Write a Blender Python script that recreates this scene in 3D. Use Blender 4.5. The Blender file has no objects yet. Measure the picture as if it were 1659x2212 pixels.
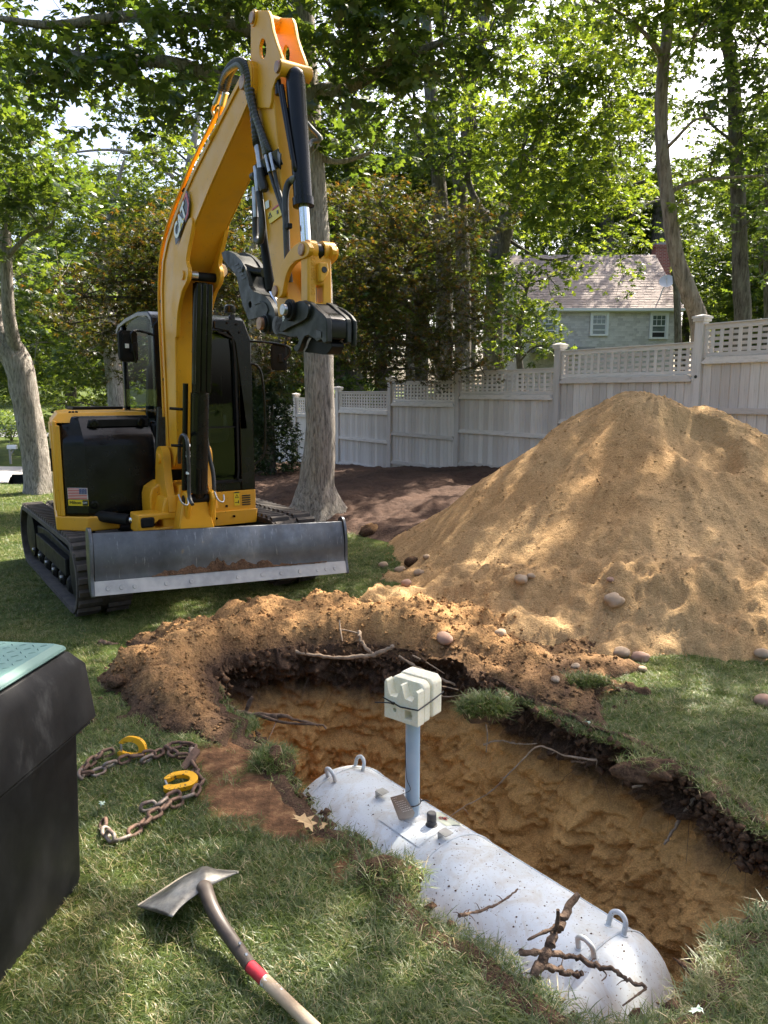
import bpy, bmesh, math, random
import numpy as np
from mathutils import Vector, Matrix, geometry
rad = math.radians
SC = bpy.context.scene
COL = SC.collection
random.seed(7)
RNG = np.random.default_rng(11)

# ------------------------------------------------------------------ camera
CAM_H = 1.85
CAM_PITCH = math.atan(256 / 1597.0)
cam_d = bpy.data.cameras.new('camera'); cam = bpy.data.objects.new('camera', cam_d); COL.objects.link(cam)
cam.location = (0, 0, CAM_H); cam.rotation_euler = (rad(90) - CAM_PITCH, 0, 0)
cam_d.sensor_fit = 'VERTICAL'; cam_d.sensor_height = 36; cam_d.lens = 26
cam_d.clip_start = 0.05; cam_d.clip_end = 2000
SC.camera = cam

# ------------------------------------------------------------------ sky, sun, exposure
SUN_EL = rad(50); SUN_AZ = rad(42)          # azimuth measured from +Y (into the picture) towards +X
world = bpy.data.worlds.new('World'); SC.world = world; world.use_nodes = True
wn = world.node_tree.nodes; wl = world.node_tree.links
sky = wn.new('ShaderNodeTexSky'); sky.sky_type = 'NISHITA'; sky.sun_disc = False
sky.sun_elevation = SUN_EL; sky.sun_rotation = SUN_AZ
sky.air_density = 0.8; sky.dust_density = 5.0; sky.ozone_density = 0.6
wn['Background'].inputs['Strength'].default_value = 0.12
wl.new(sky.outputs['Color'], wn['Background'].inputs['Color'])
sun_d = bpy.data.lights.new('sun', 'SUN'); sun_d.energy = 4.2; sun_d.angle = rad(0.53); sun_d.color = (1.0, 0.92, 0.78)
sun = bpy.data.objects.new('sun', sun_d); COL.objects.link(sun)
SUN_V = Vector((math.sin(SUN_AZ) * math.cos(SUN_EL), math.cos(SUN_AZ) * math.cos(SUN_EL), math.sin(SUN_EL)))
sun.rotation_euler = SUN_V.to_track_quat('Z', 'Y').to_euler(); sun.location = (8, 8, 20)
vs = SC.view_settings
vs.view_transform = 'Standard'; vs.look = 'None'; vs.gamma = 1.0; vs.use_curve_mapping = False
vs.exposure = 2.0
SC.cycles.max_bounces = 7; SC.cycles.diffuse_bounces = 4; SC.cycles.glossy_bounces = 3
SC.cycles.transmission_bounces = 6; SC.cycles.transparent_max_bounces = 12
SC.cycles.caustics_reflective = False; SC.cycles.caustics_refractive = False
SC.cycles.sample_clamp_indirect = 6.0
SC.cycles.use_denoising = True

# ------------------------------------------------------------------ where a pixel of the 1659x2212 photograph meets a plane
_F = 1597.0; _c = math.cos(CAM_PITCH); _s = math.sin(CAM_PITCH)
def _ray(px, py):
    x = (px - 829.5) / _F; v = (1106 - py) / _F
    return Vector((x, _c + v * _s, -_s + v * _c))
def on_z(px, py, z=0.0):
    r = _ray(px, py); t = (z - CAM_H) / r.z
    return Vector((r.x * t, r.y * t, z))
def on_y(px, py, y):
    r = _ray(px, py); t = y / r.y
    return Vector((r.x * t, y, CAM_H + r.z * t))

# ------------------------------------------------------------------ noise
def _hash(ix, iy, seed):
    h = (ix.astype(np.int64) * 374761393 + iy.astype(np.int64) * 668265263 + seed * 982451653) & 0x7fffffff
    h = ((h ^ (h >> 13)) * 1274126177) & 0x7fffffff
    return ((h ^ (h >> 16)) & 0xffff) / 65535.0
def vnoise(x, y, seed=0):
    x = np.asarray(x, float); y = np.asarray(y, float)
    ix = np.floor(x); iy = np.floor(y); fx = x - ix; fy = y - iy
    fx = fx * fx * (3 - 2 * fx); fy = fy * fy * (3 - 2 * fy)
    a = _hash(ix, iy, seed); b = _hash(ix + 1, iy, seed); c = _hash(ix, iy + 1, seed); d = _hash(ix + 1, iy + 1, seed)
    return (a * (1 - fx) + b * fx) * (1 - fy) + (c * (1 - fx) + d * fx) * fy - 0.5
def fbm(x, y, octs=4, seed=0, gain=0.5):
    t = 0; a = 1.0
    for k in range(octs):
        t = t + a * vnoise(np.asarray(x) * 2 ** k + 17.3 * k, np.asarray(y) * 2 ** k - 9.1 * k, seed + k); a *= gain
    return t
def sstep(x, a, b):
    t = np.clip((np.asarray(x, float) - a) / (b - a), 0, 1); return t * t * (3 - 2 * t)

# ------------------------------------------------------------------ objects
def tag(o, label=None, cat=None, group=None, kind=None):
    if label: o['label'] = label
    if cat: o['category'] = cat
    if group: o['group'] = group
    if kind: o['kind'] = kind
    return o
def thing(name, label, cat, loc=(0, 0, 0), rotz=0.0, group=None):
    o = bpy.data.objects.new(name, None); COL.objects.link(o); o.location = loc; o.rotation_euler = (0, 0, rotz)
    o.empty_display_size = 0.1
    return tag(o, label, cat, group)
def put(name, me, parent=None, loc=None, rot=None, scale=None):
    o = bpy.data.objects.new(name, me); COL.objects.link(o)
    if parent: o.parent = parent
    if loc is not None: o.location = loc
    if rot is not None: o.rotation_euler = rot
    if scale is not None: o.scale = scale
    return o
def mesh_np(name, verts, faces, mat, smooth=True):
    """verts (N,3), faces (M,3|4) numpy"""
    me = bpy.data.meshes.new(name)
    verts = np.asarray(verts, np.float32); faces = np.asarray(faces, np.int32)
    k = faces.shape[1]
    me.vertices.add(len(verts)); me.vertices.foreach_set('co', verts.ravel())
    me.loops.add(faces.size); me.loops.foreach_set('vertex_index', faces.ravel())
    me.polygons.add(len(faces)); me.polygons.foreach_set('loop_start', np.arange(0, faces.size, k, dtype=np.int32))
    me.polygons.foreach_set('use_smooth', np.full(len(faces), smooth))
    me.materials.append(mat); me.update(calc_edges=True)
    return me
def catmull(pts, n=6, closed=False):
    P = [Vector(p) for p in pts]; out = []; m = len(P)
    rng = range(m) if closed else range(m - 1)
    for i in rng:
        if closed: p0, p1, p2, p3 = P[i - 1], P[i], P[(i + 1) % m], P[(i + 2) % m]
        else: p0, p1, p2, p3 = P[max(i - 1, 0)], P[i], P[i + 1], P[min(i + 2, m - 1)]
        for k in range(n):
            t = k / n
            out.append(0.5 * ((2 * p1) + (p2 - p0) * t + (2 * p0 - 5 * p1 + 4 * p2 - p3) * t * t + (3 * p1 - p0 - 3 * p2 + p3) * t ** 3))
    if not closed: out.append(P[-1])
    return out
def arc(cx, cy, r, a0, a1, n=8):
    return [(cx + r * math.cos(rad(a0 + (a1 - a0) * k / n)), cy + r * math.sin(rad(a0 + (a1 - a0) * k / n))) for k in range(n + 1)]
def circle(cx, cy, r, n=16, ry=None):
    ry = ry or r
    return [(cx + r * math.cos(2 * math.pi * k / n), cy + ry * math.sin(2 * math.pi * k / n)) for k in range(n)]

class MB:
    def __init__(self): self.v = []; self.f = []
    def add(self, vs, fs):
        b = len(self.v); self.v += [tuple(p) for p in vs]; self.f += [tuple(b + i for i in f) for f in fs]; return self
    def box(self, c, s, rot=None, taper=None):
        hx, hy, hz = s[0] / 2, s[1] / 2, s[2] / 2
        vs = []
        for z in (-1, 1):
            k = 1.0 if (taper is None or z < 0) else taper
            for x, y in ((-1, -1), (1, -1), (1, 1), (-1, 1)): vs.append(Vector((x * hx * k, y * hy * k, z * hz)))
        if rot is not None: vs = [rot @ p for p in vs]
        c = Vector(c)
        return self.add([p + c for p in vs], [(3, 2, 1, 0), (4, 5, 6, 7), (0, 1, 5, 4), (1, 2, 6, 5), (2, 3, 7, 6), (3, 0, 4, 7)])
    def bar(self, a, b, w, h, up=(0, 0, 1)):
        a = Vector(a); b = Vector(b); d = b - a; L = d.length; d.normalize()
        u = Vector(up); s = d.cross(u)
        if s.length < 1e-4: s = d.cross(Vector((0, 1, 0)))
        s.normalize(); u = s.cross(d)
        R = Matrix((s, d, u)).transposed()
        return self.box((a + b) / 2, (w, L, h), R)
    def tube(self, pts, r, n=10, caps=True, twist=0.0, closed=False):
        P = [Vector(p) for p in pts]; m = len(P)
        rs = r if isinstance(r, (list, tuple)) else [r] * m
        vs = []; nrm = None
        for i, p in enumerate(P):
            if closed: t = P[(i + 1) % m] - P[i - 1]
            else: t = P[min(i + 1, m - 1)] - P[max(i - 1, 0)]
            if t.length < 1e-9: t = Vector((0, 0, 1))
            t.normalize()
            if nrm is None:
                nrm = t.orthogonal().normalized()
            else:
                nrm = nrm - t * nrm.dot(t)
                nrm = nrm.normalized() if nrm.length > 1e-6 else t.orthogonal().normalized()
            bn = t.cross(nrm)
            for k in range(n):
                a = 2 * math.pi * k / n + twist * i
                vs.append(p + (nrm * math.cos(a) + bn * math.sin(a)) * rs[i])
        fs = []
        for i in range(m if closed else m - 1):
            j = (i + 1) % m
            for k in range(n):
                k2 = (k + 1) % n; fs.append((i * n + k, i * n + k2, j * n + k2, j * n + k))
        if caps and not closed:
            fs.append(tuple(range(n - 1, -1, -1))); fs.append(tuple((m - 1) * n + k for k in range(n)))
        return self.add(vs, fs)
    def cyl(self, a, b, r, r2=None, n=18):
        return self.tube([a, b], [r, r if r2 is None else r2], n)
    def lathe(self, prof, a, axis, n=24, caps=True):
        """prof: (t along axis, radius)"""
        a = Vector(a); ax = Vector(axis).normalized()
        u = ax.orthogonal().normalized(); w = ax.cross(u); vs = []; fs = []
        for t, r in prof:
            for k in range(n):
                an = 2 * math.pi * k / n; vs.append(a + ax * t + (u * math.cos(an) + w * math.sin(an)) * r)
        for i in range(len(prof) - 1):
            for k in range(n):
                k2 = (k + 1) % n; fs.append((i * n + k, i * n + k2, (i + 1) * n + k2, (i + 1) * n + k))
        if caps:
            fs.append(tuple(range(n - 1, -1, -1))); fs.append(tuple((len(prof) - 1) * n + k for k in range(n)))
        return self.add(vs, fs)
    def prism(self, poly, w0, w1, fn, holes=()):
        """poly, holes: 2d outlines; fn(u, v, w) -> 3d"""
        loops = [list(poly)] + [list(h) for h in holes]
        flat = [p for l in loops for p in l]
        tris = geometry.tessellate_polygon([[Vector((p[0], p[1], 0)) for p in l] for l in loops])
        m = len(flat)
        vs = [fn(p[0], p[1], w0) for p in flat] + [fn(p[0], p[1], w1) for p in flat]
        fs = []
        for t in tris:
            a, b, c = t
            cr = (flat[b][0] - flat[a][0]) * (flat[c][1] - flat[a][1]) - (flat[b][1] - flat[a][1]) * (flat[c][0] - flat[a][0])
            if abs(cr) < 1e-12: continue
            if cr < 0: a, b, c = c, b, a
            fs.append((a, b, c)); fs.append((c + m, b + m, a + m))
        o = 0
        for l in loops:
            k = len(l)
            for i in range(k):
                j = (i + 1) % k; fs.append((o + i, o + j, o + j + m, o + i + m))
            o += k
        return self.add(vs, fs)
    def build(self, name, mat, parent=None, smooth=35, bevel=0.0, seg=2, normals=True):
        me = bpy.data.meshes.new(name); me.from_pydata([tuple(p) for p in self.v], [], self.f)
        if normals:
            bm = bmesh.new(); bm.from_mesh(me); bmesh.ops.recalc_face_normals(bm, faces=bm.faces); bm.to_mesh(me); bm.free()
        me.materials.append(mat)
        if smooth:
            me.polygons.foreach_set('use_smooth', [True] * len(me.polygons)); me.set_sharp_from_angle(angle=rad(smooth))
        o = put(name, me, parent)
        if bevel:
            b = o.modifiers.new('bevel', 'BEVEL'); b.width = bevel; b.segments = seg; b.limit_method = 'ANGLE'; b.angle_limit = rad(40)
            b.harden_normals = False
        return o

# ------------------------------------------------------------------ materials
def _nt(name):
    m = bpy.data.materials.new(name); m.use_nodes = True
    nt = m.node_tree; return m, nt, nt.nodes['Principled BSDF']
def N(nt, t, **kw):
    n = nt.nodes.new(t)
    for k, v in kw.items():
        if k in n.inputs.keys() if isinstance(k, str) else False: n.inputs[k].default_value = v
        else: setattr(n, k, v)
    return n
def ramp(nt, fac, stops):
    r = nt.nodes.new('ShaderNodeValToRGB'); e = r.color_ramp.elements
    while len(e) > 1: e.remove(e[-1])
    e[0].position = stops[0][0]; e[0].color = (*stops[0][1], 1) if len(stops[0][1]) == 3 else stops[0][1]
    for p, c in stops[1:]:
        x = e.new(p); x.color = (*c, 1) if len(c) == 3 else c
    nt.links.new(fac, r.inputs['Fac']); return r.outputs['Color']
def noise(nt, scale, detail=4, rough=0.55, coord='Object', dist=0.0, sc=None):
    t = nt.nodes.new('ShaderNodeTexCoord'); n = nt.nodes.new('ShaderNodeTexNoise')
    n.inputs['Scale'].default_value = scale; n.inputs['Detail'].default_value = detail; n.inputs['Roughness'].default_value = rough
    n.inputs['Distortion'].default_value = dist
    if sc is not None:
        mp = nt.nodes.new('ShaderNodeMapping'); mp.inputs['Scale'].default_value = sc
        nt.links.new(t.outputs[coord], mp.inputs['Vector']); nt.links.new(mp.outputs['Vector'], n.inputs['Vector'])
    else: nt.links.new(t.outputs[coord], n.inputs['Vector'])
    return n.outputs['Fac']
def mixc(nt, fac, a, b, mode='MIX'):
    m = nt.nodes.new('ShaderNodeMix'); m.data_type = 'RGBA'; m.blend_type = mode
    for s, v in ((0, fac), (6, a), (7, b)):
        if isinstance(v, bpy.types.NodeSocket): nt.links.new(v, m.inputs[s])
        elif s == 0: m.inputs[0].default_value = v
        else: m.inputs[s].default_value = (*v, 1)
    return m.outputs[2]
def mth(nt, op, a, b=None, clamp=False):
    m = nt.nodes.new('ShaderNodeMath'); m.operation = op; m.use_clamp = clamp
    for i, v in enumerate((a, b)):
        if v is None: continue
        if isinstance(v, bpy.types.NodeSocket): nt.links.new(v, m.inputs[i])
        else: m.inputs[i].default_value = v
    return m.outputs[0]
def bump(nt, bs, height, strength=0.3, dist=0.01, prev=None):
    b = nt.nodes.new('ShaderNodeBump'); b.inputs['Strength'].default_value = strength; b.inputs['Distance'].default_value = dist
    nt.links.new(height, b.inputs['Height'])
    if prev is not None: nt.links.new(prev, b.inputs['Normal'])
    nt.links.new(b.outputs['Normal'], bs.inputs['Normal']); return b.outputs['Normal']
def pm(name, col, rough=0.5, metal=0.0, col2=None, nscale=6.0, lo=0.35, hi=0.7, bscale=None, bstr=0.2, bdist=0.005, coat=0.0, spec=0.5, rvar=0.0, detail=4, sc=None):
    m, nt, bs = _nt(name)
    bs.inputs['Base Color'].default_value = (*col, 1); bs.inputs['Roughness'].default_value = rough; bs.inputs['Metallic'].default_value = metal
    bs.inputs['Coat Weight'].default_value = coat; bs.inputs['Coat Roughness'].default_value = 0.15
    bs.inputs['Specular IOR Level'].default_value = spec
    if col2 is not None:
        n = noise(nt, nscale, detail, sc=sc)
        nt.links.new(ramp(nt, n, [(lo, col), (hi, col2)]), bs.inputs['Base Color'])
        if rvar:
            r = ramp(nt, n, [(lo, (rough,) * 3), (hi, (min(1, rough + rvar),) * 3)]); nt.links.new(r, bs.inputs['Roughness'])
    if bscale: bump(nt, bs, noise(nt, bscale, 5, sc=sc), bstr, bdist)
    return m
# ================================================================== terrain
_PY = np.array([-400, 14, 18, 22, 30, 32, 42, 44, 55, 60, 72, 100, 150, 400, 900.])
_PZ = np.array([0, 0, -.38, -.9, -2.0, -2.06, -2.25, -2.36, -2.0, -1.7, -1.08, 1.2, 3.0, 5.0, 6.0])
def gz(x, y):
    x = np.asarray(x, float); y = np.asarray(y, float)
    r = 0.15 * np.minimum(np.maximum(x + 1.0, 0), 9) * sstep(y, 4.5, 11)
    l = np.interp(y, _PY, _PZ) * sstep(-x, 1, 6)
    far = sstep(y, 25, 60) * sstep(x, -6, 0) * 1.2
    return r + l + far + 0.02 * fbm(x * 0.7, y * 0.7, 3, 5)
def gz1(x, y): return float(gz(np.array([x]), np.array([y]))[0])

RIM = [(-.56, 3.50), (-.42, 3.28), (-.26, 3.02), (-.03, 2.70), (.11, 2.45), (.20, 2.32), (.33, 2.19), (.43, 2.07), (.53, 1.99), (.67, 1.95),
       (.80, 1.97), (.90, 2.0), (1.0, 2.11), (1.13, 2.21), (1.33, 2.36), (1.49, 2.5), (1.63, 2.68), (1.65, 2.9), (1.57, 3.19), (1.45, 3.52),
       (1.27, 3.8), (.9, 4.2), (.69, 4.48), (.5, 4.76), (.2, 4.98), (-.2, 5.08), (-.67, 5.04), (-1.08, 4.8), (-1.05, 4.4), (-.82, 3.98), (-.66, 3.72)]
RIM_B = [.0, .0, .0, 0, 0, 0, 0, 0, 0, 0, 0, 0, 0, 0, 0, 0, 0, 0, 0, .01, .03, .08, .13, .18, .22, .245, .245, .20, .13, .07, .02]
RIM_W = [.2, .2, .2, .2, .2, .2, .2, .2, .2, .2, .2, .2, .2, .2, .2, .2, .2, .2, .2, .2, .35, .6, .8, .9, 1.0, 1.0, 1.0, .95, .62, .40, .25]
def _rim_fine(n=760):
    c = catmull([(p[0], p[1], 0) for p in RIM], 12, closed=True); P = np.array([[p.x, p.y] for p in c])
    d = np.r_[0, np.cumsum(np.linalg.norm(np.diff(np.vstack([P, P[:1]]), axis=0), axis=1))]
    s = np.linspace(0, d[-1], n, endpoint=False); Q = np.vstack([P, P[:1]])
    idx = np.r_[np.arange(len(P)) / 12.0, len(RIM)]
    out = np.c_[np.interp(s, d, Q[:, 0]), np.interp(s, d, Q[:, 1])]; ip = np.interp(s, d, idx)
    t = np.roll(out, -2, 0) - np.roll(out, 2, 0); t /= np.linalg.norm(t, axis=1)[:, None]
    nin = np.c_[-t[:, 1], t[:, 0]]                     # points into the pit (outline runs counter-clockwise)
    w = (fbm(s * 5, s * 0, 3, 3) * 0.09)[:, None]
    out = out + nin * w
    return out, nin, ip, s
RF, RN, RI, RS = _rim_fine()
_bh = np.interp(RI, np.arange(len(RIM) + 1), RIM_B + RIM_B[:1]); _bw = np.interp(RI, np.arange(len(RIM) + 1), RIM_W + RIM_W[:1])
def rim_soft(x, y):
    """berm height and width at x, y, blended over the nearby rim"""
    x = np.ravel(x); y = np.ravel(y); h = np.zeros(len(x)); w = np.full(len(x), .3); near = np.where((x > -3.2) & (x < 3.6) & (y > 0.2) & (y < 7.2))[0]; q = slice(0, None, 4)
    for a in range(0, len(near), 20000):
        k = near[a:a + 20000]; d = np.hypot(x[k, None] - RF[None, q, 0], y[k, None] - RF[None, q, 1]); e = np.exp(-(d - d.min(1)[:, None]) / .12); e /= e.sum(1)[:, None]; h[k] = e @ _bh[q]; w[k] = e @ _bw[q]
    return h, w
def rim_dist(x, y):
    """signed distance to the pit rim (positive outside) and index of the nearest rim point"""
    x = np.asarray(x, float).ravel(); y = np.asarray(y, float).ravel()
    D = np.full(len(x), 9.0); I = np.zeros(len(x), int)
    near = np.where((x > -3.2) & (x < 3.6) & (y > 0.2) & (y < 7.2))[0]
    for a in range(0, len(near), 20000):
        k = near[a:a + 20000]
        d2 = (x[k, None] - RF[None, :, 0]) ** 2 + (y[k, None] - RF[None, :, 1]) ** 2
        i = d2.argmin(1); I[k] = i
        side = (x[k] - RF[i, 0]) * RN[i, 0] + (y[k] - RF[i, 1]) * RN[i, 1]
        D[k] = np.sqrt(d2[np.arange(len(k)), i]) * np.where(side > 0, -1, 1)
    return D, I
def bare(x, y):
    """0..1: where the lawn is worn to soil"""
    D, I = rim_dist(x, y); x = np.ravel(x); y = np.ravel(y)
    n = fbm(x * 4, y * 4, 3, 8) * 0.12
    b = 1 - sstep(D + n, 0.03, 0.10)
    for cx, cy, rx, ry in ((-.56, 3.22, .30, .24), (-.34, 2.95, .22, .17), (-.78, 3.60, .26, .26), (-.62, 2.93, .05, .035), (-.10, 2.66, .14, .10), (1.15, 4.55, .4, .35)):
        q = np.hypot((x - cx) / rx, (y - cy) / ry); b = np.maximum(b, 1 - sstep(q + n * 4, .75, 1.1))
    return b

# ---- soils
def soil_mat(name, dry, wet, dark=None, dark_at=None, gr=90, patch=1.3, bstr=0.9):
    m, nt, bs = _nt(name); bs.inputs['Roughness'].default_value = 0.95; bs.inputs['Specular IOR Level'].default_value = 0.15
    n1 = noise(nt, patch, 6, 0.62); n2 = noise(nt, gr, 3, 0.7); n3 = noise(nt, gr * 0.28, 4, 0.7)
    c = ramp(nt, n1, [(.36, wet), (.62, dry)])
    c = mixc(nt, mth(nt, 'MULTIPLY', ramp(nt, n2, [(.42, (0, 0, 0)), (.62, (1, 1, 1))]), .55), c, tuple(min(1, v * 1.55) for v in dry))
    c = mixc(nt, mth(nt, 'MULTIPLY', ramp(nt, n3, [(.34, (1, 1, 1)), (.50, (0, 0, 0))]), .38), c, tuple(v * .5 for v in wet))
    if dark is not None:
        z0, z1 = dark_at
        tc = nt.nodes.new('ShaderNodeTexCoord'); sp = nt.nodes.new('ShaderNodeSeparateXYZ'); nt.links.new(tc.outputs['Object'], sp.inputs[0])
        zz = mth(nt, 'ADD', sp.outputs['Z'], mth(nt, 'MULTIPLY', mth(nt, 'SUBTRACT', noise(nt, 3.2, 6, .65), .5), .34))
        mr = nt.nodes.new('ShaderNodeMapRange'); mr.clamp = True; nt.links.new(zz, mr.inputs[0])
        mr.inputs[1].default_value = z0; mr.inputs[2].default_value = z1
        dk = mixc(nt, ramp(nt, n2, [(.4, (0, 0, 0)), (.65, (1, 1, 1))]), dark, tuple(v * 2.2 for v in dark))
        c = mixc(nt, mr.outputs[0], c, dk)
    nt.links.new(c, bs.inputs['Base Color'])
    b1 = bump(nt, bs, n3, bstr, 0.02); bump(nt, bs, n2, bstr, 0.008, b1)
    return m
M_PILE = soil_mat('tan_sand', (.46, .30, .15), (.35, .20, .085), gr=110, patch=0.8)
M_PIT = soil_mat('pit_sand', (.56, .315, .115), (.40, .20, .065), dark=(.060, .036, .023), dark_at=(-.37, -.22), gr=120, patch=2.4)
M_BERM = soil_mat('turned_soil', (.38, .22, .095), (.20, .10, .042), dark=(.06, .036, .022), dark_at=(.17, .02), gr=70, patch=2.1)
M_DARKSOIL = soil_mat('topsoil', (.12, .07, .042), (.050, .030, .019), gr=70, patch=5)
# ---- lawn ground
M_LAWN, _n, _b = _nt('lawn_soil')
_b.inputs['Roughness'].default_value = 1.0; _b.inputs['Specular IOR Level'].default_value = 0.1
_c1 = ramp(_n, noise(_n, 1.1, 6, .6), [(.35, (.050, .075, .018)), (.55, (.085, .115, .026)), (.72, (.16, .15, .055))])
_c1 = mixc(_n, ramp(_n, noise(_n, 60, 3, .7), [(.4, (0, 0, 0)), (.7, (1, 1, 1))]), _c1, (.035, .05, .014))
_at = _n.nodes.new('ShaderNodeAttribute'); _at.attribute_name = 'bare'
_sl = ramp(_n, noise(_n, 14, 5, .65), [(.35, (.10, .055, .030)), (.55, (.20, .105, .055)), (.7, (.34, .20, .10))])
_n.links.new(mixc(_n, _at.outputs['Fac'], _c1, _sl), _b.inputs['Base Color'])
bump(_n, _b, noise(_n, 55, 5, .7), 0.8, 0.02)

def _axis(lo, a, b, hi, step, g):
    mid = list(np.arange(a, b, step)); L = []; R = []
    x = a; s = step
    while x > lo: s *= g; x -= s; L.append(x)
    x = mid[-1]; s = step
    while x < hi: s *= g; x += s; R.append(x)
    return np.array(L[::-1] + mid + R)
def field(xs, ys, z):
    nx, ny = len(xs), len(ys); X, Y = np.meshgrid(xs, ys)
    V = np.c_[X.ravel(), Y.ravel(), z(X.ravel(), Y.ravel())]
    i = np.arange(nx - 1)[None, :] + np.arange(ny - 1)[:, None] * nx; i = i.ravel()
    return V, np.c_[i, i + 1, i + 1 + nx, i + nx]
def prune(V, Fc, keepv):
    keepf = keepv[Fc].all(1); Fc = Fc[keepf]; used = np.unique(Fc); mp = -np.ones(len(V), int); mp[used] = np.arange(len(used))
    return V[used], mp[Fc], used

xs = _axis(-700, -3.2, 4.4, 700, .055, 1.12); ys = _axis(-60, 1.0, 7.4, 1100, .055, 1.10)
V, Fc = field(xs, ys, gz); D, _ = rim_dist(V[:, 0], V[:, 1])
V, Fc, _ = prune(V, Fc, D > 0.015)
me = mesh_np('lawn', V, Fc, M_LAWN); at = me.attributes.new('bare', 'FLOAT', 'POINT'); at.data.foreach_set('value', bare(V[:, 0], V[:, 1]).astype(np.float32))
lawn = tag(put('lawn', me), 'short green lawn around the pit, sloping off to the street', kind='structure')

# ---- pit: lofted from the rim down to its floor
_lv = []
for k in range(96):
    t = k / 95.0
    _lv.append(t)
rings = []
steep = 1 - sstep(np.abs(RI - 5.0), 6, 9)                      # the side the tank lies against stands upright
zb = gz(RF[:, 0], RF[:, 1])
rings.append((RF - RN * .13, zb - .012 + _bh * .1))
rings.append((RF - RN * .07, zb + .010 + _bh * .15))
rings.append((RF - RN * .03, zb + .012 + _bh * .2))
for t in _lv:
    z = -.02 - t * 1.03
    turf = sstep(-z, .0, .05) * (1 - sstep(-z, .22, .31))      # the topsoil band stands back under the turf, crumbling
    inw = -.045 * turf + .035 * sstep(-z, .28, .36) + (0.30 - .20 * steep) * sstep(-z, .25, 1.05) + .035 * sstep(-z, .3, .55)
    nz = fbm(RS * 7, np.full_like(RS, z * 9), 5, 21, .6) * (.13 * turf + .095) + fbm(RS * 24, np.full_like(RS, z * 24), 3, 25, .6) * (.06 * turf + .030) \
        + np.abs(fbm(RS * 2.2, np.full_like(RS, z * 12), 3, 29)) * .10 * sstep(-z, .25, .5) - .05 * sstep(np.sin(RS * 21 + 2.5 * fbm(RS * 2, RS * 0, 2, 33)), .2, .9) * sstep(-z, .3, .6) * sstep(fbm(RS * 1.1, RS * 0 + z * 2, 2, 36), -.1, .25)
    nz = nz + fbm(RS * 45, np.full_like(RS, z * 45), 2, 37, .7) * .016 + np.abs(fbm(RS * 5, np.full_like(RS, z * 26), 3, 38, .6)) * .045 * sstep(-z, .28, .4) - .02
    rings.append((RF + RN * (inw + nz)[:, None], np.full(len(RF), z) + zb * (1 - t)))
c0 = RF.mean(0)
for k, q in enumerate((.85, .6, .3, .02)):
    base = rings[98][0]; P = c0 + (base - c0) * q
    rings.append((P, np.full(len(RF), -1.06) + fbm(P[:, 0] * 5, P[:, 1] * 5, 3, 2) * .05))
V = np.vstack([np.c_[p, z] for p, z in rings]); n = len(RF); m = len(rings)
i = (np.arange(n)[None, :] + np.arange(m - 1)[:, None] * n).ravel(); j = (((np.arange(n) + 1) % n)[None, :] + np.arange(m - 1)[:, None] * n).ravel()
pit = tag(put('pit', mesh_np('pit', V, np.c_[i, j, j + n, i + n], M_PIT)), 'dug pit with orange sand walls under dark topsoil', kind='structure')

# ---- berm of turned soil heaped along the back and left of the pit
def berm_h(x, y):
    D, I = rim_dist(x, y); h, w = rim_soft(x, y)
    wob = 1 + fbm(x * 1.7, y * 1.7, 2, 41) * .55
    q = D / w
    up = sstep(D, -.03, .26); dn = 1 - sstep(q + fbm(x * 3, y * 3, 3, 44) * .45, .42, 1.0)
    z = h * wob * up * dn
    s = np.hypot((x - 1.05) / .62, (y - 4.72) / .50); z = np.maximum(z, .075 * (1 - sstep(s + fbm(x * 5, y * 5, 3, 46) * .8, .5, 1.05)))
    s = np.hypot((x - .55) / .5, (y - 5.35) / .7); z = np.maximum(z, .20 * (1 - sstep(s + fbm(x * 4, y * 4, 3, 47) * .6, .2, 1.1)))
    lump = fbm(x * 5, y * 5, 3, 48, .5) * .065 + np.abs(fbm(x * 13, y * 13, 3, 45, .6)) * .045 + fbm(x * 32, y * 32, 3, 49, .6) * .022
    z = z + lump * sstep(z, .015, .14)
    z = z - .045 * (1 - sstep(z, 0, .035))
    return np.where(D > -.045, z, -1), D
xs = np.arange(-2.3, 2.0, .019); ys = np.arange(3.3, 6.6, .019)
V, Fc = field(xs, ys, lambda a, b: a * 0); hb, D = berm_h(V[:, 0], V[:, 1]); V[:, 2] = gz(V[:, 0], V[:, 1]) + hb
keep = hb > -.040
V, Fc, _ = prune(V, Fc, keep)
berm = tag(put('soil_berm', mesh_np('soil_berm', V, Fc, M_BERM)), 'low ridge of turned orange-brown soil heaped along the back of the pit', 'soil mound')

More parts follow.
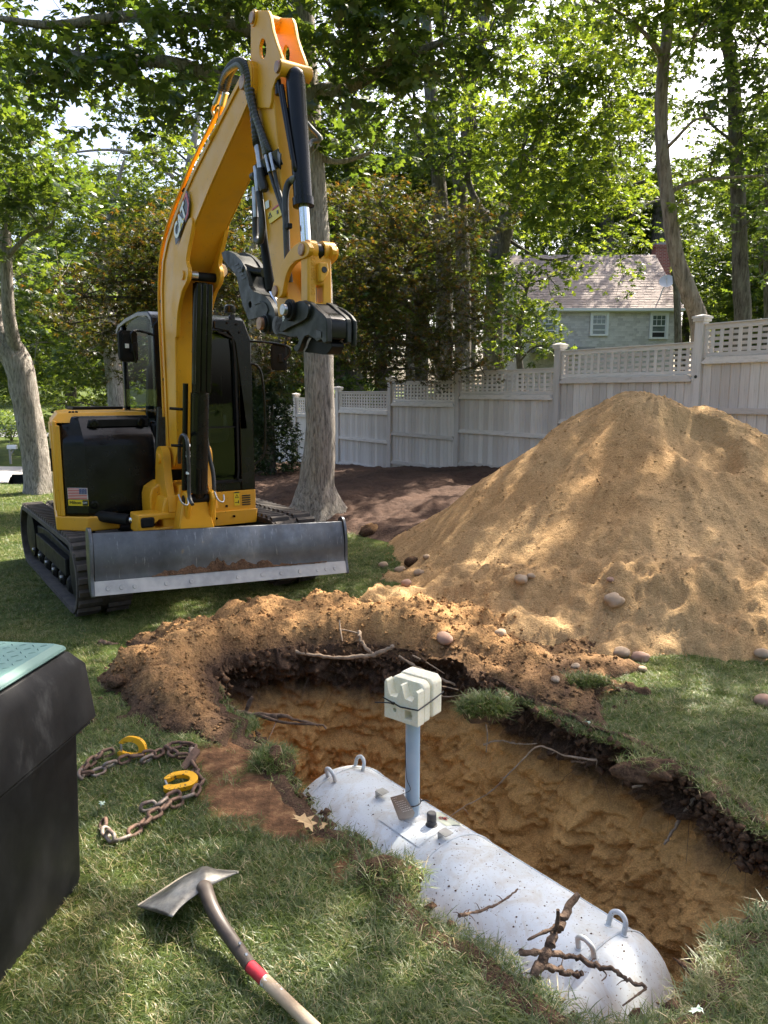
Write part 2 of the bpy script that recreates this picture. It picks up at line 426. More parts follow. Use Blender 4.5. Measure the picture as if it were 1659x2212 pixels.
# ---- the big sand pile
def pile_h(x, y):
    wx = x + fbm(x * .9, y * .9, 3, 61) * .30; wy = y + fbm(x * .9, y * .9, 3, 62) * .30
    def cone(cx, cy, h, s, rnd=.22): return h - s * (np.sqrt((wx - cx) ** 2 + (wy - cy) ** 2 + rnd ** 2) - rnd * .6)
    z = np.maximum(cone(2.76, 8.0, 1.91, .685, .16), cone(3.30, 7.9, 1.76, .65, .16)); z = np.maximum(z, cone(4.1, 8.2, 1.45, .62))
    ap = .98 - .33 * np.hypot(wx - 2.75, (wy - 7.1) * 1.0) - .75 * sstep(-y, -5.7, -4.0) + .08 * fbm(x * 1.6, y * 1.6, 3, 63)
    ap = np.minimum(ap, .62 + .15 * fbm(x * 1.3, y * 1.3, 2, 60)); lumpy = sstep(ap - z, -.06, .10)
    z = np.maximum(z, ap)
    q = np.hypot((x - 3.12) / .42, (y - 7.28) / .52); z = z - .17 * (1 - sstep(q, .55, 1.0)) * (x > 0)
    ang = np.arctan2(y - 8, x - 2.9)
    z = z + fbm(ang * 16, np.hypot(x - 2.9, y - 8) * 1.0, 3, 64) * .05 * (1 - lumpy)
    z = z + lumpy * (fbm(x * 3.2, y * 3.2, 5, 65, .55) * .17) + fbm(x * 14, y * 14, 4, 66, .62) * (.018 + .022 * lumpy) + fbm(x * 40, y * 40, 2, 67, .6) * .010
    return z
xs = np.arange(-.5, 6.6, .026); ys = np.arange(4.1, 11.0, .026)
V, Fc = field(xs, ys, lambda a, b: a * 0); hp = pile_h(V[:, 0], V[:, 1]); g = gz(V[:, 0], V[:, 1]); D, _ = rim_dist(V[:, 0], V[:, 1])
V[:, 2] = hp; V, Fc, _ = prune(V, Fc, (hp > g - .07) & (D > .12))
pile = tag(put('sand_pile', mesh_np('sand_pile', V, Fc, M_PILE)), 'large pile of tan sand in front of the fence', 'sand pile')
def top_z(x, y):
    """height of whatever soil lies on top at x, y"""
    x = np.atleast_1d(np.asarray(x, float)); y = np.atleast_1d(np.asarray(y, float))
    return np.maximum(gz(x, y) + np.maximum(berm_h(x, y)[0], 0), np.maximum(pile_h(x, y), gz(x, y)))
def tz(x, y): return float(top_z(x, y)[0])

# ---- mulch bed between lawn and fence
M_MULCH = soil_mat('bark_mulch', (.090, .055, .040), (.040, .025, .020), gr=60, patch=2.5, bstr=1.0)
_lo = np.array([(.9, 7.6), (.22, 8.36), (-.41, 9.32), (-1.1, 10.1), (-2.0, 11.36), (-3.2, 12.6), (-4.6, 14.6), (-5.6, 17.2)])
_hi = np.array([(3.3, 10.9), (2.6, 12.6), (1.45, 14.5), (.16, 16.5), (-1.12, 18.55), (-2.4, 20.6), (-3.6, 22.5), (-4.6, 24)])
uu = np.linspace(0, 7, 190); vv = np.linspace(0, 1, 150)
lo = np.c_[np.interp(uu, range(8), _lo[:, 0]), np.interp(uu, range(8), _lo[:, 1])]; hi = np.c_[np.interp(uu, range(8), _hi[:, 0]), np.interp(uu, range(8), _hi[:, 1])]
P = lo[None] + (hi - lo)[None] * vv[:, None, None]; P = P.reshape(-1, 2); tv = np.repeat(vv, len(uu))
def mulch_h(x, y, t): return .05 + .22 * np.sin(np.clip(t, 0, 1) * math.pi) ** .8 * sstep(-x, -2.5, 1.0) + fbm(x * 1.3, y * 1.3, 3, 71) * .10 + fbm(x * 12, y * 12, 3, 72) * .035
zz = gz(P[:, 0], P[:, 1]) + mulch_h(P[:, 0], P[:, 1], tv) * sstep(tv, 0, .06) + .004
nu = len(uu); i = (np.arange(nu - 1)[None, :] + np.arange(len(vv) - 1)[:, None] * nu).ravel()
mulch = tag(put('mulch_bed', mesh_np('mulch_bed', np.c_[P, zz], np.c_[i, i + 1, i + 1 + nu, i + nu], M_MULCH)), 'dark bark mulch bed under the trees along the fence', kind='structure')

# ---- street and the neighbour's driveway, far left
def strip(name, c0, c1, y0, y1, mat, lift, label):
    xs = np.linspace(c0, c1, 60); ys = np.linspace(y0, y1, 14)
    V, Fc = field(xs, ys, lambda a, b: gz(a, b) + lift); return tag(put(name, mesh_np(name, V, Fc, mat)), label, kind='structure')
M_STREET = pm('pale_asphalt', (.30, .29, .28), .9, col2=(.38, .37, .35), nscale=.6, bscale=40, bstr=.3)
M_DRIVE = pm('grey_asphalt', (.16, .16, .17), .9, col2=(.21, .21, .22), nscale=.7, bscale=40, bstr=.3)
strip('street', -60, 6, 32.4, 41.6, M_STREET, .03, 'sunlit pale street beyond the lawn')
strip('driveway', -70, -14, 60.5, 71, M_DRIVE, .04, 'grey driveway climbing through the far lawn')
# ================================================================== excavator
M_YEL, _n, _b = _nt('yellow_paint')
_b.inputs['Specular IOR Level'].default_value = .4
_d = ramp(_n, noise(_n, 3.0, 5, .6), [(.32, (.74, .355, .012)), (.55, (.70, .325, .012)), (.75, (.56, .28, .035))])
_d = mixc(_n, ramp(_n, noise(_n, 34, 4, .7), [(.66, (0, 0, 0)), (.72, (1, 1, 1))]), _d, (.14, .085, .035))
_d = mixc(_n, mth(_n, 'MULTIPLY', ramp(_n, noise(_n, 1.7, 6, .7, sc=(1, 1, .6)), [(.46, (0, 0, 0)), (.68, (1, 1, 1))]), .16), _d, (.50, .36, .17))
_n.links.new(_d, _b.inputs['Base Color']); _n.links.new(ramp(_n, noise(_n, 5, 4), [(.3, (.32,) * 3), (.7, (.50,) * 3)]), _b.inputs['Roughness'])
M_BLK = pm('black_paint', (.004, .004, .0045), .16, col2=(.008, .0078, .0075), nscale=7, rvar=.16, spec=.28)
M_BLKM = pm('matt_black', (.007, .007, .0075), .5, spec=.16, col2=(.016, .015, .014), nscale=9, rvar=.2)
M_HITCH, _n, _b = _nt('scuffed_black_steel')
_b.inputs['Specular IOR Level'].default_value = .3
_n.links.new(ramp(_n, noise(_n, 8, 6, .7, sc=(3, 1, 1)), [(.42, (.013, .014, .012)), (.60, (.024, .026, .022)), (.74, (.085, .085, .078))]), _b.inputs['Base Color'])
_n.links.new(ramp(_n, noise(_n, 12, 4), [(.3, (.32,) * 3), (.7, (.6,) * 3)]), _b.inputs['Roughness'])
M_BLADE, _n, _b = _nt('worn_blade_steel')
_b.inputs['Metallic'].default_value = .75
_d = ramp(_n, noise(_n, 2.2, 6, .65), [(.32, (.060, .063, .070)), (.55, (.11, .115, .125)), (.72, (.19, .195, .205))])
_d = mixc(_n, mth(_n, 'MULTIPLY', ramp(_n, noise(_n, 9, 5, .7, sc=(6, 1, .8)), [(.60, (0, 0, 0)), (.68, (1, 1, 1))]), .45), _d, (.33, .33, .33))
_d = mixc(_n, ramp(_n, noise(_n, 5, 6, .7), [(.66, (0, 0, 0)), (.74, (1, 1, 1))]), _d, (.20, .15, .10))
_n.links.new(_d, _b.inputs['Base Color'])
_n.links.new(ramp(_n, noise(_n, 7, 5, sc=(3, 1, 1)), [(.3, (.30,) * 3), (.7, (.52,) * 3)]), _b.inputs['Roughness'])
M_EDGE = pm('bright_cutting_edge', (.30, .29, .28), .45, .7, col2=(.50, .49, .47), nscale=7, rvar=.2)
M_RUB = pm('track_rubber', (.035, .030, .028), .8, col2=(.085, .070, .058), nscale=12, bscale=60, bstr=.3)
M_CHROME = pm('chrome_rod', (.75, .75, .76), .12, 1.0)
M_STEEL = pm('zinc_fitting', (.50, .50, .50), .35, .9, col2=(.35, .35, .34), nscale=20)
M_HOSE = pm('hose_rubber', (.022, .022, .023), .5, col2=(.05, .05, .05), nscale=30)
M_GREYHOSE = pm('grey_hose', (.16, .16, .155), .5, col2=(.10, .10, .10), nscale=40)
M_PIN = pm('greasy_pin', (.42, .27, .16), .45, .35, col2=(.20, .07, .055), nscale=25)
M_WHITE = pm('sticker_white', (.75, .75, .74), .4)
M_RED = pm('sticker_red', (.52, .02, .025), .4)
M_NAVY = pm('sticker_navy', (.02, .03, .14), .4)
M_STKY = pm('sticker_yellow', (.78, .55, .02), .4)
M_INK = pm('sticker_black', (.010, .010, .010), .4)
M_PALETEXT = pm('pale_lettering', (.62, .50, .28), .4)
M_LAMP = pm('lamp_lens', (.55, .55, .56), .15, 0, col2=(.35, .35, .36), nscale=60)
M_SEAT = pm('seat_fabric', (.02, .02, .021), .8)
M_CONS = pm('console_grey', (.16, .16, .17), .5)
M_GLASS, _n, _b = _nt('tinted_glass')
for _k, _v in (('Base Color', (.62, .70, .66, 1)), ('Roughness', .02), ('Transmission Weight', 1.0), ('IOR', 1.1)): _b.inputs[_k].default_value = _v
# thin pane: light mostly passes, some is mirrored
_tr = _n.nodes.new('ShaderNodeBsdfTransparent'); _tr.inputs[0].default_value = (.66, .72, .68, 1)
_gl = _n.nodes.new('ShaderNodeBsdfGlossy'); _gl.inputs['Roughness'].default_value = .02
_mx = _n.nodes.new('ShaderNodeMixShader'); _mx.inputs[0].default_value = .06
_n.links.new(_tr.outputs[0], _mx.inputs[1]); _n.links.new(_gl.outputs[0], _mx.inputs[2])
_n.links.new(_mx.outputs[0], _n.nodes['Material Output'].inputs['Surface'])

M_GLASS_SHADE = M_GLASS.copy(); M_GLASS_SHADE.name = 'cab_shade_glass'; M_GLASS_SHADE.node_tree.nodes['Mix Shader'].inputs[0].default_value = .03  # same glass, tint darkened to carry the shade of the cab interior
for _q in M_GLASS_SHADE.node_tree.nodes:
    if _q.type == 'BSDF_TRANSPARENT': _q.inputs[0].default_value = (.38, .42, .40, 1)
EX_A = math.atan2(.56, .83); EX_C = Vector((-2.35, 7.63, 0))
EX_R = Vector((math.cos(EX_A), math.sin(EX_A), 0)); EX_B = Vector((-math.sin(EX_A), math.cos(EX_A), 0))
ex = thing('excavator', 'yellow and black compact excavator with raised boom, parked on the lawn', 'excavator', EX_C, EX_A)
def _lo(p): q = p - EX_C; return Vector((q.dot(EX_R), q.dot(EX_B), q.z))
def L(px, py, x=-.16):                      # local point on the plane x = const (the boom's plane)
    r = _ray(px, py); o = Vector((0, 0, CAM_H)); t = (x - (o - EX_C).dot(EX_R)) / r.dot(EX_R); return _lo(o + r * t)
def Lf(px, py, y):                          # local point on the plane y = const (a front face)
    r = _ray(px, py); o = Vector((0, 0, CAM_H)); t = (y - (o - EX_C).dot(EX_B)) / r.dot(EX_B); return _lo(o + r * t)
def yz(pts, x): return [(L(p[0], p[1], x).y, L(p[0], p[1], x).z) for p in pts]
FX = lambda u, v, w: (w, u, v)              # profile in y,z extruded along x
FY = lambda u, v, w: (u, w, v)              # profile in x,z extruded along y
FZ = lambda u, v, w: (u, v, w)
def sm(p2, n=4): return [(p.x, p.y) for p in catmull([(a, b, 0) for a, b in p2], n, closed=True)]
def plate(name, prof, x0, x1, mat, parent=ex, bevel=.006, holes=()):
    return MB().prism(prof, x0, x1, FX, holes).build(name, mat, parent, 30, bevel)
def hose(name, pts, r, mat, parent=ex, n=8, sub=6, rings=0):
    c = catmull(pts, sub); rr = r
    if rings:                                # corrugated sleeve
        d = catmull(pts, rings); c = d; rr = [r * (1.0 if k % 2 else .82) for k in range(len(c))]
    return MB().tube(c, rr, n).build(name, mat, parent, 50 if not rings else 20)
def pin(name, c, ax, r, l, mat=M_PIN, parent=ex, n=18):
    c = Vector(c); a = Vector(ax)
    return MB().lathe([(-l / 2, r * .9), (-l / 2 + .006, r), (l / 2 - .006, r), (l / 2, r * .9)], c, a, n).build(name, mat, parent, 40)
def text_mesh(s, mat, size=1.0, shear=0.0, bold=0.0, ext=.002):
    cu = bpy.data.curves.new('lettering', 'FONT'); cu.body = s; cu.size = size; cu.shear = shear; cu.offset = bold; cu.extrude = ext
    cu.align_x = 'CENTER'; cu.align_y = 'CENTER'; cu.resolution_u = 3
    o = bpy.data.objects.new('lettering', cu); COL.objects.link(o)
    dg = bpy.context.evaluated_depsgraph_get(); me = bpy.data.meshes.new_from_object(o.evaluated_get(dg)); bpy.data.objects.remove(o)
    me.materials.clear(); me.materials.append(mat); return me
def place_text(name, s, mat, origin, ux, uy, size, parent, shear=0, bold=0, sx=1.0):
    me = text_mesh(s, mat, size, shear, bold); X = Vector(ux).normalized(); Y = Vector(uy); Y = (Y - X * Y.dot(X)).normalized(); Z = X.cross(Y)
    o = put(name, me, parent); M = Matrix((X, Y, Z)).transposed().to_4x4(); M.translation = Vector(origin)
    o.matrix_local = M @ Matrix.Diagonal((sx, 1, 1, 1)); return o

# ---- crawler tracks
def stadium(y0, y1, z, r, n=12):
    P = [(y0 + r * math.cos(rad(a)), z + r * math.sin(rad(a))) for a in np.linspace(270, 90, n + 1)]
    P += [(y1 + r * math.cos(rad(a)), z + r * math.sin(rad(a))) for a in np.linspace(90, -90, n + 1)]
    return P
TY0, TY1, TZ, TR = -1.13, 1.13, .33, .325
def loop_point(s):
    """point, tangent angle round the belt"""
    Ls = TY1 - TY0; La = math.pi * TR; tot = 2 * Ls + 2 * La; s %= tot
    if s < Ls: return TY0 + s, TZ - TR, 0.0
    s -= Ls
    if s < La: a = -math.pi / 2 + s / TR; return TY1 + TR * math.cos(a), TZ + TR * math.sin(a), a + math.pi / 2
    s -= La
    if s < Ls: return TY1 - s, TZ + TR, math.pi
    s -= Ls; a = math.pi / 2 + s / TR; return TY0 + TR * math.cos(a), TZ + TR * math.sin(a), a + math.pi / 2
TOT = 2 * (TY1 - TY0) + 2 * math.pi * TR
lug_me = None
for x0, x1 in ((-1.13, -.68), (.70, 1.15)):
    belt = MB().prism(stadium(TY0, TY1, TZ, TR - .008), x0, x1, FX, [stadium(TY0, TY1, TZ, TR - .055)[::-1]]).build('track_belt', M_RUB, ex, 30, .01)
    nl = 62
    if lug_me is None:
        b = MB(); w = x1 - x0
        b.prism([(-.032, -.006), (.032, -.006), (.020, .022), (-.020, .022)], -w / 2 + .012, -.03, FX)
        b.prism([(-.002, -.006), (.062, -.006), (.050, .022), (.010, .022)], .03, w / 2 - .012, FX)
        t = b.build('tread_lug', M_RUB, belt, 30); lug_me = t.data; bpy.data.objects.remove(t)
    for k in range(nl):
        y, z, a = loop_point(TOT * k / nl)
        put('tread_lug', lug_me, belt, ((x0 + x1) / 2, y, z), (a + math.pi, 0, 0))
    xo = x0 if x0 < 0 else x1; xi = x1 if x0 < 0 else x0; sgn = -1 if x0 < 0 else 1
    MB().prism([(-.95, .22), (.95, .22), (.88, .46), (.3, .50), (-.86, .46)], x0 + .09, x1 - .09, FX).build('track_frame', M_BLKM, ex, 30, .012)
    MB().prism([(-.86, .27), (.62, .27), (.62, .42), (-.86, .42)], min(xo + .03 * -sgn, xo + .10 * -sgn), max(xo + .03 * -sgn, xo + .10 * -sgn), FX).build('frame_cover', M_BLKM, ex, 30, .012)
    for nm, yy, rr in (('idler_wheel', TY0, .255), ('drive_sprocket', TY1, .25)):
        MB().lathe([(0, rr * .55), (.02, rr), (.11, rr), (.14, rr * .8), (.24, rr * .8), (.27, rr), (.35, rr), (.37, rr * .5)], (x0 + .04, yy, TZ), (1, 0, 0), 28).build(nm, M_BLKM, ex, 40)
    for yy in (-.72, -.36, 0, .36, .72):
        MB().lathe([(0, .05), (.03, .085), (.12, .085), (.14, .06), (.2, .06), (.22, .085), (.31, .085), (.34, .05)], (x0 + .06, yy, .155), (1, 0, 0), 16).build('track_roller', M_BLKM, ex, 40)
        pin('roller_bolt', (xo + .045 * -sgn + sgn * .03, yy, .235), (1, 0, 0), .018, .03, M_STEEL, n=8)
MB().box((0.01, 0, .42), (1.5, .9, .22)).build('car_body', M_BLKM, ex, 30, .02)
MB().lathe([(0, .48), (.16, .48)], (-.2, .1, .52), (0, 0, 1), 32).build('slew_ring', M_BLKM, ex, 40)

# ---- dozer blade, tilted a little to one side
bl = MB()
prof = [(-1.63, .44), (-1.655, .40), (-1.70, .20), (-1.695, .06), (-1.70, .02), (-1.78, -.02), (-1.80, .0), (-1.735, .08), (-1.735, .20), (-1.70, .36), (-1.69, .45)]
front = [(-1.685, .44), (-1.715, .36), (-1.742, .26), (-1.752, .18), (-1.755, .12), (-1.765, .075)]
back = [(-1.74, .06), (-1.725, .12), (-1.722, .2), (-1.71, .28), (-1.685, .36), (-1.65, .44)]
bp = [(p[0], p[1]) for p in front + back]
blade_x0, blade_x1, TILT = -1.085, 1.215, -.054
blade_root = MB().prism(bp, blade_x0 + .02, blade_x1 - .02, FX).build('dozer_blade', M_BLADE, ex, 50, .003)
Z0 = .332 - .055
def tilt(o, dz=Z0):
    o.rotation_euler = (0, -TILT, 0); o.location = (0, 0, dz + TILT * 0)
tilt(blade_root)
MB().prism([(-1.765, .075), (-1.80, -.035), (-1.782, -.035), (-1.744, .07)], blade_x0 + .004, blade_x1 - .004, FX).build('cutting_edge', M_EDGE, blade_root, 30, .002)
for k, u in enumerate((.05, .095, .14, .25, .34, .52, .62, .7, .78, .86, .9, .94)):
    MB().lathe([(0, .019), (.004, .017)], (blade_x0 + u * (blade_x1 - blade_x0), -1.785, .015), (0, -.955, .3), 14).build('edge_bolt', M_EDGE, blade_root, 30)
for x in (blade_x0 - .012, blade_x1 - .016):
    MB().prism(sm([(-1.80, -.035), (-1.765, .09), (-1.752, .25), (-1.72, .40), (-1.67, .475), (-1.615, .47), (-1.60, .40), (-1.64, .2), (-1.70, .02), (-1.76, -.035)], 3), x, x + .028, FX).build('blade_end_plate', M_BLADE, blade_root, 40, .004)
for x in (-.45, .45):
    MB().bar((x, -.6, .40 - Z0), (x, -1.70, .16), .11, .16).build('blade_arm', M_BLKM, blade_root, 30, .015)
# soil left on the blade
def heap(name, pts, mat, label, cat, parent=None):
    b = MB(); rnd = random.Random(3); n = 60
    for i in range(n + 1):
        t = i / n; x = -.62 + 1.62 * t
        h = (.014 + .095 * max(0, math.sin(math.pi * min(1, t * 1.25))) * (.55 + .9 * abs(math.sin(t * 23))) * (1 - t * .45)) * (.75 + .5 * rnd.random())
        zt = Z0 + .078 + .054 * -x * 1.0
        for j, (a, c) in enumerate(((0, 0), (.35, .55), (.7, .95), (1, 1.15))):
            b.v.append((x, -1.775 + a * .045 + rnd.uniform(-.003, .003), zt + c * h + rnd.uniform(-.004, .004)))
    for i in range(n):
        for j in range(3): k = i * 4 + j; b.f.append((k, k + 4, k + 5, k + 1))
    o = b.build(name, mat, None, 0); o.location = EX_C; o.rotation_euler = (0, 0, EX_A); return tag(o, label, cat)
heap('soil_heap', None, M_DARKSOIL, 'line of dark loose soil lying along the lip of the dozer blade', 'soil')

# ---- turntable, hood, lower panels
body = [(-1.10, -.83), (-.92, -1.0), (-.30, -1.0), (.64, -.95), (.69, -.90), (.69, .35), (.5, .85), (.1, 1.08), (-.45, 1.06), (-.72, .80), (-.93, .33)]
MB().prism(body, .64, .69, FZ).build('platform', M_BLKM, ex, 30, .01)
# yellow skirt under the hood and counterweight
sk = [(-1.14, -.80), (-.93, -1.03), (-.66, -1.03), (-.66, -.90), (-.90, -.90), (-1.02, -.75), (-.86, .32), (-.66, .72), (-.42, .96), (.1, 1.02), (.45, .78), (.6, .35), (.6, -.2), (.70, -.2), (.70, .36), (.51, .88), (.11, 1.10), (-.46, 1.08), (-.74, .82), (-.955, .34)]
MB().prism(sk, .675, .80, FZ).build('skirt', M_YEL, ex, 30, .012)
MB().prism([(-1.125, -.82), (-1.10, -.845), (-1.08, -.80), (-.90, .31), (-.70, .76), (-.45, 1.02), (.1, 1.04), (.47, .82), (.64, .36), (.69, .36), (.5, .88), (.11, 1.09), (-.46, 1.07), (-.73, .81), (-.94, .34)], .80, 1.62, FZ).build('side_cowl', M_YEL, ex, 30, .012)
# hood top with chamfered front corner
ht = [(-1.118, -.70), (-.99, -.80), (-.30, -.80), (-.30, .36), (.65, .36), (.5, .88), (.11, 1.09), (-.46, 1.07), (-.73, .81), (-.94, .34)]
b = MB(); nn = len(ht)
c = (-.35, .1)
ins = [(x + (c[0] - x) * .10, y + (c[1] - y) * .06) for x, y in ht]
b.add([(x, y, 1.60) for x, y in ht] + [(x, y, 1.685) for x, y in ins], [tuple(range(nn, 2 * nn))] + [(k, (k + 1) % nn, nn + (k + 1) % nn, nn + k) for k in range(nn)])
hood = b.build('hood', M_YEL, ex, 20, .012)
for px, py in ((180, 890), (200, 891), (215, 894), (195, 897)):
    q = _lo(on_z(px, py, 1.70)); MB().lathe([(0, .012), (.012, .012), (.016, .006)], (q.x, max(-.8, min(.6, q.y)), 1.684), (0, 0, 1), 8).build('hood_bolt', M_BLKM, hood, 30)
MB().box((-.45, .55, 1.70), (.5, .28, .03)).build('hood_vent', M_BLKM, hood, 30, .006)
# left yellow side panel with its recessed door, latch and lettering
SA = Vector((-1.125, -.82, 0)); SD = Vector((.185, 1.16, 0)).normalized(); SN = Vector((-SD.y, SD.x, 0))
def FS(u, v, w): p = SA + SD * u + SN * w; return (p.x, p.y, v)
MB().prism([(.06, .84), (1.08, .84), (1.08, 1.58), (.06, 1.58)], .001, .014, FS).build('side_door', M_YEL, ex, 30, .008)
MB().prism([(.10, 1.18), (.17, 1.18), (.17, 1.38), (.10, 1.38)], .014, .028, FS).build('door_latch', M_BLKM, ex, 30, .006)
for s_, u_, z_, sz in (('CAT', .52, 1.36, .20), ('308 CR', .50, 1.08, .14)):
    place_text('lettering', s_, M_PALETEXT, FS(u_, z_, .017), SD * -1, (0, 0, 1), sz, ex, bold=.004)

# black radiator cowl at the front of the hood
fc = [(-1.07, -.87), (-.91, -1.0), (-.30, -1.0), (-.30, -.60), (-1.07, -.60)]
cowl = MB()
def ring(z, dy, dx=0): return [(x + dx * (x < -1.0), y + (dy if y < -.85 else 0), z) for x, y in fc]
lv = [(.81, 0, 0), (.84, 0, 0), (1.40, 0, 0), (1.455, .012, .0), (1.50, .05, .01), (1.60, .135, .03), (1.655, .185, .045)]
n5 = len(fc)
for z, dy, dx in lv: cowl.v += ring(z, dy, dx)
for k in range(len(lv) - 1):
    for i in range(n5): cowl.f.append((k * n5 + i, k * n5 + (i + 1) % n5, (k + 1) * n5 + (i + 1) % n5, (k + 1) * n5 + i))
cowl.f.append(tuple(range(n5))); cowl.f.append(tuple((len(lv) - 1) * n5 + i for i in range(n5)))
cowl = cowl.build('radiator_cowl', M_BLK, ex, 28, .02, 3)
MB().prism([(-.86, 1.565), (-.83, 1.625), (-.33, 1.625), (-.33, 1.565)], -.91, -.84, FY).build('recess_strip', M_BLKM, cowl, 30, .008)
for x, y, z in ((-.80, -.912, 1.595), (-.40, -.912, 1.595), (-.86, -1.005, .90), (-.40, -1.005, .90)):
    MB().lathe([(0, .036), (.010, .036), (.012, .022), (.002, .020), (.002, .012), (.016, .012)], (x, y, z), (0, -1, 0), 16).build('cowl_bolt', M_BLK, cowl, 30)
MB().prism([(-1.13, -.80), (-1.075, -.875), (-1.065, -.82), (-1.10, -.74)], .80, 1.58, FZ).build('corner_post', M_YEL, ex, 30, .008)
# flag sticker and dealer sticker on the chamfer of the cowl
CA = Vector((-1.07, -.87, 0)); CD = Vector((.16, -.13, 0)).normalized(); CN = Vector((CD.y, -CD.x, 0))
def FC(u, v, w): p = CA + CD * u + CN * w; return (p.x, p.y, v)
def sticker_quad(name, u0, z0, u1, z1, mat, parent, off=0.0):
    return MB().prism([(u0, z0), (u1, z0), (u1, z1), (u0, z1)], off + .001, off + .0035, FC).build(name, mat, parent, 0)
fx0, fx1, fz0, fz1 = .035, .205, .955, 1.045
fl = sticker_quad('flag_sticker', fx0 - .004, fz0 - .004, fx1 + .004, fz1 + .004, M_WHITE, cowl)
for k in range(7):
    h = (fz1 - fz0) / 13; z = fz1 - (2 * k) * h; sticker_quad('stripe', fx0, z - h, fx1, z, M_RED, fl, .0035)
sticker_quad('canton', fx1 - .068, fz1 - 7 * (fz1 - fz0) / 13, fx1, fz1, M_NAVY, fl, .006)
for r in range(4):
    for q in range(5): sticker_quad('star', fx1 - .061 + q * .0135, fz1 - .010 - r * .0115, fx1 - .0565 + q * .0135, fz1 - .0065 - r * .0115, M_WHITE, fl, .008)
ds = sticker_quad('dealer_sticker', fx0 - .004, .895, fx1 + .006, .946, M_STKY, cowl)
sticker_quad('sticker_corner', fx1 - .044, .898, fx1 + .003, .943, M_INK, ds, .0035)
place_text('lettering', 'Milton', M_INK, FC(fx0 + .06, .921, .005), CD, (0, 0, 1), .040, ds)
place_text('lettering', 'CAT', M_WHITE, FC(fx1 - .021, .921, .0085), CD, (0, 0, 1), .022, ds)

# lower front panel under the cab
MB().prism([(.10, .72), (.665, .72), (.67, .92), (.10, .92)], -.955, -.80, FY).build('front_panel', M_YEL, ex, 30, .008)
MB().prism([(-.02, .60), (.66, .60), (.675, .735), (.05, .735)], -.985, -.80, FY).build('bumper', M_YEL, ex, 30, .012)
for x, z in ((.24, .675), (.42, .68), (.36, .78)): MB().lathe([(0, .012), (.014, .012)], (x, -.985 if z < .7 else -.955, z), (0, -1, 0), 10).build('panel_bolt', M_BLK, ex, 30)
for k in range(5): MB().box((.565, -.957, .78 + k * .022), (.085, .012, .010)).build('vent_slot', M_INK, ex, 0)
ws = MB().box((.468, -.957, .845), (.055, .004, .135)).build('warning_sticker', M_STKY, ex, 0)
MB().box((.468, -.9605, .905), (.052, .002, .012)).build('sticker_band', M_INK, ws, 0)
MB().prism([(.449, .852), (.487, .852), (.468, .888)], -.9615, -.9595, FY, [[(.456, .857), (.480, .857), (.468, .879)]]).build('warning_triangle', M_INK, ws, 0)
MB().box((.462, -.9605, .808), (.03, .002, .006)).build('sticker_mark', M_INK, ws, 0); MB().box((.483, -.9605, .812), (.008, .002, .028)).build('sticker_mark', M_INK, ws, 0)
# vertical black stack between hood and cab
MB().prism([(-.30, .80), (.12, .80), (.12, 1.55), (-.24, 1.62), (-.30, 1.55)], -.93, -.6, FY).build('front_bulkhead', M_BLKM, ex, 30, .01)

# ---- cab: pillars, roof, panes and what stands inside
CX0, CX1, CY0, CY1 = -.27, .67, -.94, .28
cab = MB().prism([(CX0, CY0), (CX1 - .06, CY0), (CX1, CY0 + .06), (CX1, CY1), (CX0, CY1)], .92, 1.02, FZ).build('cab', M_BLK, ex, 30, .01)
pil = lambda pts, w, d, nm='cab_pillar': [MB().bar(pts[k], pts[k + 1], w, d, (0, -1, 0)).build(nm, M_BLK, cab, 30, .012) for k in range(len(pts) - 1)]
MB().prism([(.52, .92), (.67, .92), (.665, 2.36), (.60, 2.52), (.46, 2.54), (.30, 2.52), (.30, 2.44), (.44, 2.42), (.50, 2.32), (.525, 2.1)], CY0 - .012, CY0 + .07, FY).build('cab_pillar', M_BLK, cab, 30, .012)
MB().prism([(-.27, .92), (-.20, .92), (-.195, 2.40), (-.10, 2.45), (.30, 2.44), (.30, 2.52), (-.18, 2.54), (-.265, 2.45)], CY0 - .010, CY0 + .07, FY).build('cab_pillar', M_BLK, cab, 30, .012)
MB().prism(sm([(.475, 1.05), (.50, 1.12), (.50, 2.22), (.45, 2.38), (.34, 2.42), (.34, 2.40), (.44, 2.365), (.482, 2.22), (.482, 1.12), (.46, 1.065)], 2), CY0 - .03, CY0 - .012, FY).build('window_seal', M_BLKM, cab, 30)
MB().prism([(-.2, 1.0), (.53, 1.0), (.53, 1.03), (-.2, 1.03)], CY0 - .02, CY0 + .03, FY).build('sill_trim', M_BLKM, cab, 30, .004)
# roof with rounded side profile
rp = [(CY0 - .01, 2.42), (CY0 + .02, 2.52), (CY0 + .12, 2.575), (-.5, 2.60), (-.1, 2.575), (.2, 2.53), (.28, 2.46), (.26, 2.43), (.15, 2.49), (-.1, 2.525), (-.5, 2.55), (CY0 + .14, 2.53), (CY0 + .05, 2.48), (CY0 + .02, 2.42)]
MB().prism(rp, CX0, CX1 - .05, FX).build('cab_roof', M_BLK, cab, 40, .01)
for x in (CX0 + .02, CX1 - .04):
    MB().bar((x, .06, .95), (x, .06, 2.50), .05, .06).build('cab_pillar', M_BLK, cab, 30, .01)
MB().prism([(CY0 + .02, .95), (.06, .95), (.06, 1.60), (CY0 + .02, 1.60)], CX0 - .004, CX0 + .02, FX).build('cab_side_panel', M_BLK, cab, 30, .008)
MB().prism([(CX0 + .02, .95), (CX1 - .03, .95), (CX1 - .03, 1.62), (CX0 + .02, 1.62)], .24, .27, FY).build('cab_rear_panel', M_BLKM, cab, 30)
MB().prism([(CX0 + .32, 1.62), (CX1 - .03, 1.62), (CX1 - .03, 2.47), (CX0 + .32, 2.47)], .24, .27, FY).build('cab_rear_panel', M_BLKM, cab, 30)
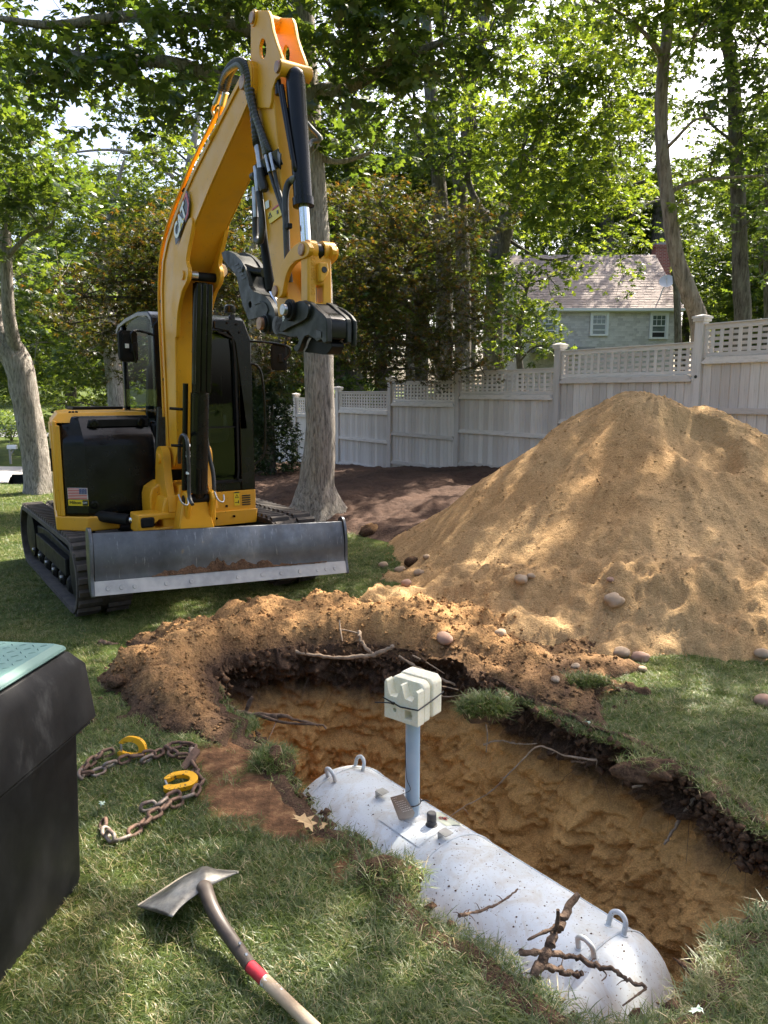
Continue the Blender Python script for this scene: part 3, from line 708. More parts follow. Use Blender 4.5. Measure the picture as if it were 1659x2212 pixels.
MB().prism([(CY0 + .05, .95), (.24, .95), (.24, 2.48), (CY0 + .05, 2.48)], CX1 - .035, CX1 - .012, FX).build('cab_door', M_BLKM, cab, 30)  # left solid, its window filled in to keep the cab interior dark
MB().prism(sm([(-.91, 1.63), (-.02, 1.63), (.045, 1.7), (-.06, 2.1), (-.085, 2.44), (-.30, 2.53), (-.7, 2.545), (-.89, 2.47), (-.915, 2.30)], 3), CX0 + .002, CX0 + .008, FX).build('side_window', M_GLASS, cab, 30)
MB().box(((CX0 + .52) / 2, CY0 + .02, 1.98), (.52 - CX0 - .08, .006, .90)).build('windscreen', M_GLASS_SHADE, cab, 0)
MB().box(((CX0 + .52) / 2, CY0 + .008, 1.28), (.52 - CX0 - .08, .006, .50)).build('lower_windscreen', M_GLASS_SHADE, cab, 0)
MB().box((.16, CY0 + .0, 1.535), (.70, .02, .014)).build('glass_edge', M_BLKM, cab, 0)
seat = MB().prism([(-.10, 1.42), (-.05, 1.32), (.40, 1.32), (.45, 1.42), (.44, 1.50), (-.08, 1.50)], -.35, .12, FY).build('seat', M_SEAT, cab, 40, .03)
MB().prism([(-.06, 1.5), (.42, 1.5), (.40, 2.10), (.30, 2.28), (.08, 2.28), (-.02, 2.10)], .04, .16, FY).build('seat_back', M_SEAT, seat, 40, .03)
for k in range(9): MB().lathe([(0, .10), (.014, .115), (.028, .10)], (.30, -.45, 1.04 + k * .03), (0, 0, 1), 16, False).build('seat_bellows', M_SEAT, seat, 40)
MB().prism(sm([(.20, 1.40), (.22, 1.56), (.27, 1.66), (.34, 1.68), (.42, 1.67), (.455, 1.60), (.46, 1.40)], 3), -.80, -.50, FY).build('control_console', M_CONS, cab, 40, .02)
MB().box((.43, -.81, 1.59), (.03, .01, .11)).build('console_label', M_WHITE, cab, 0)
for k in range(3): MB().lathe([(0, .055 - k * .01), (.012, .06 - k * .01), (.024, .05 - k * .01)], (.36, -.66, 1.68 + k * .022), (0, 0, 1), 14).build('joystick_boot', M_SEAT, cab, 40)
MB().tube(catmull([(.385, -.82, 1.50), (.39, -.84, 1.68), (.36, -.84, 1.78), (.325, -.84, 1.85)], 4), [.013] * 9 + [.013, .015, .018, .016], 8).build('control_lever', M_BLK, cab, 40)
MB().tube(catmull([(.12, -.84, 1.10), (.10, -.86, 1.50), (.08, -.86, 1.72)], 4), .014, 8).build('travel_lever', M_BLK, cab, 40)
MB().box((.10, -.86, 1.73), (.16, .02, .02)).build('lever_grip', M_BLK, cab, 0, .006)
MB().tube(catmull([(.46, -.7, 1.72), (.45, -.72, 1.95), (.46, -.7, 2.02)], 4), .010, 8).build('grab_handle', M_BLK, cab, 40)
MB().tube(catmull([(.10, -.9, 2.32), (.135, -.9, 2.30), (.12, -.9, 2.22), (.115, -.9, 2.12)], 4), .006, 6).build('hanging_tag', M_RED, cab, 40)
# roof lamp, mirrors, handrail
lamp = MB().lathe([(0, .05), (.02, .055), (.06, .055), (.075, .035)], (.50, -.86, 2.60), (0, 0, 1), 20).build('cab_lamp', M_BLK, cab, 40)
MB().box((.50, -.90, 2.555), (.05, .05, .06)).build('lamp_bracket', M_BLK, lamp, 0, .008)
for q, p in enumerate(((.43, -.955, 2.50), (.52, -.955, 2.49), (.55, -.955, 2.42))): MB().lathe([(0, .012), (.014, .010)], p, (0, -1, 0), 10).build('cab_bolt', M_BLKM, cab, 30)
def mirror(c, w, h, yaw, arm):
    R = Matrix.Rotation(yaw, 3, 'Z'); c = Vector(c)
    b = MB()
    for s, y0, y1 in ((1.0, -.01, .02), (.90, -.02, -.01), (.78, -.026, -.02)):
        pr = sm([(-w / 2 * s, -h / 2 * s), (w / 2 * s, -h / 2 * s), (w / 2 * s, h / 2 * s), (-w / 2 * s, h / 2 * s)], 1)
        pr = [(x, z) for x, z in [(-w / 2 * s + .02, -h / 2 * s), (w / 2 * s - .02, -h / 2 * s), (w / 2 * s, -h / 2 * s + .02), (w / 2 * s, h / 2 * s - .02), (w / 2 * s - .02, h / 2 * s), (-w / 2 * s + .02, h / 2 * s), (-w / 2 * s, h / 2 * s - .02), (-w / 2 * s, -h / 2 * s + .02)]]
        b.prism(pr, y0, y1, lambda u, v, ww: c + R @ Vector((u, ww, v)))
    o = b.build('mirror', M_BLKM, ex, 30, .006)
    MB().box(c + R @ Vector((-.03, -.034, .0)), (.03, .012, .035), R).build('mirror_label', M_WHITE, o, 0) if w > .16 else None
    MB().box(c + R @ Vector((.02, -.045, -.01)), (.045, .04, .08), R).build('mirror_clamp', M_BLKM, o, 0, .008)
    MB().tube(catmull(arm, 5), .011, 8).build('mirror_arm', M_BLK, o, 40)
    return o
mirror((-.555, -1.2, 2.24), .168, .255, .25, [(-.51, -1.25, 2.10), (-.53, -1.25, 2.22), (-.54, -1.25, 2.33), (-.50, -1.23, 2.365), (-.40, -1.1, 2.372), (-.27, -.96, 2.36)])
mirror((.87, -1.12, 2.19), .150, .245, -.45, [(.66, -.95, 2.34), (.78, -1.08, 2.325), (.93, -1.19, 2.29), (.945, -1.2, 2.22), (.90, -1.18, 2.17)])
MB().tube(catmull([(.67, -.93, 2.13), (.715, -.95, 2.115), (.765, -.95, 2.03), (.79, -.95, 1.75), (.785, -.95, 1.40), (.76, -.95, 1.25), (.67, -.93, 1.15)], 6), .013, 10).build('handrail', M_BLK, ex, 50)

# ---- swing post, foot of the boom, swing cylinder
def prismy(name, prof, y0, y1, mat=M_YEL, holes=(), bevel=.015, parent=ex): return MB().prism(prof, y0, y1, FY, holes).build(name, mat, parent, 30, bevel, 3)
sp = prismy('swing_post', [(-.42, .70), (.04, .70), (.05, .86), (.0, 1.0), (-.09, 1.0), (-.10, 1.08), (-.27, 1.08), (-.28, 1.0), (-.40, .98), (-.43, .86)], -1.50, -1.12)
prismy('swing_arm', [(-.64, .70), (-.25, .68), (-.25, .86), (-.64, .86)], -1.52, -1.28, M_YEL, [[(-.50, .735), (-.50, .775), (-.47, .80), (-.34, .80), (-.32, .775), (-.34, .735)]], .02)
MB().prism([(-.62, .745), (-.5, .745), (-.5, .835), (-.62, .835)], -1.535, -1.25, FY).build('arm_boss', M_BLKM, ex, 30, .02)
MB().cyl((-.95, -.75, .80), (-.64, -1.28, .785), .05, n=16).build('swing_cylinder', M_BLKM, ex, 40)
MB().cyl((-.80, -1.01, .793), (-.60, -1.34, .785), .033, n=16).build('swing_rod', M_CHROME, ex, 40)
prismy('post_housing', [(-.46, .98), (-.44, 1.04), (-.36, 1.09), (-.22, 1.09), (-.22, .72), (-.46, .72)], -1.28, -1.02, M_YEL, [], .015)
prismy('hose_slot', [(-.35, .78), (-.27, .78), (-.27, 1.02), (-.33, 1.02)], -1.30, -1.275, M_INK, [], .004)
for sgn, x in ((-1, -.345), (1, .025)):
    lug = [(-1.52, .86), (-1.17, .86), (-1.17, 1.05), (-1.20, 1.22), (-1.225, 1.30)] + [(-1.33 + .105 * math.cos(rad(a)), 1.30 + .105 * math.sin(rad(a))) for a in np.linspace(0, 180, 9)] + [(-1.43, 1.22), (-1.45, 1.1), (-1.50, .98)]
    plate('boom_lug', lug, x - .032, x + .032, M_YEL, ex, .016)
    pin('foot_pin', (x + sgn * .034, -1.33, 1.30), (1, 0, 0), .042, .03, M_YEL)
MB().prism([(-.36, .66), (-.02, .66), (-.09, .96), (-.30, .96)], -1.66, -1.46, FY).build('cylinder_bracket', M_YEL, ex, 30, .015)
for x in (-.265, -.055):
    plate('cylinder_lug', [(-1.72, .92), (-1.73, .98), (-1.70, 1.03), (-1.63, 1.045), (-1.57, 1.0), (-1.52, .80), (-1.52, .70), (-1.60, .70)], x - .022, x + .022, M_YEL, ex, .012)
pin('foot_pin', (-.16, -1.64, .975), (1, 0, 0), .038, .27, M_BLKM)
for x in (-.31, -.0):
    hose('lifting_hook', [(x - .04, -1.70, 1.03), (x - .03, -1.74, .97), (x, -1.75, .945), (x + .025, -1.74, .955), (x + .03, -1.72, 1.0)], .007, M_STEEL)

# ---- boom
BX0, BX1 = -.29, -.03
bk = [(-3.17, 3.84), (-2.68, 3.655), (-2.19, 3.46), (-1.98, 3.36), (-1.70, 3.215), (-1.49, 3.075), (-1.36, 2.93), (-1.29, 2.72), (-1.265, 2.46), (-1.265, 2.08), (-1.26, 1.65), (-1.235, 1.36), (-1.24, 1.25)]
inn = [(-1.33, 1.20), (-1.43, 1.24), (-1.53, 1.36), (-1.54, 1.60), (-1.57, 1.85), (-1.60, 2.22), (-1.64, 2.45), (-1.70, 2.63), (-1.83, 2.83), (-2.0, 2.98), (-2.17, 3.09), (-2.48, 3.27), (-2.84, 3.455), (-3.05, 3.56), (-3.16, 3.62), (-3.20, 3.70), (-3.20, 3.79)]
boom = plate('boom', bk + inn, BX0 + .012, BX1 - .012, M_YEL, ex, .004)
# side flanges, a raised border along both edges of each side
for x0, x1 in ((BX0, BX0 + .011), (BX1 - .011, BX1)):
    w = .035
    ring_in = [(-3.10, 3.78), (-2.66, 3.61), (-2.17, 3.415), (-1.96, 3.315), (-1.72, 3.18), (-1.52, 3.045), (-1.395, 2.91), (-1.33, 2.71), (-1.305, 2.46), (-1.305, 2.08), (-1.30, 1.65), (-1.30, 1.40), (-1.48, 1.40), (-1.50, 1.60), (-1.53, 1.85), (-1.56, 2.22), (-1.60, 2.46), (-1.66, 2.65), (-1.80, 2.865), (-1.98, 3.015), (-2.15, 3.13), (-2.46, 3.31), (-2.82, 3.495), (-3.10, 3.63)]
    MB().prism(bk + inn, x0, x1, FX, [ring_in]).build('boom_flange', M_YEL, boom, 30, .003)
for x in (BX0 + .002, BX1 - .002):
    g = [(-2.14, 3.10), (-2.10, 3.02), (-2.02, 2.92), (-1.975, 2.84), (-2.005, 2.79), (-2.005, 2.73), (-1.955, 2.685), (-1.88, 2.65), (-1.80, 2.58), (-1.73, 2.48), (-1.69, 2.36), (-1.675, 2.30), (-1.61, 2.30), (-1.585, 2.42), (-1.60, 2.62), (-1.66, 2.80), (-1.80, 2.95), (-2.05, 3.12)]
    plate('cylinder_gusset', sm(g, 3), x - .016, x + .016, M_YEL, boom, .008)
    pin('gusset_pin', (x + (-.02 if x < -.16 else .02), -1.90, 2.745), (1, 0, 0), .036, .02, M_YEL, boom)
pin('tip_pin', (BX0 - .006, -3.10, 3.735), (1, 0, 0), .045, .03, M_PIN, boom)
pin('gusset_pin', (-.16, -1.90, 2.745), (1, 0, 0), .034, .25, M_BLKM, boom)
MB().lathe([(0, .02), (.03, .05), (.10, .062), (.115, .062), (.118, .055)], (.03, -1.72, 2.83), (0, -1, -.12), 22).build('boom_lamp', M_BLK, boom, 40)
MB().lathe([(0, .052), (.004, .05)], (.03, -1.839, 2.816), (0, -1, -.12), 22).build('lamp_lens', M_LAMP, boom, 40)
# maker's mark on the boom: white letters, yellow triangle, red and black angular border
mo = Vector((BX0 - .004, -1.90, 3.165)); mu = Vector((0, -.84, .54)).normalized(); mv = Vector((0, .54, .84)).normalized()
def mk(u, v, w): p = mo + mu * u + mv * v; return (p.x - w, p.y, p.z)
mk_root = MB().prism([(-.235, -.052), (-.20, .03), (-.17, .052), (.10, .052), (.185, .085), (.205, .06), (.185, -.04), (.12, -.085), (.04, -.085), (.04, -.06), (-.20, -.066)], 0, .002, mk).build('boom_emblem', M_INK, boom, 0)
MB().prism([(.10, .062), (.175, .075), (.192, .055), (.175, -.035), (.115, -.076), (.05, -.076), (.05, -.056), (.11, -.054), (.152, -.024), (.166, .044)], .002, .004, mk).build('emblem_border', M_RED, mk_root, 0)
MB().prism([(-.075, -.046), (.045, -.046), (-.015, .0)], .003, .005, mk).build('emblem_triangle', M_STKY, mk_root, 0)
place_text('lettering', 'CAT', M_WHITE, mk(-.045, -.002, .0055), mu, mv, .155, mk_root, bold=.006, sx=.98)

# boom cylinder
CT = Vector((-.16, -1.90, 2.745)); CB = Vector((-.16, -1.64, .975)); cd = (CB - CT).normalized()
cyl = MB().cyl(CT + cd * .05, CT + cd * .92, .066, n=24)
cyl.cyl(CT + cd * .04, CT + cd * .10, .05, n=16)
cyl = cyl.build('boom_cylinder', M_BLK, ex, 40)
guard = MB()
for k in (-1, 0, 1): guard.bar(CT + cd * .06 + Vector((k * .045, -.075, 0)), CT + cd * .90 + Vector((k * .045, -.075, 0)), .040, .018, (0, -1, 0))
guard.build('cylinder_guard', M_BLK, cyl, 30, .006)
MB().cyl(CT + cd * .90, CB - cd * .055, .074, n=24).build('cylinder_barrel', M_BLK, cyl, 40)
MB().lathe([(0, .078), (.03, .080), (.032, .06), (.08, .05)], CB - cd * .09, cd, 22).build('cylinder_end', M_BLK, cyl, 40)
MB().cyl((-.265, -1.60, 1.05), (-.265, -1.74, 1.93), .022, n=12).build('cylinder_pipe', M_BLK, cyl, 40)
for z in (1.42, 1.72): MB().cyl((-.25, -1.66, z), (-.37, -1.63, z + .01), .012, n=10).build('pipe_stud', M_BLK, cyl, 40)
MB().lathe([(0, .03), (.05, .03)], CT + Vector((-.05, -.05, .0)), (-1, 0, 0), 14).build('cylinder_port', M_STEEL, cyl, 40)
# hoses by the foot of the boom
hose('foot_hose', [L(416, 1090, -.30), L(409, 1070, -.30), L(408, 1020, -.30), L(406, 970, -.31), L(404, 950, -.31), L(398, 940, -.30), L(391, 945, -.29), L(388, 970, -.28), L(388, 1000, -.26)], .016, M_HOSE)
for py, c in ((962, M_WHITE), (978, M_STEEL), (985, M_WHITE), (1022, M_WHITE)): pin('hose_band', L(406.5, py, -.305), (0, .1, 1), .0175, .022 if c == M_WHITE else .03, c)
hose('foot_hose', [L(443, 870, -.08), L(444, 930, -.06), L(452, 985, -.03), L(460, 1020, -.01), L(462, 1060, -.02), L(452, 1085, -.05), L(443, 1092, -.07)], .019, M_HOSE)
pin('hose_band', L(443, 886, -.075), (0, 0, 1), .0205, .018, M_RED)
for k in range(4):
    x = 338 + k * 5
    hose('bulkhead_hose', [Lf(344 + k * 4, 880 + k * 3, -1.15), Lf(342 + k * 4, 930, -1.12), Lf(340 + k * 6, 985, -1.08), Lf(346 + k * 6, 1040, -1.0)], .018, M_HOSE)

# yellow hydraulic lines along the back of the boom
for k, (off, x) in enumerate(((.055, -.26), (.075, -.20), (.035, -.28), (.05, -.10))):
    pts = []
    off += .035
    for (y, z), (ny, nz) in zip(bk[1:11], ((.37, .93), (.37, .93), (.42, .9), (.5, .86), (.62, .78), (.8, .6), (.96, .28), (1, .05), (1, 0), (1, 0))):
        pts.append((x, y + ny * off, z + nz * off))
    hose('boom_line', pts, .0115, M_YEL, boom, 8, 4)
for y, z in ((-1.30, 2.60), (-1.90, 3.36), (-1.25, 1.95)):
    MB().box((-.20, y + .05, z + .02), (.16, .05, .025)).build('line_clamp', M_BLKM, boom, 0, .005)

# ---- stick
SX0, SX1 = -.235, -.085
sl = yz([(553, 24), (546, 36), (545, 60), (545, 154), (537, 200), (535, 222), (551, 347), (566, 417), (573, 486), (578, 528), (592, 616), (600, 686), (623, 678), (617, 616), (613, 486), (608, 417), (602, 351), (593, 250), (590, 220), (592, 193), (600, 171), (611, 158), (614, 138), (611, 123), (600, 92), (592, 66), (587, 36), (582, 24)], SX0)
sl_low = yz([(545, 140), (537, 200), (535, 222), (551, 347), (566, 417), (573, 486), (578, 528), (592, 616), (600, 686), (623, 678), (617, 616), (613, 486), (608, 417), (602, 351), (593, 250), (586, 160), (570, 150)], SX0)
stick = plate('stick', sl_low, SX0 + .004, SX1 - .004, M_YEL, ex, .006)
hole = yz(circle(512 * .2197 + 459, 485 * .2197, 7.2, 14, 22), SX0)
for x in (SX0 - .012, SX1 - .008): plate('stick_plate', sl[:6] + yz([(560, 235), (586, 235)], SX0) + sl[18:], x, x + .022, M_YEL, stick, .005, [hole])
pA = L(553, 41, SX0); pB = L(608, 147, SX0)
for p in (pA, pB):
    MB().cyl((SX0 - .02, p.y, p.z), (SX1 + .03, p.y, p.z), .045, n=18).build('stick_boss', M_YEL, stick, 40)
    for x, s in ((SX0 - .026, -1), (SX1 + .036, 1)): pin('stick_pin', (x, p.y, p.z), (1, 0, 0), .034, .014, M_PIN, stick)
pC = L(530, 190, SX0); pin('stick_pin', (-.16, -3.10, 3.735), (1, 0, 0), .05, .25, M_BLKM, stick)
place = L(590, 470, SX0 - .003)
wst = plate('warning_sticker', yz([(579, 461), (606, 441), (609, 465), (583, 484)], SX0 - .004), SX0 - .006, SX0 - .002, M_STKY, stick, 0)
plate('sticker_band', yz([(590, 452), (606, 440), (606.4, 443.5), (590.5, 455.5)], SX0), SX0 - .009, SX0 - .006, M_RED, wst, 0)
plate('warning_triangle', yz([(582, 474), (590, 468), (585.5, 459)], SX0), SX0 - .009, SX0 - .006, M_INK, wst, 0, [yz([(583.4, 471.6), (588, 468), (585.5, 462.5)], SX0)])
plate('sticker_mark', yz([(600, 456), (603, 454), (604, 461), (601, 463)], SX0), SX0 - .009, SX0 - .006, M_INK, wst, 0)
plate('small_label', yz([(574.5, 437), (582, 432), (583, 448), (575.5, 453)], SX0), SX0 - .006, SX0 - .002, M_WHITE, stick, 0)
# bucket cylinder down the front of the stick
c0 = L(637, 150, -.16); c1 = L(656, 446, -.16); c2 = L(694, 556, -.16)
d01 = (c1 - c0).normalized()
bcyl = MB().lathe([(.0, .03), (.02, .05), (.05, .056), ((c1 - c0).length - .05, .056), ((c1 - c0).length - .045, .064), ((c1 - c0).length, .064), ((c1 - c0).length + .004, .045)], c0, d01, 24).build('bucket_cylinder', M_BLK, stick, 40)
rod_end = c1 + d01 * .36
MB().cyl(c1, rod_end, .032, n=18).build('bucket_rod', M_CHROME, bcyl, 40)
for px0, py0, px1, py1 in ((602, 175, 632, 345), (609, 185, 638, 370)):
    hose('cylinder_pipe', [L(px0, py0, -.225), L((px0 * 2 + px1) / 3, (py0 * 2 + py1) / 3, -.225), L(px1 - 4, py1 - 25, -.22), L(px1, py1, -.21)], .013, M_BLK, bcyl)
MB().cyl(L(600, 172, -.22), L(602, 205, -.22), .02, n=10).build('pipe_elbow', M_BLK, bcyl, 40)
hose('cylinder_hose', [L(641, 385, -.20), L(624, 395, -.22), L(617, 425, -.235), L(618, 480, -.24), L(621, 560, -.235), L(626, 610, -.22)], .02, M_HOSE, stick)
MB().cyl(L(640, 384, -.20), L(630, 390, -.215), .022, n=10).build('hose_sleeve', M_GREYHOSE, stick, 40)
# hose bundle from the boom over to the stick
top_h = [(L(478, 195, -.27), L(488, 160, -.27), L(505, 138, -.28), L(525, 135, -.29), L(536, 160, -.29), L(545, 220, -.275), L(553, 300, -.265), L(556, 315, -.265)),
         (L(474, 205, -.27), L(484, 168, -.28), L(500, 148, -.29), L(518, 142, -.30), L(529, 170, -.295), L(541, 225, -.28), L(560, 280, -.265), L(574, 335, -.26)),
         (L(489, 195, -.25), L(500, 160, -.26), L(515, 140, -.27), L(528, 150, -.29), L(540, 200, -.285), L(555, 255, -.27), L(575, 310, -.26), L(584, 330, -.26))]
for k, p in enumerate(top_h): hose('crossover_hose', p, (.026, .019, .019)[k], (M_HOSE, M_GREYHOSE, M_HOSE)[k], boom, 10, 4, 14)
for (a, b, r) in (((476, 200), (468, 222), .019), ((488, 200), (481, 228), .022), ((472, 208), (464, 226), .016)):
    MB().cyl(L(*a, -.27), L(*b, -.27), r, n=10).build('hose_fitting', M_STEEL, boom, 40)
hose('boom_line', [L(481, 226, -.27), L(476, 250, -.27), L(475, 268, -.275), L(455, 300, -.285)], .018, M_YEL, boom)
hose('boom_line', [L(464, 226, -.25), L(459, 240, -.25), L(463, 262, -.25), L(440, 305, -.25)], .012, M_YEL, boom)
# fittings and bracket half way down the stick
brk = MB(); q0 = L(556, 372, -.25); q1 = L(606, 338, -.25)
brk.bar(q0, q1, .09, .008, (1, 0, .3)); brk.bar(L(600, 342, -.25), L(607, 350, -.25), .09, .008, (1, 0, .3))
brk.build('hose_bracket', M_BLK, stick, 30, .003)
for pts, r in (([(556, 315), (560, 340), (563, 365)], .022), ([(575, 336), (578, 352), (583, 372)], .013), ([(585, 332), (588, 350), (593, 370)], .013)):
    MB().tube([L(*p, -.262) for p in pts], [r, r * .85, r * .95], 10).build('hose_fitting', M_STEEL, stick, 40)
MB().tube([L(562, 365, -.262), L(564, 385, -.262), L(569, 402, -.262), L(571, 412, -.262)], [.024, .028, .03, .022], 12).build('coupler_cap', M_HOSE, stick, 40)
MB().tube([L(552, 360, -.25), L(555, 385, -.25), L(558, 420, -.25)], [.016, .018, .016], 10).build('hose_fitting', M_STEEL, stick, 40)
MB().cyl(L(545, 382, -.25), L(552, 378, -.25), .022, n=12).build('coupler_cap', M_HOSE, stick, 40)
hose('stick_hose', [L(559, 415, -.25), L(563, 445, -.25), L(567, 490, -.25), L(564, 518, -.25), L(556, 521, -.24), L(552, 505, -.235), L(551, 440, -.235)], .021, M_HOSE, stick)
MB().tube([L(549, 405, -.24), L(551, 430, -.24), L(553, 470, -.24)], [.015, .019, .017], 10).build('hose_fitting', M_STEEL, stick, 40)
hose('stick_hose', [L(583, 372, -.255), L(590, 395, -.25), L(602, 430, -.245), L(613, 465, -.24), L(616, 500, -.24), L(618, 550, -.235)], .012, M_HOSE, stick)
hose('stick_hose', [L(593, 370, -.255), L(598, 395, -.25), L(608, 430, -.245), L(616, 465, -.24), L(619, 500, -.24), L(621, 550, -.235)], .012, M_HOSE, stick)
MB().box(L(621, 490, -.24), (.03, .075, .03)).build('hose_clamp', M_BLKM, stick, 0, .005)
hose('loose_hose', [L(662, 265, -.06), L(675, 280, -.02), L(690, 296, .0), L(688, 304, .0), L(674, 306, -.03), L(666, 318, -.07)], .014, M_GREYHOSE, stick, 8, 8)
# thumb cylinder behind the stick
t0 = L(561, 430, -.16); t1 = L(586, 628, -.16); t2 = L(602, 668, -.16)
tcy = MB().lathe([(0, .02), (.02, .034), ((t1 - t0).length - .02, .034), ((t1 - t0).length, .03)], t0, t1 - t0, 18).build('thumb_cylinder', M_BLKM, stick, 40)
MB().cyl(t1, t2, .017, n=12).build('thumb_rod', M_CHROME, tcy, 40)

# ---- linkage, quick hitch and thumb
K = lambda x, y: (475.2 + x * .17578, 540 + y * .17578)
K2 = lambda x, y: (270 + x * .3255, 486 + y * .3255)
def plateK(name, pts, x0, x1, mat, parent, kk=K, xr=None, smooth=2, bevel=.008, holes=()):
    xr = x0 if xr is None else xr
    pr = yz([kk(*p) for p in pts], xr)
    return plate(name, sm(pr, smooth) if smooth else pr, x0, x1, mat, parent, bevel, [yz([kk(*p) for p in h], xr) for h in holes])
LX0, LX1 = -.27, -.09
link = [(978, 430), (985, 385), (1010, 320), (1060, 220), (1110, 150), (1160, 112), (1200, 112), (1225, 150), (1215, 195), (1180, 222), (1140, 235), (1095, 275), (1065, 345), (1050, 420), (1040, 465), (1015, 485), (985, 470)]
pl1 = yz([K2(1175, 165)], LX0)[0]; pl2 = yz([K2(1000, 440)], LX0)[0]
for x in (LX0, LX1 - .03):
    o = plateK('side_link', link, x, x + .03, M_YEL, stick, K2, LX0, 2, .008)
    for p in (pl1, pl2): pin('link_pin', (x - .004 if x < -.2 else x + .034, p[0], p[1]), (1, 0, 0), .034, .016, M_PIN, o)
barrel = MB()
barrel.cyl((LX0 + .03, *pl1), (LX0 + .075, *pl1), .058, n=20); barrel.cyl((LX1 - .06, *pl1), (LX1 + .015, *pl1), .06, n=20)
barrel.cyl((LX1 + .015, *pl1), (LX1 + .035, *pl1), .042, n=16)
barrel.build('link_barrel', M_YEL, stick, 40)
MB().cyl((LX0 + .075, *pl1), (LX1 - .06, *pl1), .046, n=18).build('rod_eye', M_BLK, stick, 40)
pl3 = (L(690, 668, -.16).y, L(690, 668, -.16).z)
dn = Vector((0, pl3[0] - pl1[0], pl3[1] - pl1[1])); dl = dn.length; dn.normalize(); nx = Vector((1, 0, 0)); ny = nx.cross(dn)
def HL(u, v, w): return Vector(((LX0 + LX1) / 2 + u, *pl1)) + dn * v + ny * w
hw = (LX1 - LX0) / 2 - .012
MB().prism([(-hw, -.02), (-hw + .07, .02), (hw - .075, .05), (hw - .03, .0), (hw, .02), (hw, dl + .02), (hw - .05, dl + .04), (-hw + .05, dl + .04), (-hw, dl + .02)], -.045, .045, HL,
           [[(-hw + .055, dl * .60), (hw - .055, dl * .60), (hw - .055, dl * .9), (-hw + .055, dl * .9)]]).build('power_link', M_YEL, stick, 30, .012)
MB().prism([(hw - .10, dl * .22), (hw - .045, dl * .20), (hw - .035, dl * .36), (hw - .07, dl * .56), (hw - .10, dl * .56)], -.08, -.04, HL).build('lifting_eye', M_YEL, stick, 30, .01)
MB().lathe([(0, .018), (.004, .016)], HL(hw - .07, dl * .34, -.081 if ny.y > 0 else .081), ny * -1, 14).build('eye_hole', M_INK, stick, 30)
place_text('cast_lettering', 'SWL 2000 KGS', M_YEL, HL(-hw + .035, dl * .42, -.046 if ny.y > 0 else .046), dn * -1, nx * -1 if ny.y > 0 else nx, .035, stick)
HX0, HX1 = -.27, -.11
hp = [(690, 860), (780, 815), (870, 770), (915, 690), (975, 635), (1040, 618), (1110, 650), (1180, 720), (1260, 785), (1300, 835), (1312, 900), (1312, 1130), (1270, 1142), (1240, 1100), (1190, 1130), (1140, 1080), (1090, 1050), (1040, 1065), (1010, 1120), (985, 1200), (955, 1252), (910, 1235), (905, 1190), (950, 1160), (965, 1120), (950, 1070), (880, 1075), (830, 1065), (760, 1040), (690, 1030)]
hitch = plateK('quick_hitch', hp, HX0, HX0 + .035, M_HITCH, ex, K, HX0, 0, .008)
plateK('hitch_plate', hp, HX1 - .03, HX1, M_HITCH, hitch, K, HX0, 0, .008)
plateK('hitch_core', [(700, 880), (790, 835), (880, 790), (985, 660), (1040, 640), (1100, 670), (1250, 800), (1280, 860), (1280, 1040), (1200, 1020), (1090, 1010), (980, 1030), (880, 1045), (770, 1020), (700, 1010)], HX0 + .035, HX1 - .03, M_BLKM, hitch, K, HX0, 0, .01)
raised = [(860, 800), (930, 680), (985, 640), (1045, 630), (1110, 670), (1130, 720), (1110, 830), (1010, 900), (880, 960), (800, 1010), (770, 970)]
for x in (HX0 - .022, HX1 - .004): plateK('hitch_boss', raised, x, x + .026, M_HITCH, hitch, K, HX0, 2, .01)
pc = yz([K(925, 745)], HX0)[0]
for r, a, b, m in ((.062, -.048, -.02, M_BLKM), (.044, -.062, -.046, M_BLKM), (.033, -.085, -.06, M_STEEL)): MB().cyl((HX0 + a, *pc), (HX0 + b, *pc), r, n=20).build('hitch_pin', m, hitch, 40, .004)
jaw = [(1010, 1125), (1050, 1065), (1095, 1052), (1200, 1100), (1285, 1150), (1270, 1220), (1215, 1280), (1130, 1275), (1050, 1262), (955, 1252), (985, 1200)]
plateK('hitch_jaw', jaw, HX0 + .045, HX1 - .035, M_BLKM, hitch, K, HX0, 2, .015)
rb = [(1200, 760), (1260, 795), (1300, 850), (1305, 960), (1300, 1090), (1260, 1110), (1200, 1080)]
plateK('hitch_body', rb, HX0 + .03, HX1 + .03, M_BLK, hitch, K, HX0, 0, .02)
plateK('hitch_plate', [(1110, 670), (1190, 710), (1270, 780), (1318, 850), (1322, 960), (1318, 1165), (1285, 1175), (1255, 1120), (1150, 1020), (1060, 800)], HX1 + .01, HX1 + .032, M_HITCH, hitch, K, HX0, 0, .006)
plateK('hitch_slot', [(1188, 985), (1250, 1005), (1250, 1075), (1190, 1085)], HX0 - .004, HX0 + .02, M_INK, hitch, K, HX0, 0, 0)
plateK('data_plate', [(778, 815), (840, 790), (843, 925), (784, 955)], HX0 - .006, HX0 - .001, M_WHITE, hitch, K, HX0, 0, 0)
for k in range(6): plateK('plate_line', [(784, 835 + k * 20), (836, 812 + k * 20), (836, 817 + k * 20), (784, 840 + k * 20)], HX0 - .008, HX0 - .006, M_CONS, hitch, K, HX0, 0, 0)
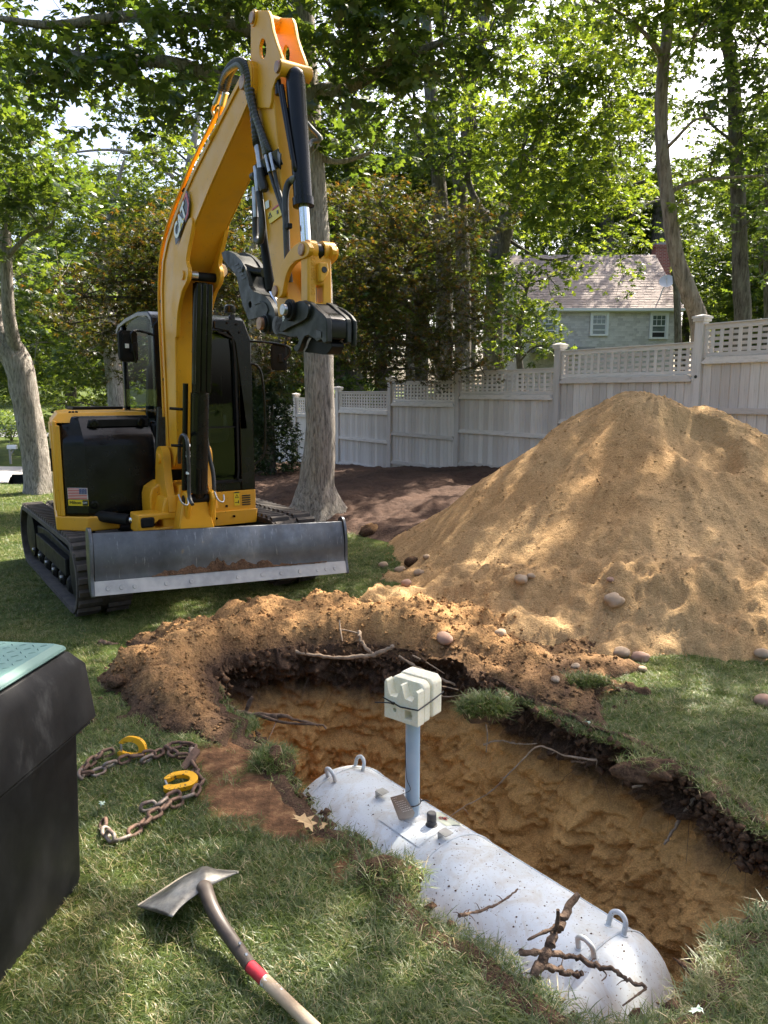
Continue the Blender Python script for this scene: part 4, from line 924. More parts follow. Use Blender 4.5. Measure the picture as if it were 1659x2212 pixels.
th = [(20, 35), (55, 12), (100, 10), (180, 48), (260, 130), (310, 215), (342, 340), (360, 440), (400, 500), (480, 535), (560, 570), (620, 640), (660, 720), (680, 800), (690, 900), (670, 980), (620, 1022), (560, 1000), (535, 930), (552, 865), (520, 835), (460, 830), (400, 850), (350, 855), (335, 830), (320, 780), (280, 680), (250, 560), (230, 450), (205, 330), (190, 310), (180, 280), (168, 285), (160, 255), (146, 262), (138, 230), (122, 238), (112, 208), (98, 215), (88, 185), (60, 150), (35, 100)]
TX0 = -.225
thumb = plateK('thumb', th, TX0, TX0 + .03, M_HITCH, ex, K, TX0, 0, .006, [circle(370, 672, 20, 12, 44)])
plateK('thumb_plate', th, TX0 + .12, TX0 + .15, M_HITCH, thumb, K, TX0, 0, .006)
plateK('thumb_web', [(180, 60), (250, 140), (300, 230), (330, 345), (352, 450), (395, 512), (470, 548), (440, 560), (385, 540), (330, 460), (300, 340), (265, 240), (215, 150)], TX0 + .03, TX0 + .12, M_HITCH, thumb, K, TX0, 2, .004)
for k in range(5): plateK('thumb_groove', [(185 + k * 22, 180 + k * 42), (225 + k * 22, 165 + k * 42), (230 + k * 22, 175 + k * 42), (190 + k * 22, 195 + k * 42)], TX0 - .004, TX0 + .001, M_INK, thumb, K, TX0, 0, 0)
plateK('thumb_rib', [(430, 680), (480, 630), (560, 650), (600, 740), (560, 830), (585, 770), (560, 690), (500, 650)], TX0 - .006, TX0 + .004, M_HITCH, thumb, K, TX0, 2, .003)
MB().tube([L(*K(310, 235), TX0 + .02), L(*K(430, 270), TX0 + .06), L(*K(540, 280), TX0 + .09)], [.035, .03, .03], 14).build('thumb_strut', M_BLK, thumb, 40)
pt = yz([K(578, 912)], TX0)[0]
for r, a, b, m in ((.062, -.02, .2, M_HITCH), (.052, -.034, -.018, M_BLKM), (.040, -.058, -.03, M_PIN)): MB().cyl((TX0 + a, *pt), (TX0 + b, *pt), r, n=20).build('thumb_pin', m, thumb, 40, .003)
for k in range(3):
    p = yz([K(690 + k * 22, 925)], HX0)[0]; MB().cyl((HX0 + .0, *p), (HX1, *p), .055 - .006 * k, n=18).build('hitch_bush', M_BLK, hitch, 40)
# ================================================================== tank in the pit
M_TANK, _n, _b = _nt('white_tank_paint')
_b.inputs['Roughness'].default_value = .42
_c1 = ramp(_n, noise(_n, 3.0, 6, .65), [(.35, (.60, .65, .70)), (.6, (.56, .60, .62)), (.74, (.48, .49, .45))])
_c1 = mixc(_n, ramp(_n, noise(_n, 90, 2, .6), [(.655, (0, 0, 0)), (.69, (1, 1, 1))]), _c1, (.16, .11, .08))
_c1 = mixc(_n, mth(_n, 'MULTIPLY', ramp(_n, noise(_n, 7, 7, .75, dist=1.0), [(.47, (0, 0, 0)), (.66, (1, 1, 1))]), .6), _c1, (.42, .36, .28))
_n.links.new(_c1, _b.inputs['Base Color']); bump(_n, _b, noise(_n, 25, 4), .08, .01)
M_PIPE = pm('pale_blue_pipe', (.34, .47, .58), .35, col2=(.42, .53, .62), nscale=5, spec=.5)
M_FOAM, _n, _b = _nt('cream_foam')
_b.inputs['Roughness'].default_value = .9; _b.inputs['Subsurface Weight'].default_value = .1; _b.inputs['Subsurface Radius'].default_value = (.02, .015, .008)
_n.links.new(ramp(_n, noise(_n, 70, 4, .7), [(.35, (.84, .76, .54)), (.6, (.90, .85, .69)), (.75, (.62, .53, .37))]), _b.inputs['Base Color']); bump(_n, _b, noise(_n, 130, 3, .6), .5, .004)
M_TIE = pm('black_nylon', (.012, .012, .013), .4)
M_PLATE = pm('stainless_tag', (.28, .27, .26), .42, .8, col2=(.36, .35, .34), nscale=12)
M_CAP = pm('dark_plastic', (.045, .045, .048), .55)
M_DECAL = pm('pale_decal', (.55, .58, .46), .5)

TZT = -.25
tA = on_z(745, 1668, TZT); tB = on_z(1297, 2028, TZT); TD = (tB - tA).normalized(); TR_ = .385
TN = Vector((-TD.y, TD.x, 0)) * 1.0
if TN.x < 0: TN = -TN                                        # across the tank, away from the camera
t_a = tA - TD * .02; t_b = tB + TD * .06
tank = thing('propane_tank', 'long white propane tank with rounded ends lying in the pit', 'tank', ((tA + tB) / 2 + Vector((0, 0, -2 * TR_))))
TO = tank.location.copy()
def TL(s, across=0.0, up=0.0):
    """point on the tank: s metres from the far lugs along the crest, across in radians round the shell, up above the skin"""
    p = tA + TD * s; r = TR_ + up
    return Vector((p.x + TN.x * r * math.sin(across), p.y + TN.y * r * math.sin(across), TZT - TR_ + r * math.cos(across))) - TO
ax0 = TL(0, 0, -TR_)
Lm = (tB - tA).length
prof = [(-.22 + (1 - math.cos(rad(a))) * .0, TR_ * math.sin(rad(a))) for a in ()]
hd = .24
prof = [(-.02 - hd * math.cos(rad(a)), TR_ * math.sin(rad(a)) + .0005) for a in np.linspace(0, 90, 13)] + [(Lm + .02 + hd * math.sin(rad(a)), TR_ * math.cos(rad(a)) + .0005) for a in np.linspace(0, 90, 13)]
MB().lathe(prof, ax0, TD, 72).build('shell', M_TANK, tank, 40)
for s_ in (-.02, Lm + .02, Lm * .5):
    MB().tube([ax0 + TD * s_ + (TL(0, a_, .0015) - TL(0, a_, -TR_)) for a_ in np.linspace(0, 2 * math.pi, 72, endpoint=False)], .0055, 6, closed=True).build('weld_seam', M_TANK, tank, 50)
MB().tube([TL(s_, .55, .001) for s_ in np.linspace(-.02, Lm + .02, 30)], .0045, 6).build('weld_seam', M_TANK, tank, 50)
def lug(s, ac):
    a = TL(s - .035, ac, -.012); b = TL(s + .035, ac, -.012); u = TL(s, ac, .0) - TL(s, ac, -1); u.normalize()
    pts = [a, a + u * .042 + TD * .0] + [TL(s, ac, 0) + u * (.034 + .036 * math.sin(rad(t))) - TD * .035 * math.cos(rad(t)) for t in (20, 50, 90, 130, 160)] + [b + u * .042, b]
    MB().tube(catmull(pts, 4), .0105, 10).build('lifting_lug', M_TANK, tank, 50)
    for q in (a, b): MB().lathe([(0, .02), (.014, .017)], q, u, 10).build('weld_bead', M_TANK, tank, 40)
for s, ac in ((.0, -.24), (.0, .26), (Lm, -.24), (Lm, .28)): lug(s, ac)
# riser pipe
s_r = (on_z(876, 1770, TZT) - tA).dot(TD)
rb_ = TL(s_r, 0, 0); RIS = .64
MB().lathe([(-.02, .036), (.0, .036), (RIS, .036)], rb_, (0, 0, 1), 28).build('riser_pipe', M_PIPE, tank, 40)
MB().lathe([(-.02, .062), (.004, .058), (.014, .045), (.016, .038)], rb_, (0, 0, 1), 28).build('riser_collar', M_TANK, tank, 40)
# flat pad welded under the riser
pad = MB(); n1 = 8
for i in range(n1 + 1):
    for j in range(n1 + 1): pad.v.append(tuple(TL(s_r - .11 + .30 * i / n1, -.34 + .62 * j / n1, .004)))
for i in range(n1):
    for j in range(n1): k = i * (n1 + 1) + j; pad.f.append((k, k + 1, k + n1 + 2, k + n1 + 1))
pad.build('pad_plate', M_TANK, tank, 40)
def bracket(s, ac):
    u = (TL(s, ac, 0) - TL(s, ac, -1)).normalized(); c = TN.copy(); a = TL(s, ac, -.005)
    b = MB(); b.box(a + u * .018, (.004, .05, .045), Matrix((TD, c - u * c.dot(u), u)).transposed())
    b.box(a + u * .041 + TD * .026, (.056, .05, .004), Matrix((TD, c - u * c.dot(u), u)).transposed()); b.build('bracket', M_STEEL, tank, 30)
s1 = (on_z(812, 1722, TZT) - tA).dot(TD); s2 = (on_z(945, 1812, TZT) - tA).dot(TD)
bracket(s1, -.02); bracket(s2, -.02)
s3 = (on_z(918, 1790, TZT) - tA).dot(TD); f = TL(s3, .05, 0)
MB().lathe([(-.01, .032), (.006, .030), (.008, .024), (.03, .024), (.032, .021), (.036, .024), (.066, .023), (.070, .019)], f, (0, 0, 1), 22).build('fitting_cap', M_CAP, tank, 40)
dc = MB()
for i in range(3):
    for j in range(3): dc.v.append(tuple(TL(s_r + .02 + .075 * i, .19 + .30 * j / 2, .006)))
for i in range(2):
    for j in range(2): k = i * 3 + j; dc.f.append((k, k + 1, k + 4, k + 3))
dc = dc.build('decal', M_DECAL, tank, 40)
rnd = random.Random(5)
for k in range(26):
    a = rnd.uniform(0, 6.28); r = .02 * math.sqrt(rnd.random()); s = s_r + .10 + r * math.cos(a); ac = .32 + r * 2.6 * math.sin(a) * 1.4
    q = MB(); w = .0045; q.add([TL(s - w, ac - w * 2, .009), TL(s + w, ac - w * 2, .009), TL(s + w, ac + w * 2, .009), TL(s - w, ac + w * 2, .009)], [(0, 1, 2, 3)]); q.build('decal_mark', M_RED if k % 2 else M_INK, dc, 0)
for k in range(8):
    s = s_r + .03 + k * .017; q = MB(); q.add([TL(s, .45, .009), TL(s + .011, .45, .009), TL(s + .011, .48, .009), TL(s, .48, .009)], [(0, 1, 2, 3)]); q.build('decal_mark', M_INK, dc, 0)

# foam block on the riser
FB = rb_ + TO + Vector((0, 0, RIS - .10))
fy = math.atan2(-.62, .78)
foam = thing('foam_block', 'cream foam packing block strapped round the top of the pipe', 'foam block', FB, rad(-38))
S = .100; BH = .198
# front slab: outer face carries two open notches above and a round and a square hole below
outer = [(-S, 0), (S, 0), (S, BH - .03), (S - .012, BH - .02), (S - .022, BH - .055), (S - .035, BH - .078), (.025, BH - .075), (.014, BH - .05), (.006, BH - .012), (-.006, BH - .012), (-.014, BH - .055), (-.026, BH - .080), (-.066, BH - .080), (-.078, BH - .05), (-.084, BH - .012), (-S + .008, BH - .004), (-S, BH - .02)]
holes = [circle(-.038, .050, .011, 14), [(.022, .022), (.060, .022), (.066, .03), (.066, .062), (.058, .068), (.026, .068), (.022, .062)]]
MB().prism(outer, -S, -S + .05, FY, holes).build('foam_face', M_FOAM, foam, 30, .005, 2)
MB().prism([(-S, 0), (S, 0), (S, BH - .02), (S - .02, BH), (-S + .02, BH), (-S, BH - .02)], -S + .05, .006, FY).build('foam_body', M_FOAM, foam, 30, .010, 3)
MB().prism([(-S, .008), (S + .006, .008), (S + .006, BH - .016), (S - .014, BH + .006), (-S + .02, BH + .006), (-S, BH - .02)], .012, S - .002, FY).build('foam_half', M_FOAM, foam, 30, .012, 3)
e = .004
loop = [(-S - e, -S - e), (0, -S - e - .001), (S + e, -S - e), (S + e + .004, 0), (S + e + .007, S), (0, S + e), (-S - e, S), (-S - e, 0)]
zt_ = [.098, .078, .088, .100, .115, .12, .11, .104]
MB().tube([(x, y, z) for (x, y), z in zip(loop, zt_)], .0035, 8, closed=True).build('cable_tie', M_TIE, foam, 40)
MB().box((-.04, -S - .009, .087), (.014, .010, .010)).build('tie_lock', M_TIE, foam, 0)
MB().tube(catmull([(-.04, -S - .01, .087), (-.08, -S - .02, .084), (-.135, -S - .03, .074)], 4), .003, 6).build('tie_tail', M_TIE, foam, 40)

# steel tag tied to the riser
tg = thing('metal_tag', 'grey stamped metal tag tied to the pipe with a black cable tie', 'metal tag', rb_ + TO)
tl = tg.location
def on_tag(px, py): p = on_y(px, py, tl.y - .052); return p - tl
q = [on_tag(*p) for p in ((843, 1722), (871, 1714), (896, 1755), (893, 1765), (866, 1772), (861, 1769))]
b = MB(); nrm = Vector((0, -.004, .001)); b.add(q + [p + nrm for p in q], [tuple(range(6)), tuple(range(11, 5, -1))] + [(k, (k + 1) % 6, 6 + (k + 1) % 6, 6 + k) for k in range(6)])
plate_ = b.build('tag_plate', M_PLATE, tg, 0)
ux = (q[1] - q[0]).normalized(); uy = (q[4] - q[1]); uy = -(uy - ux * uy.dot(ux)).normalized()
rnd = random.Random(8)
o0 = q[0] + nrm * 1.4
for r, (n_, ind) in enumerate(((3, .03), (2, .035), (6, .01), (6, .01), (5, .012), (6, .012), (5, .014), (6, .015))):
    x = .006
    for k in range(n_):
        w = rnd.uniform(.004, .008); c_ = o0 + ux * (x + .001 * r) - uy * (.012 + r * .0115) + ux * (r * .0035)
        if x + w < .055: MB().add([c_, c_ + ux * w, c_ + ux * w + uy * .0035, c_ + uy * .0035], [(0, 1, 2, 3)]).build('stamped_mark', M_WHITE, plate_, 0)
        x += w + .003
MB().tube([tuple(Vector((.041 * math.cos(a), .041 * math.sin(a) - (.014 if math.sin(a) < -.2 else 0), .085 + .004 * math.cos(a)))) for a in np.linspace(0, 2 * math.pi, 20, endpoint=False)], .003, 6, closed=True).build('cable_tie', M_TIE, tg, 40)
MB().tube(catmull([(.04, -.012, .088), (.06, -.02, .10), (.085, -.02, .092)], 4), .003, 6).build('tie_tail', M_TIE, tg, 40)
MB().tube(catmull([q[1] + Vector((-.004, 0, -.002)), Vector((-.012, -.045, .17)), Vector((-.030, -.03, .22)), Vector((-.036, -.01, .32)), Vector((-.034, -.01, .40))], 5), .0016, 6).build('tag_wire', M_TIE, tg, 40)

# ================================================================== rubbish bin
M_BIN, _n, _b = _nt('black_plastic')
_b.inputs['Specular IOR Level'].default_value = .22
_n.links.new(ramp(_n, noise(_n, 5, 7, .7, sc=(1, 1, .5)), [(.42, (.009, .009, .010)), (.56, (.016, .016, .017)), (.68, (.055, .054, .053))]), _b.inputs['Base Color'])
_n.links.new(ramp(_n, noise(_n, 7, 5), [(.3, (.40,) * 3), (.7, (.60,) * 3)]), _b.inputs['Roughness'])
bump(_n, _b, noise(_n, 120, 3), .06, .003)
M_LID = pm('sage_plastic', (.13, .235, .21), .5, col2=(.155, .265, .24), nscale=4, bscale=180, bstr=.05)
LZ = .945
c_br = on_y(172, 1395, 2.62); c_fr = on_z(-75, 1600, LZ - .08)
e1 = on_z(172, 1393, LZ); e2 = on_z(0, 1502, LZ); ed = (e2 - e1); ed.z = 0; ed.normalize()     # along the bin's visible side, towards the camera
en = Vector((ed.y, -ed.x, 0))
if en.x > 0: en = -en                                                                         # into the bin, away from the lawn
BIN_L, BIN_W = .62, .56
bin_ = thing('wheeled_bin', 'black rubbish bin with a sage green lid at the left edge', 'bin', Vector((e1.x, e1.y, 0)))
def BP(u, v, z): p = ed * u + en * v; return (p.x, p.y, z)
def ringb(z, i): return [BP(i, i, z), BP(BIN_L - i, i, z), BP(BIN_L - i, BIN_W - i, z), BP(i, BIN_W - i, z)]
def shellb(name, levels, mat, bev=.012, cap=(True, True)):
    b = MB()
    for z, i in levels: b.v += ringb(z, i)
    for k in range(len(levels) - 1):
        for j in range(4): b.f.append((k * 4 + j, k * 4 + (j + 1) % 4, k * 4 + 4 + (j + 1) % 4, k * 4 + 4 + j))
    if cap[0]: b.f.append((3, 2, 1, 0))
    if cap[1]: n = len(levels) - 1; b.f.append(tuple(n * 4 + j for j in range(4)))
    return b.build(name, mat, bin_, 30, bev, 3)
shellb('bin_body', [(0.0, .045), (.05, .035), (.70, .018)], M_BIN)
rimb = shellb('bin_rim', [(.655, -.025), (.66, -.03), (.872, -.012), (.93, .028), (.932, .05)], M_BIN, .006)
MB().prism([(.012, -.006), (BIN_L * .9, -.006), (BIN_L * .9, .004), (.012, .004)], .649, .656, lambda u, v, w: BP(u, v - .022, w)).build('rim_lip', M_BIN, rimb, 0)
lid = shellb('lid', [(.934, .032), (.950, .030), (.966, .055)], M_LID, .008)
# raised step at the hinge side and diamond-plate studs
MB().prism([(.10, .20), (.36, .20), (.36, .52), (.10, .52)], .962, .972, lambda u, v, w: BP(u * .0 + v * .0 + u, v, w)) if False else None
stud = None
for i in range(11):
    for j in range(11):
        u = .085 + i * .036; v = .085 + j * .040
        if u > BIN_L - .08 or v > BIN_W - .07 or (v > .22 and u > .22): continue
        if stud is None:
            t = MB().add([(-.014, 0, 0), (0, -.004, 0), (.014, 0, 0), (0, .004, 0), (-.008, 0, .003), (.008, 0, .003)], [(0, 1, 5, 4), (1, 2, 5), (2, 3, 4, 5), (3, 0, 4)]).build('lid_stud', M_LID, lid, 40); stud = t.data; bpy.data.objects.remove(t)
        p = BP(u, v, .966); put('lid_stud', stud, lid, p, (0, 0, math.atan2(ed.y, ed.x) + (rad(45) if (i + j) % 2 else rad(-45))))
for rr in (.085, .07): MB().tube([BP(.34 + rr * 1.2 * math.cos(a), .30 + rr * math.sin(a), .967) for a in np.linspace(0, 6.283, 36, endpoint=False)], .0035, 6, closed=True).build('lid_emblem', M_LID, lid, 40)
for k in range(3): MB().bar(BP(.12 + k * .025, .28, .967), BP(.12 + k * .025, .46, .967), .006, .005).build('lid_ridge', M_LID, lid, 0)
MB().prism([(.07, .24), (.09, .21), (.15, .19), (.19, .19), (.19, .30), (.07, .30)], .960, .9715, BP).build('lid_step', M_LID, lid, 30, .004) if False else None
for v in (.10, BIN_W - .10):
    p = BP(BIN_L - .06, v, .10)
wp = [BP(.12, .02, .10), BP(.12, .06, .10)]
MB().lathe([(-.03, .05), (-.028, .095), (.028, .095), (.03, .05)], BP(.30, .14, .098), en, 28).build('wheel', M_BIN, bin_, 40)

# ================================================================== shovel
M_SHOV, _n, _b = _nt('worn_shovel_steel')
_b.inputs['Metallic'].default_value = .7
_n.links.new(ramp(_n, noise(_n, 10, 7, .7), [(.35, (.10, .095, .09)), (.55, (.24, .23, .21)), (.7, (.40, .37, .32))]), _b.inputs['Base Color'])
_n.links.new(ramp(_n, noise(_n, 14, 4), [(.3, (.3,) * 3), (.7, (.6,) * 3)]), _b.inputs['Roughness']); bump(_n, _b, noise(_n, 40, 4), .15, .003)
M_DIRTY = pm('dried_mud', (.40, .34, .24), .9, col2=(.52, .46, .34), nscale=20, bscale=60)
M_WOODH = pm('weathered_ash', (.42, .30, .19), .75, col2=(.56, .44, .31), nscale=6, sc=(1, 1, 1), bscale=90, bstr=.25)
M_BROWNP = pm('brown_plastic', (.06, .045, .038), .45, col2=(.10, .08, .065), nscale=18)
M_REDL = pm('red_label', (.55, .03, .05), .5, col2=(.42, .03, .04), nscale=30)
M_PEEL, _n, _b = _nt('peeling_label'); _b.inputs['Roughness'].default_value = .7
_n.links.new(ramp(_n, noise(_n, 24, 4, .6), [(.44, (.74, .72, .70)), (.47, (.46, .34, .22)), (.60, (.50, .37, .24)), (.63, (.72, .70, .68))]), _b.inputs['Base Color'])
h0 = on_z(700, 2240, .045); h1 = on_z(545, 2095, .055); h2 = on_z(462, 1975, .10); hdv = (h1 - h0).normalized()
sh = thing('shovel', 'worn steel shovel with wooden handle lying on the grass', 'shovel', (h2.x, h2.y, 0))
SO = sh.location
hs = h0 - hdv * .55
W = lambda p: Vector(p) - SO
p_red0 = on_z(590, 2140, .052); p_red1 = on_z(541, 2087, .056); p_wh = on_z(572, 2117, .054)
MB().tube([W(hs), W(h0), W(p_wh)], [.0185, .0185, .0187], 14).build('wood_shaft', M_WOODH, sh, 40)
MB().tube([W(on_z(607, 2150, .051)), W(p_wh)], [.0189, .0190], 14, False).build('white_label', M_PEEL, sh, 40)
MB().tube([W(p_wh), W(p_red1)], [.0192, .0195], 14).build('red_label', M_REDL, sh, 40)
ferr = [p_red1, on_z(515, 2050, .062), on_z(480, 2000, .085), on_z(458, 1960, .112), on_z(446, 1928, .124), on_z(437, 1912, .118)]
MB().tube(catmull([W(p) for p in ferr], 5), [.0212 + .0002 * k for k in range(20)] + [.026, .028, .029, .027, .022, .016], 14).build('steel_socket', M_BROWNP, sh, 40)
for px, py in ((531, 2058), (517, 2034)):
    p = on_z(px, py, .085); MB().lathe([(0, .006), (.004, .004)], W(p) + Vector((.004, -.012, .004)), (.3, -.6, .7), 10).build('rivet', M_STEEL, sh, 40)
# blade: dished plate seen from its back, tip towards the upper left
corner = {'l': on_z(298, 1958, .035), 'b': on_z(372, 1981, .10), 'n1': on_z(398, 1950, .115), 'm': on_z(440, 1925, .125), 'n2': on_z(462, 1910, .12), 'r': on_z(514, 1885, .11), 't': on_z(438, 1880, .055), 'tt': on_z(400, 1893, .045)}
bl_pts = [corner[k] for k in ('l', 'b', 'n1', 'm', 'n2', 'r', 't', 'tt')]
nb = 14; b = MB()
rowA = [corner['l'], corner['l'].lerp(corner['tt'], .5), corner['tt'], corner['t'], corner['t'].lerp(corner['r'], .6), corner['r']]
rowB = [corner['b'], corner['n1'].lerp(corner['b'], .35), corner['n1'].lerp(corner['m'], .3), corner['m'], corner['n2'], corner['r'].lerp(corner['n2'], .25)]
rowA = catmull(rowA, 4); rowB = catmull(rowB, 4)
m_ = len(rowA)
for t in np.linspace(0, 1, 7):
    for i in range(m_):
        u = i / (m_ - 1); p = rowA[i].lerp(rowB[i], t); p = W(p); p.z += .035 * math.sin(math.pi * t) * math.sin(math.pi * u) + .012 * math.exp(-((u - .62) / .1) ** 2)
        b.v.append(tuple(p))
for k in range(6):
    for i in range(m_ - 1): b.f.append((k * m_ + i, k * m_ + i + 1, (k + 1) * m_ + i + 1, (k + 1) * m_ + i))
sb = b.build('blade', M_SHOV, sh, 60); sd = sb.modifiers.new('thick', 'SOLIDIFY'); sd.thickness = .004; sd.offset = 0
MB().tube([W(p) + Vector((0, 0, .003)) for p in rowA], .005, 6).build('muddy_edge', M_DIRTY, sh, 40)

# ================================================================== chain with two hooks
M_RUST = pm('rusty_iron', (.085, .055, .042), .75, .3, col2=(.20, .115, .078), nscale=30, bscale=80, bstr=.4)
M_RUST2 = pm('worn_galvanised', (.26, .23, .20), .6, .4, col2=(.18, .11, .08), nscale=26, bscale=80, bstr=.3)
M_HOOK = pm('chipped_yellow', (.80, .40, .008), .5, col2=(.06, .045, .03), nscale=45, lo=.60, hi=.66)
def link_mesh(Lk=.080, Wk=.050, r=.0085):
    pts = [(Lk / 2 - Wk / 2 + (Wk / 2 - r) * math.cos(a), (Wk / 2 - r) * math.sin(a), 0) for a in np.linspace(-math.pi / 2, math.pi / 2, 7)]
    pts += [(-(Lk / 2 - Wk / 2) + (Wk / 2 - r) * math.cos(a), (Wk / 2 - r) * math.sin(a), 0) for a in np.linspace(math.pi / 2, 3 * math.pi / 2, 7)]
    return MB().tube(pts, r, 8, closed=True)
t = link_mesh().build('link', M_RUST, None, 60); LINK = t.data; bpy.data.objects.remove(t)
t = link_mesh().build('link', M_RUST2, None, 60); LINK2 = t.data; bpy.data.objects.remove(t)
chain = thing('chain_sling', 'rusty lifting chain with two yellow hooks lying on the grass', 'chain', on_z(330, 1700, 0))
CO = chain.location
def lay(path, seed, z0=.030, m=None):
    P = [on_z(px, py, z0) for px, py in path]; c = catmull(P, 12); rnd = random.Random(seed)
    d = [0]
    for k in range(1, len(c)): d.append(d[-1] + (c[k] - c[k - 1]).length)
    n = int(d[-1] / .062); i = 0
    for q in range(n + 1):
        s = q * .062
        while i < len(c) - 2 and d[i + 1] < s: i += 1
        p = c[i]; t = (c[min(i + 1, len(c) - 1)] - c[max(i - 1, 0)]).normalized(); yaw = math.atan2(t.y, t.x) + rnd.uniform(-.18, .18)
        o = put('link', LINK2 if (m == 2 and q % 3) or rnd.random() < .12 else LINK, chain, p - CO + Vector((0, 0, rnd.uniform(-.004, .010))))
        o.rotation_mode = 'XYZ'; o.rotation_euler = (rad(rnd.uniform(12, 38)) if q % 2 else rad(rnd.uniform(-75, -45)), rnd.uniform(-.1, .1), yaw)
lay([(322, 1632), (300, 1634), (278, 1640), (262, 1645)], 1)
lay([(232, 1625), (218, 1628), (205, 1640), (190, 1652), (178, 1664), (176, 1676), (186, 1674)], 2)
lay([(186, 1672), (205, 1668), (225, 1660), (245, 1652)], 3, .026, 2)
lay([(318, 1640), (345, 1628), (362, 1615), (385, 1612), (410, 1610), (418, 1622), (415, 1640), (422, 1660), (418, 1672), (432, 1680), (430, 1695), (420, 1712), (400, 1722), (382, 1732), (365, 1740), (345, 1755), (325, 1768), (305, 1785), (290, 1795), (275, 1805), (252, 1815), (235, 1808), (228, 1792), (222, 1775), (226, 1765)], 4)
lay([(375, 1722), (358, 1728), (340, 1738), (322, 1742), (302, 1745)], 5)
lay([(365, 1620), (375, 1630), (392, 1635), (408, 1632)], 6, .045)
def hook(px, py, yaw, flat, sc=1.0):
    root = on_z(px, py, .036) - CO
    out = [(-.075, -.030), (-.055, -.045), (.0, -.045), (.045, -.040), (.075, -.015), (.082, .02), (.065, .055), (.03, .075), (-.02, .078), (-.055, .062), (-.072, .042), (-.050, .036), (-.02, .050), (.02, .046), (.043, .025), (.042, .0), (.025, -.012), (-.03, -.012), (-.055, -.004), (-.078, -.008)]
    R = Matrix.Rotation(yaw, 3, 'Z') @ Matrix.Rotation(flat, 3, 'X')
    o = MB().prism(sm([(x * sc, y * sc) for x, y in out], 2), -.012, .012, lambda u, v, w: root + R @ Vector((u, v, w))).build('hook', M_HOOK, chain, 40, .008, 2)
    MB().bar(root + R @ Vector((-.066 * sc, .048 * sc, 0)), root + R @ Vector((-.058 * sc, -.018 * sc, 0)), .010, .016).build('hook_latch', M_STEEL, o, 30, .003)
    return o
hook(390, 1692, rad(22), rad(10), 1.0); hook(285, 1622, rad(-8), rad(80), .95)
put('shortening_clutch', MB().prism(sm([(-.05, -.015), (.05, -.02), (.06, .0), (.05, .02), (-.05, .018), (-.06, 0)], 2), -.010, .010, FZ).build('shortening_clutch', M_RUST, chain, 40, .006).data, chain).location = on_z(412, 1640, .045) - CO
for o in list(chain.children):
    if o.name.startswith('shortening_clutch') and o.location.length == 0: bpy.data.objects.remove(o)
for o in chain.children:
    if o.name.startswith('shortening_clutch'): o.name = 'shortening_clutch'; o.rotation_euler = (.3, -.5, rad(62))

# soil fallen on the tank
rng = np.random.default_rng(55); n = 380; ss = rng.uniform(-.1, Lm + .1, n); aa = -.75 + 1.3 * rng.uniform(0, 1, n) ** 1.7; sz = .0012 + .005 * rng.uniform(0, 1, n) ** 4; O6 = np.array([(1, 0, 0), (-1, 0, 0), (0, 1, 0), (0, -1, 0), (0, 0, 1), (0, 0, -1)], float)
Pt = np.array([tuple(TL(a, b, .001) + TO) for a, b in zip(ss, aa)]); Vt = Pt[:, None, :] + sz[:, None, None] * (O6[None] * rng.uniform(.6, 1.3, (n, 6, 1)))
Ft = (np.arange(n)[:, None, None] * 6 + np.array([(0, 2, 4), (2, 1, 4), (1, 3, 4), (3, 0, 4), (2, 0, 5), (1, 2, 5), (3, 1, 5), (0, 3, 5)])[None]).reshape(-1, 3)
tag(put('spilled_soil', mesh_np('spilled_soil', Vt.reshape(-1, 3), Ft, M_DARKSOIL)), 'crumbs of soil scattered on the tank', kind='stuff')
# ================================================================== fence
M_FENCE, _n, _b = _nt('weathered_white_paint')
_b.inputs['Roughness'].default_value = .85; _b.inputs['Specular IOR Level'].default_value = .2
_oi = _n.nodes.new('ShaderNodeObjectInfo')
_c1 = ramp(_n, _oi.outputs['Random'], [(.0, (.56, .51, .47)), (.5, (.66, .61, .57)), (1, (.74, .69, .64))])
_c1 = mixc(_n, mth(_n, 'MULTIPLY', ramp(_n, noise(_n, 5, 7, .7, sc=(3, 3, .6)), [(.48, (0, 0, 0)), (.72, (1, 1, 1))]), .6), _c1, (.30, .28, .25))
_c1 = mixc(_n, ramp(_n, noise(_n, 10, 6, .7, coord='Generated', sc=(1, 1, .5)), [(.63, (0, 0, 0)), (.67, (1, 1, 1))]), _c1, (.20, .18, .15))
_n.links.new(_c1, _b.inputs['Base Color']); bump(_n, _b, noise(_n, 60, 4, sc=(1, 1, .15)), .25, .004)
fd = Vector((.531, -.847, 0)).normalized(); fn_ = Vector((-fd.y, fd.x, 0))
if fn_.y > 0: fn_ = -fn_
F_ANG = math.atan2(fd.y, fd.x)
posts = [(-3.83, 22.89), (-2.43, 20.66), (-1.125, 18.577), (.159, 16.527), (1.446, 14.475), (2.848, 12.238), (4.212, 10.063), (5.56, 7.91)]
tops = [1.55, 1.72, 1.885, 2.09, 2.25, 2.515, 2.74]
fence = thing('fence', 'tall weathered white board fence with lattice top, stepping up to the right', 'fence', (posts[4][0], posts[4][1], gz1(*posts[4])))
FO = fence.location
def fence_unit(name, dims, taper=None, bev=.004):
    t = MB().box((0, 0, .5), (1, 1, 1)).build(name, M_FENCE, None, 0); me = t.data; bpy.data.objects.remove(t); return me
b = MB(); b.prism([(-.5, -.1), (-.445, -.5), (.445, -.5), (.5, -.1), (.5, .5), (-.5, .5)], 0, 1, FZ); t = b.build('board', M_FENCE, None, 0); BOARD = t.data; bpy.data.objects.remove(t)
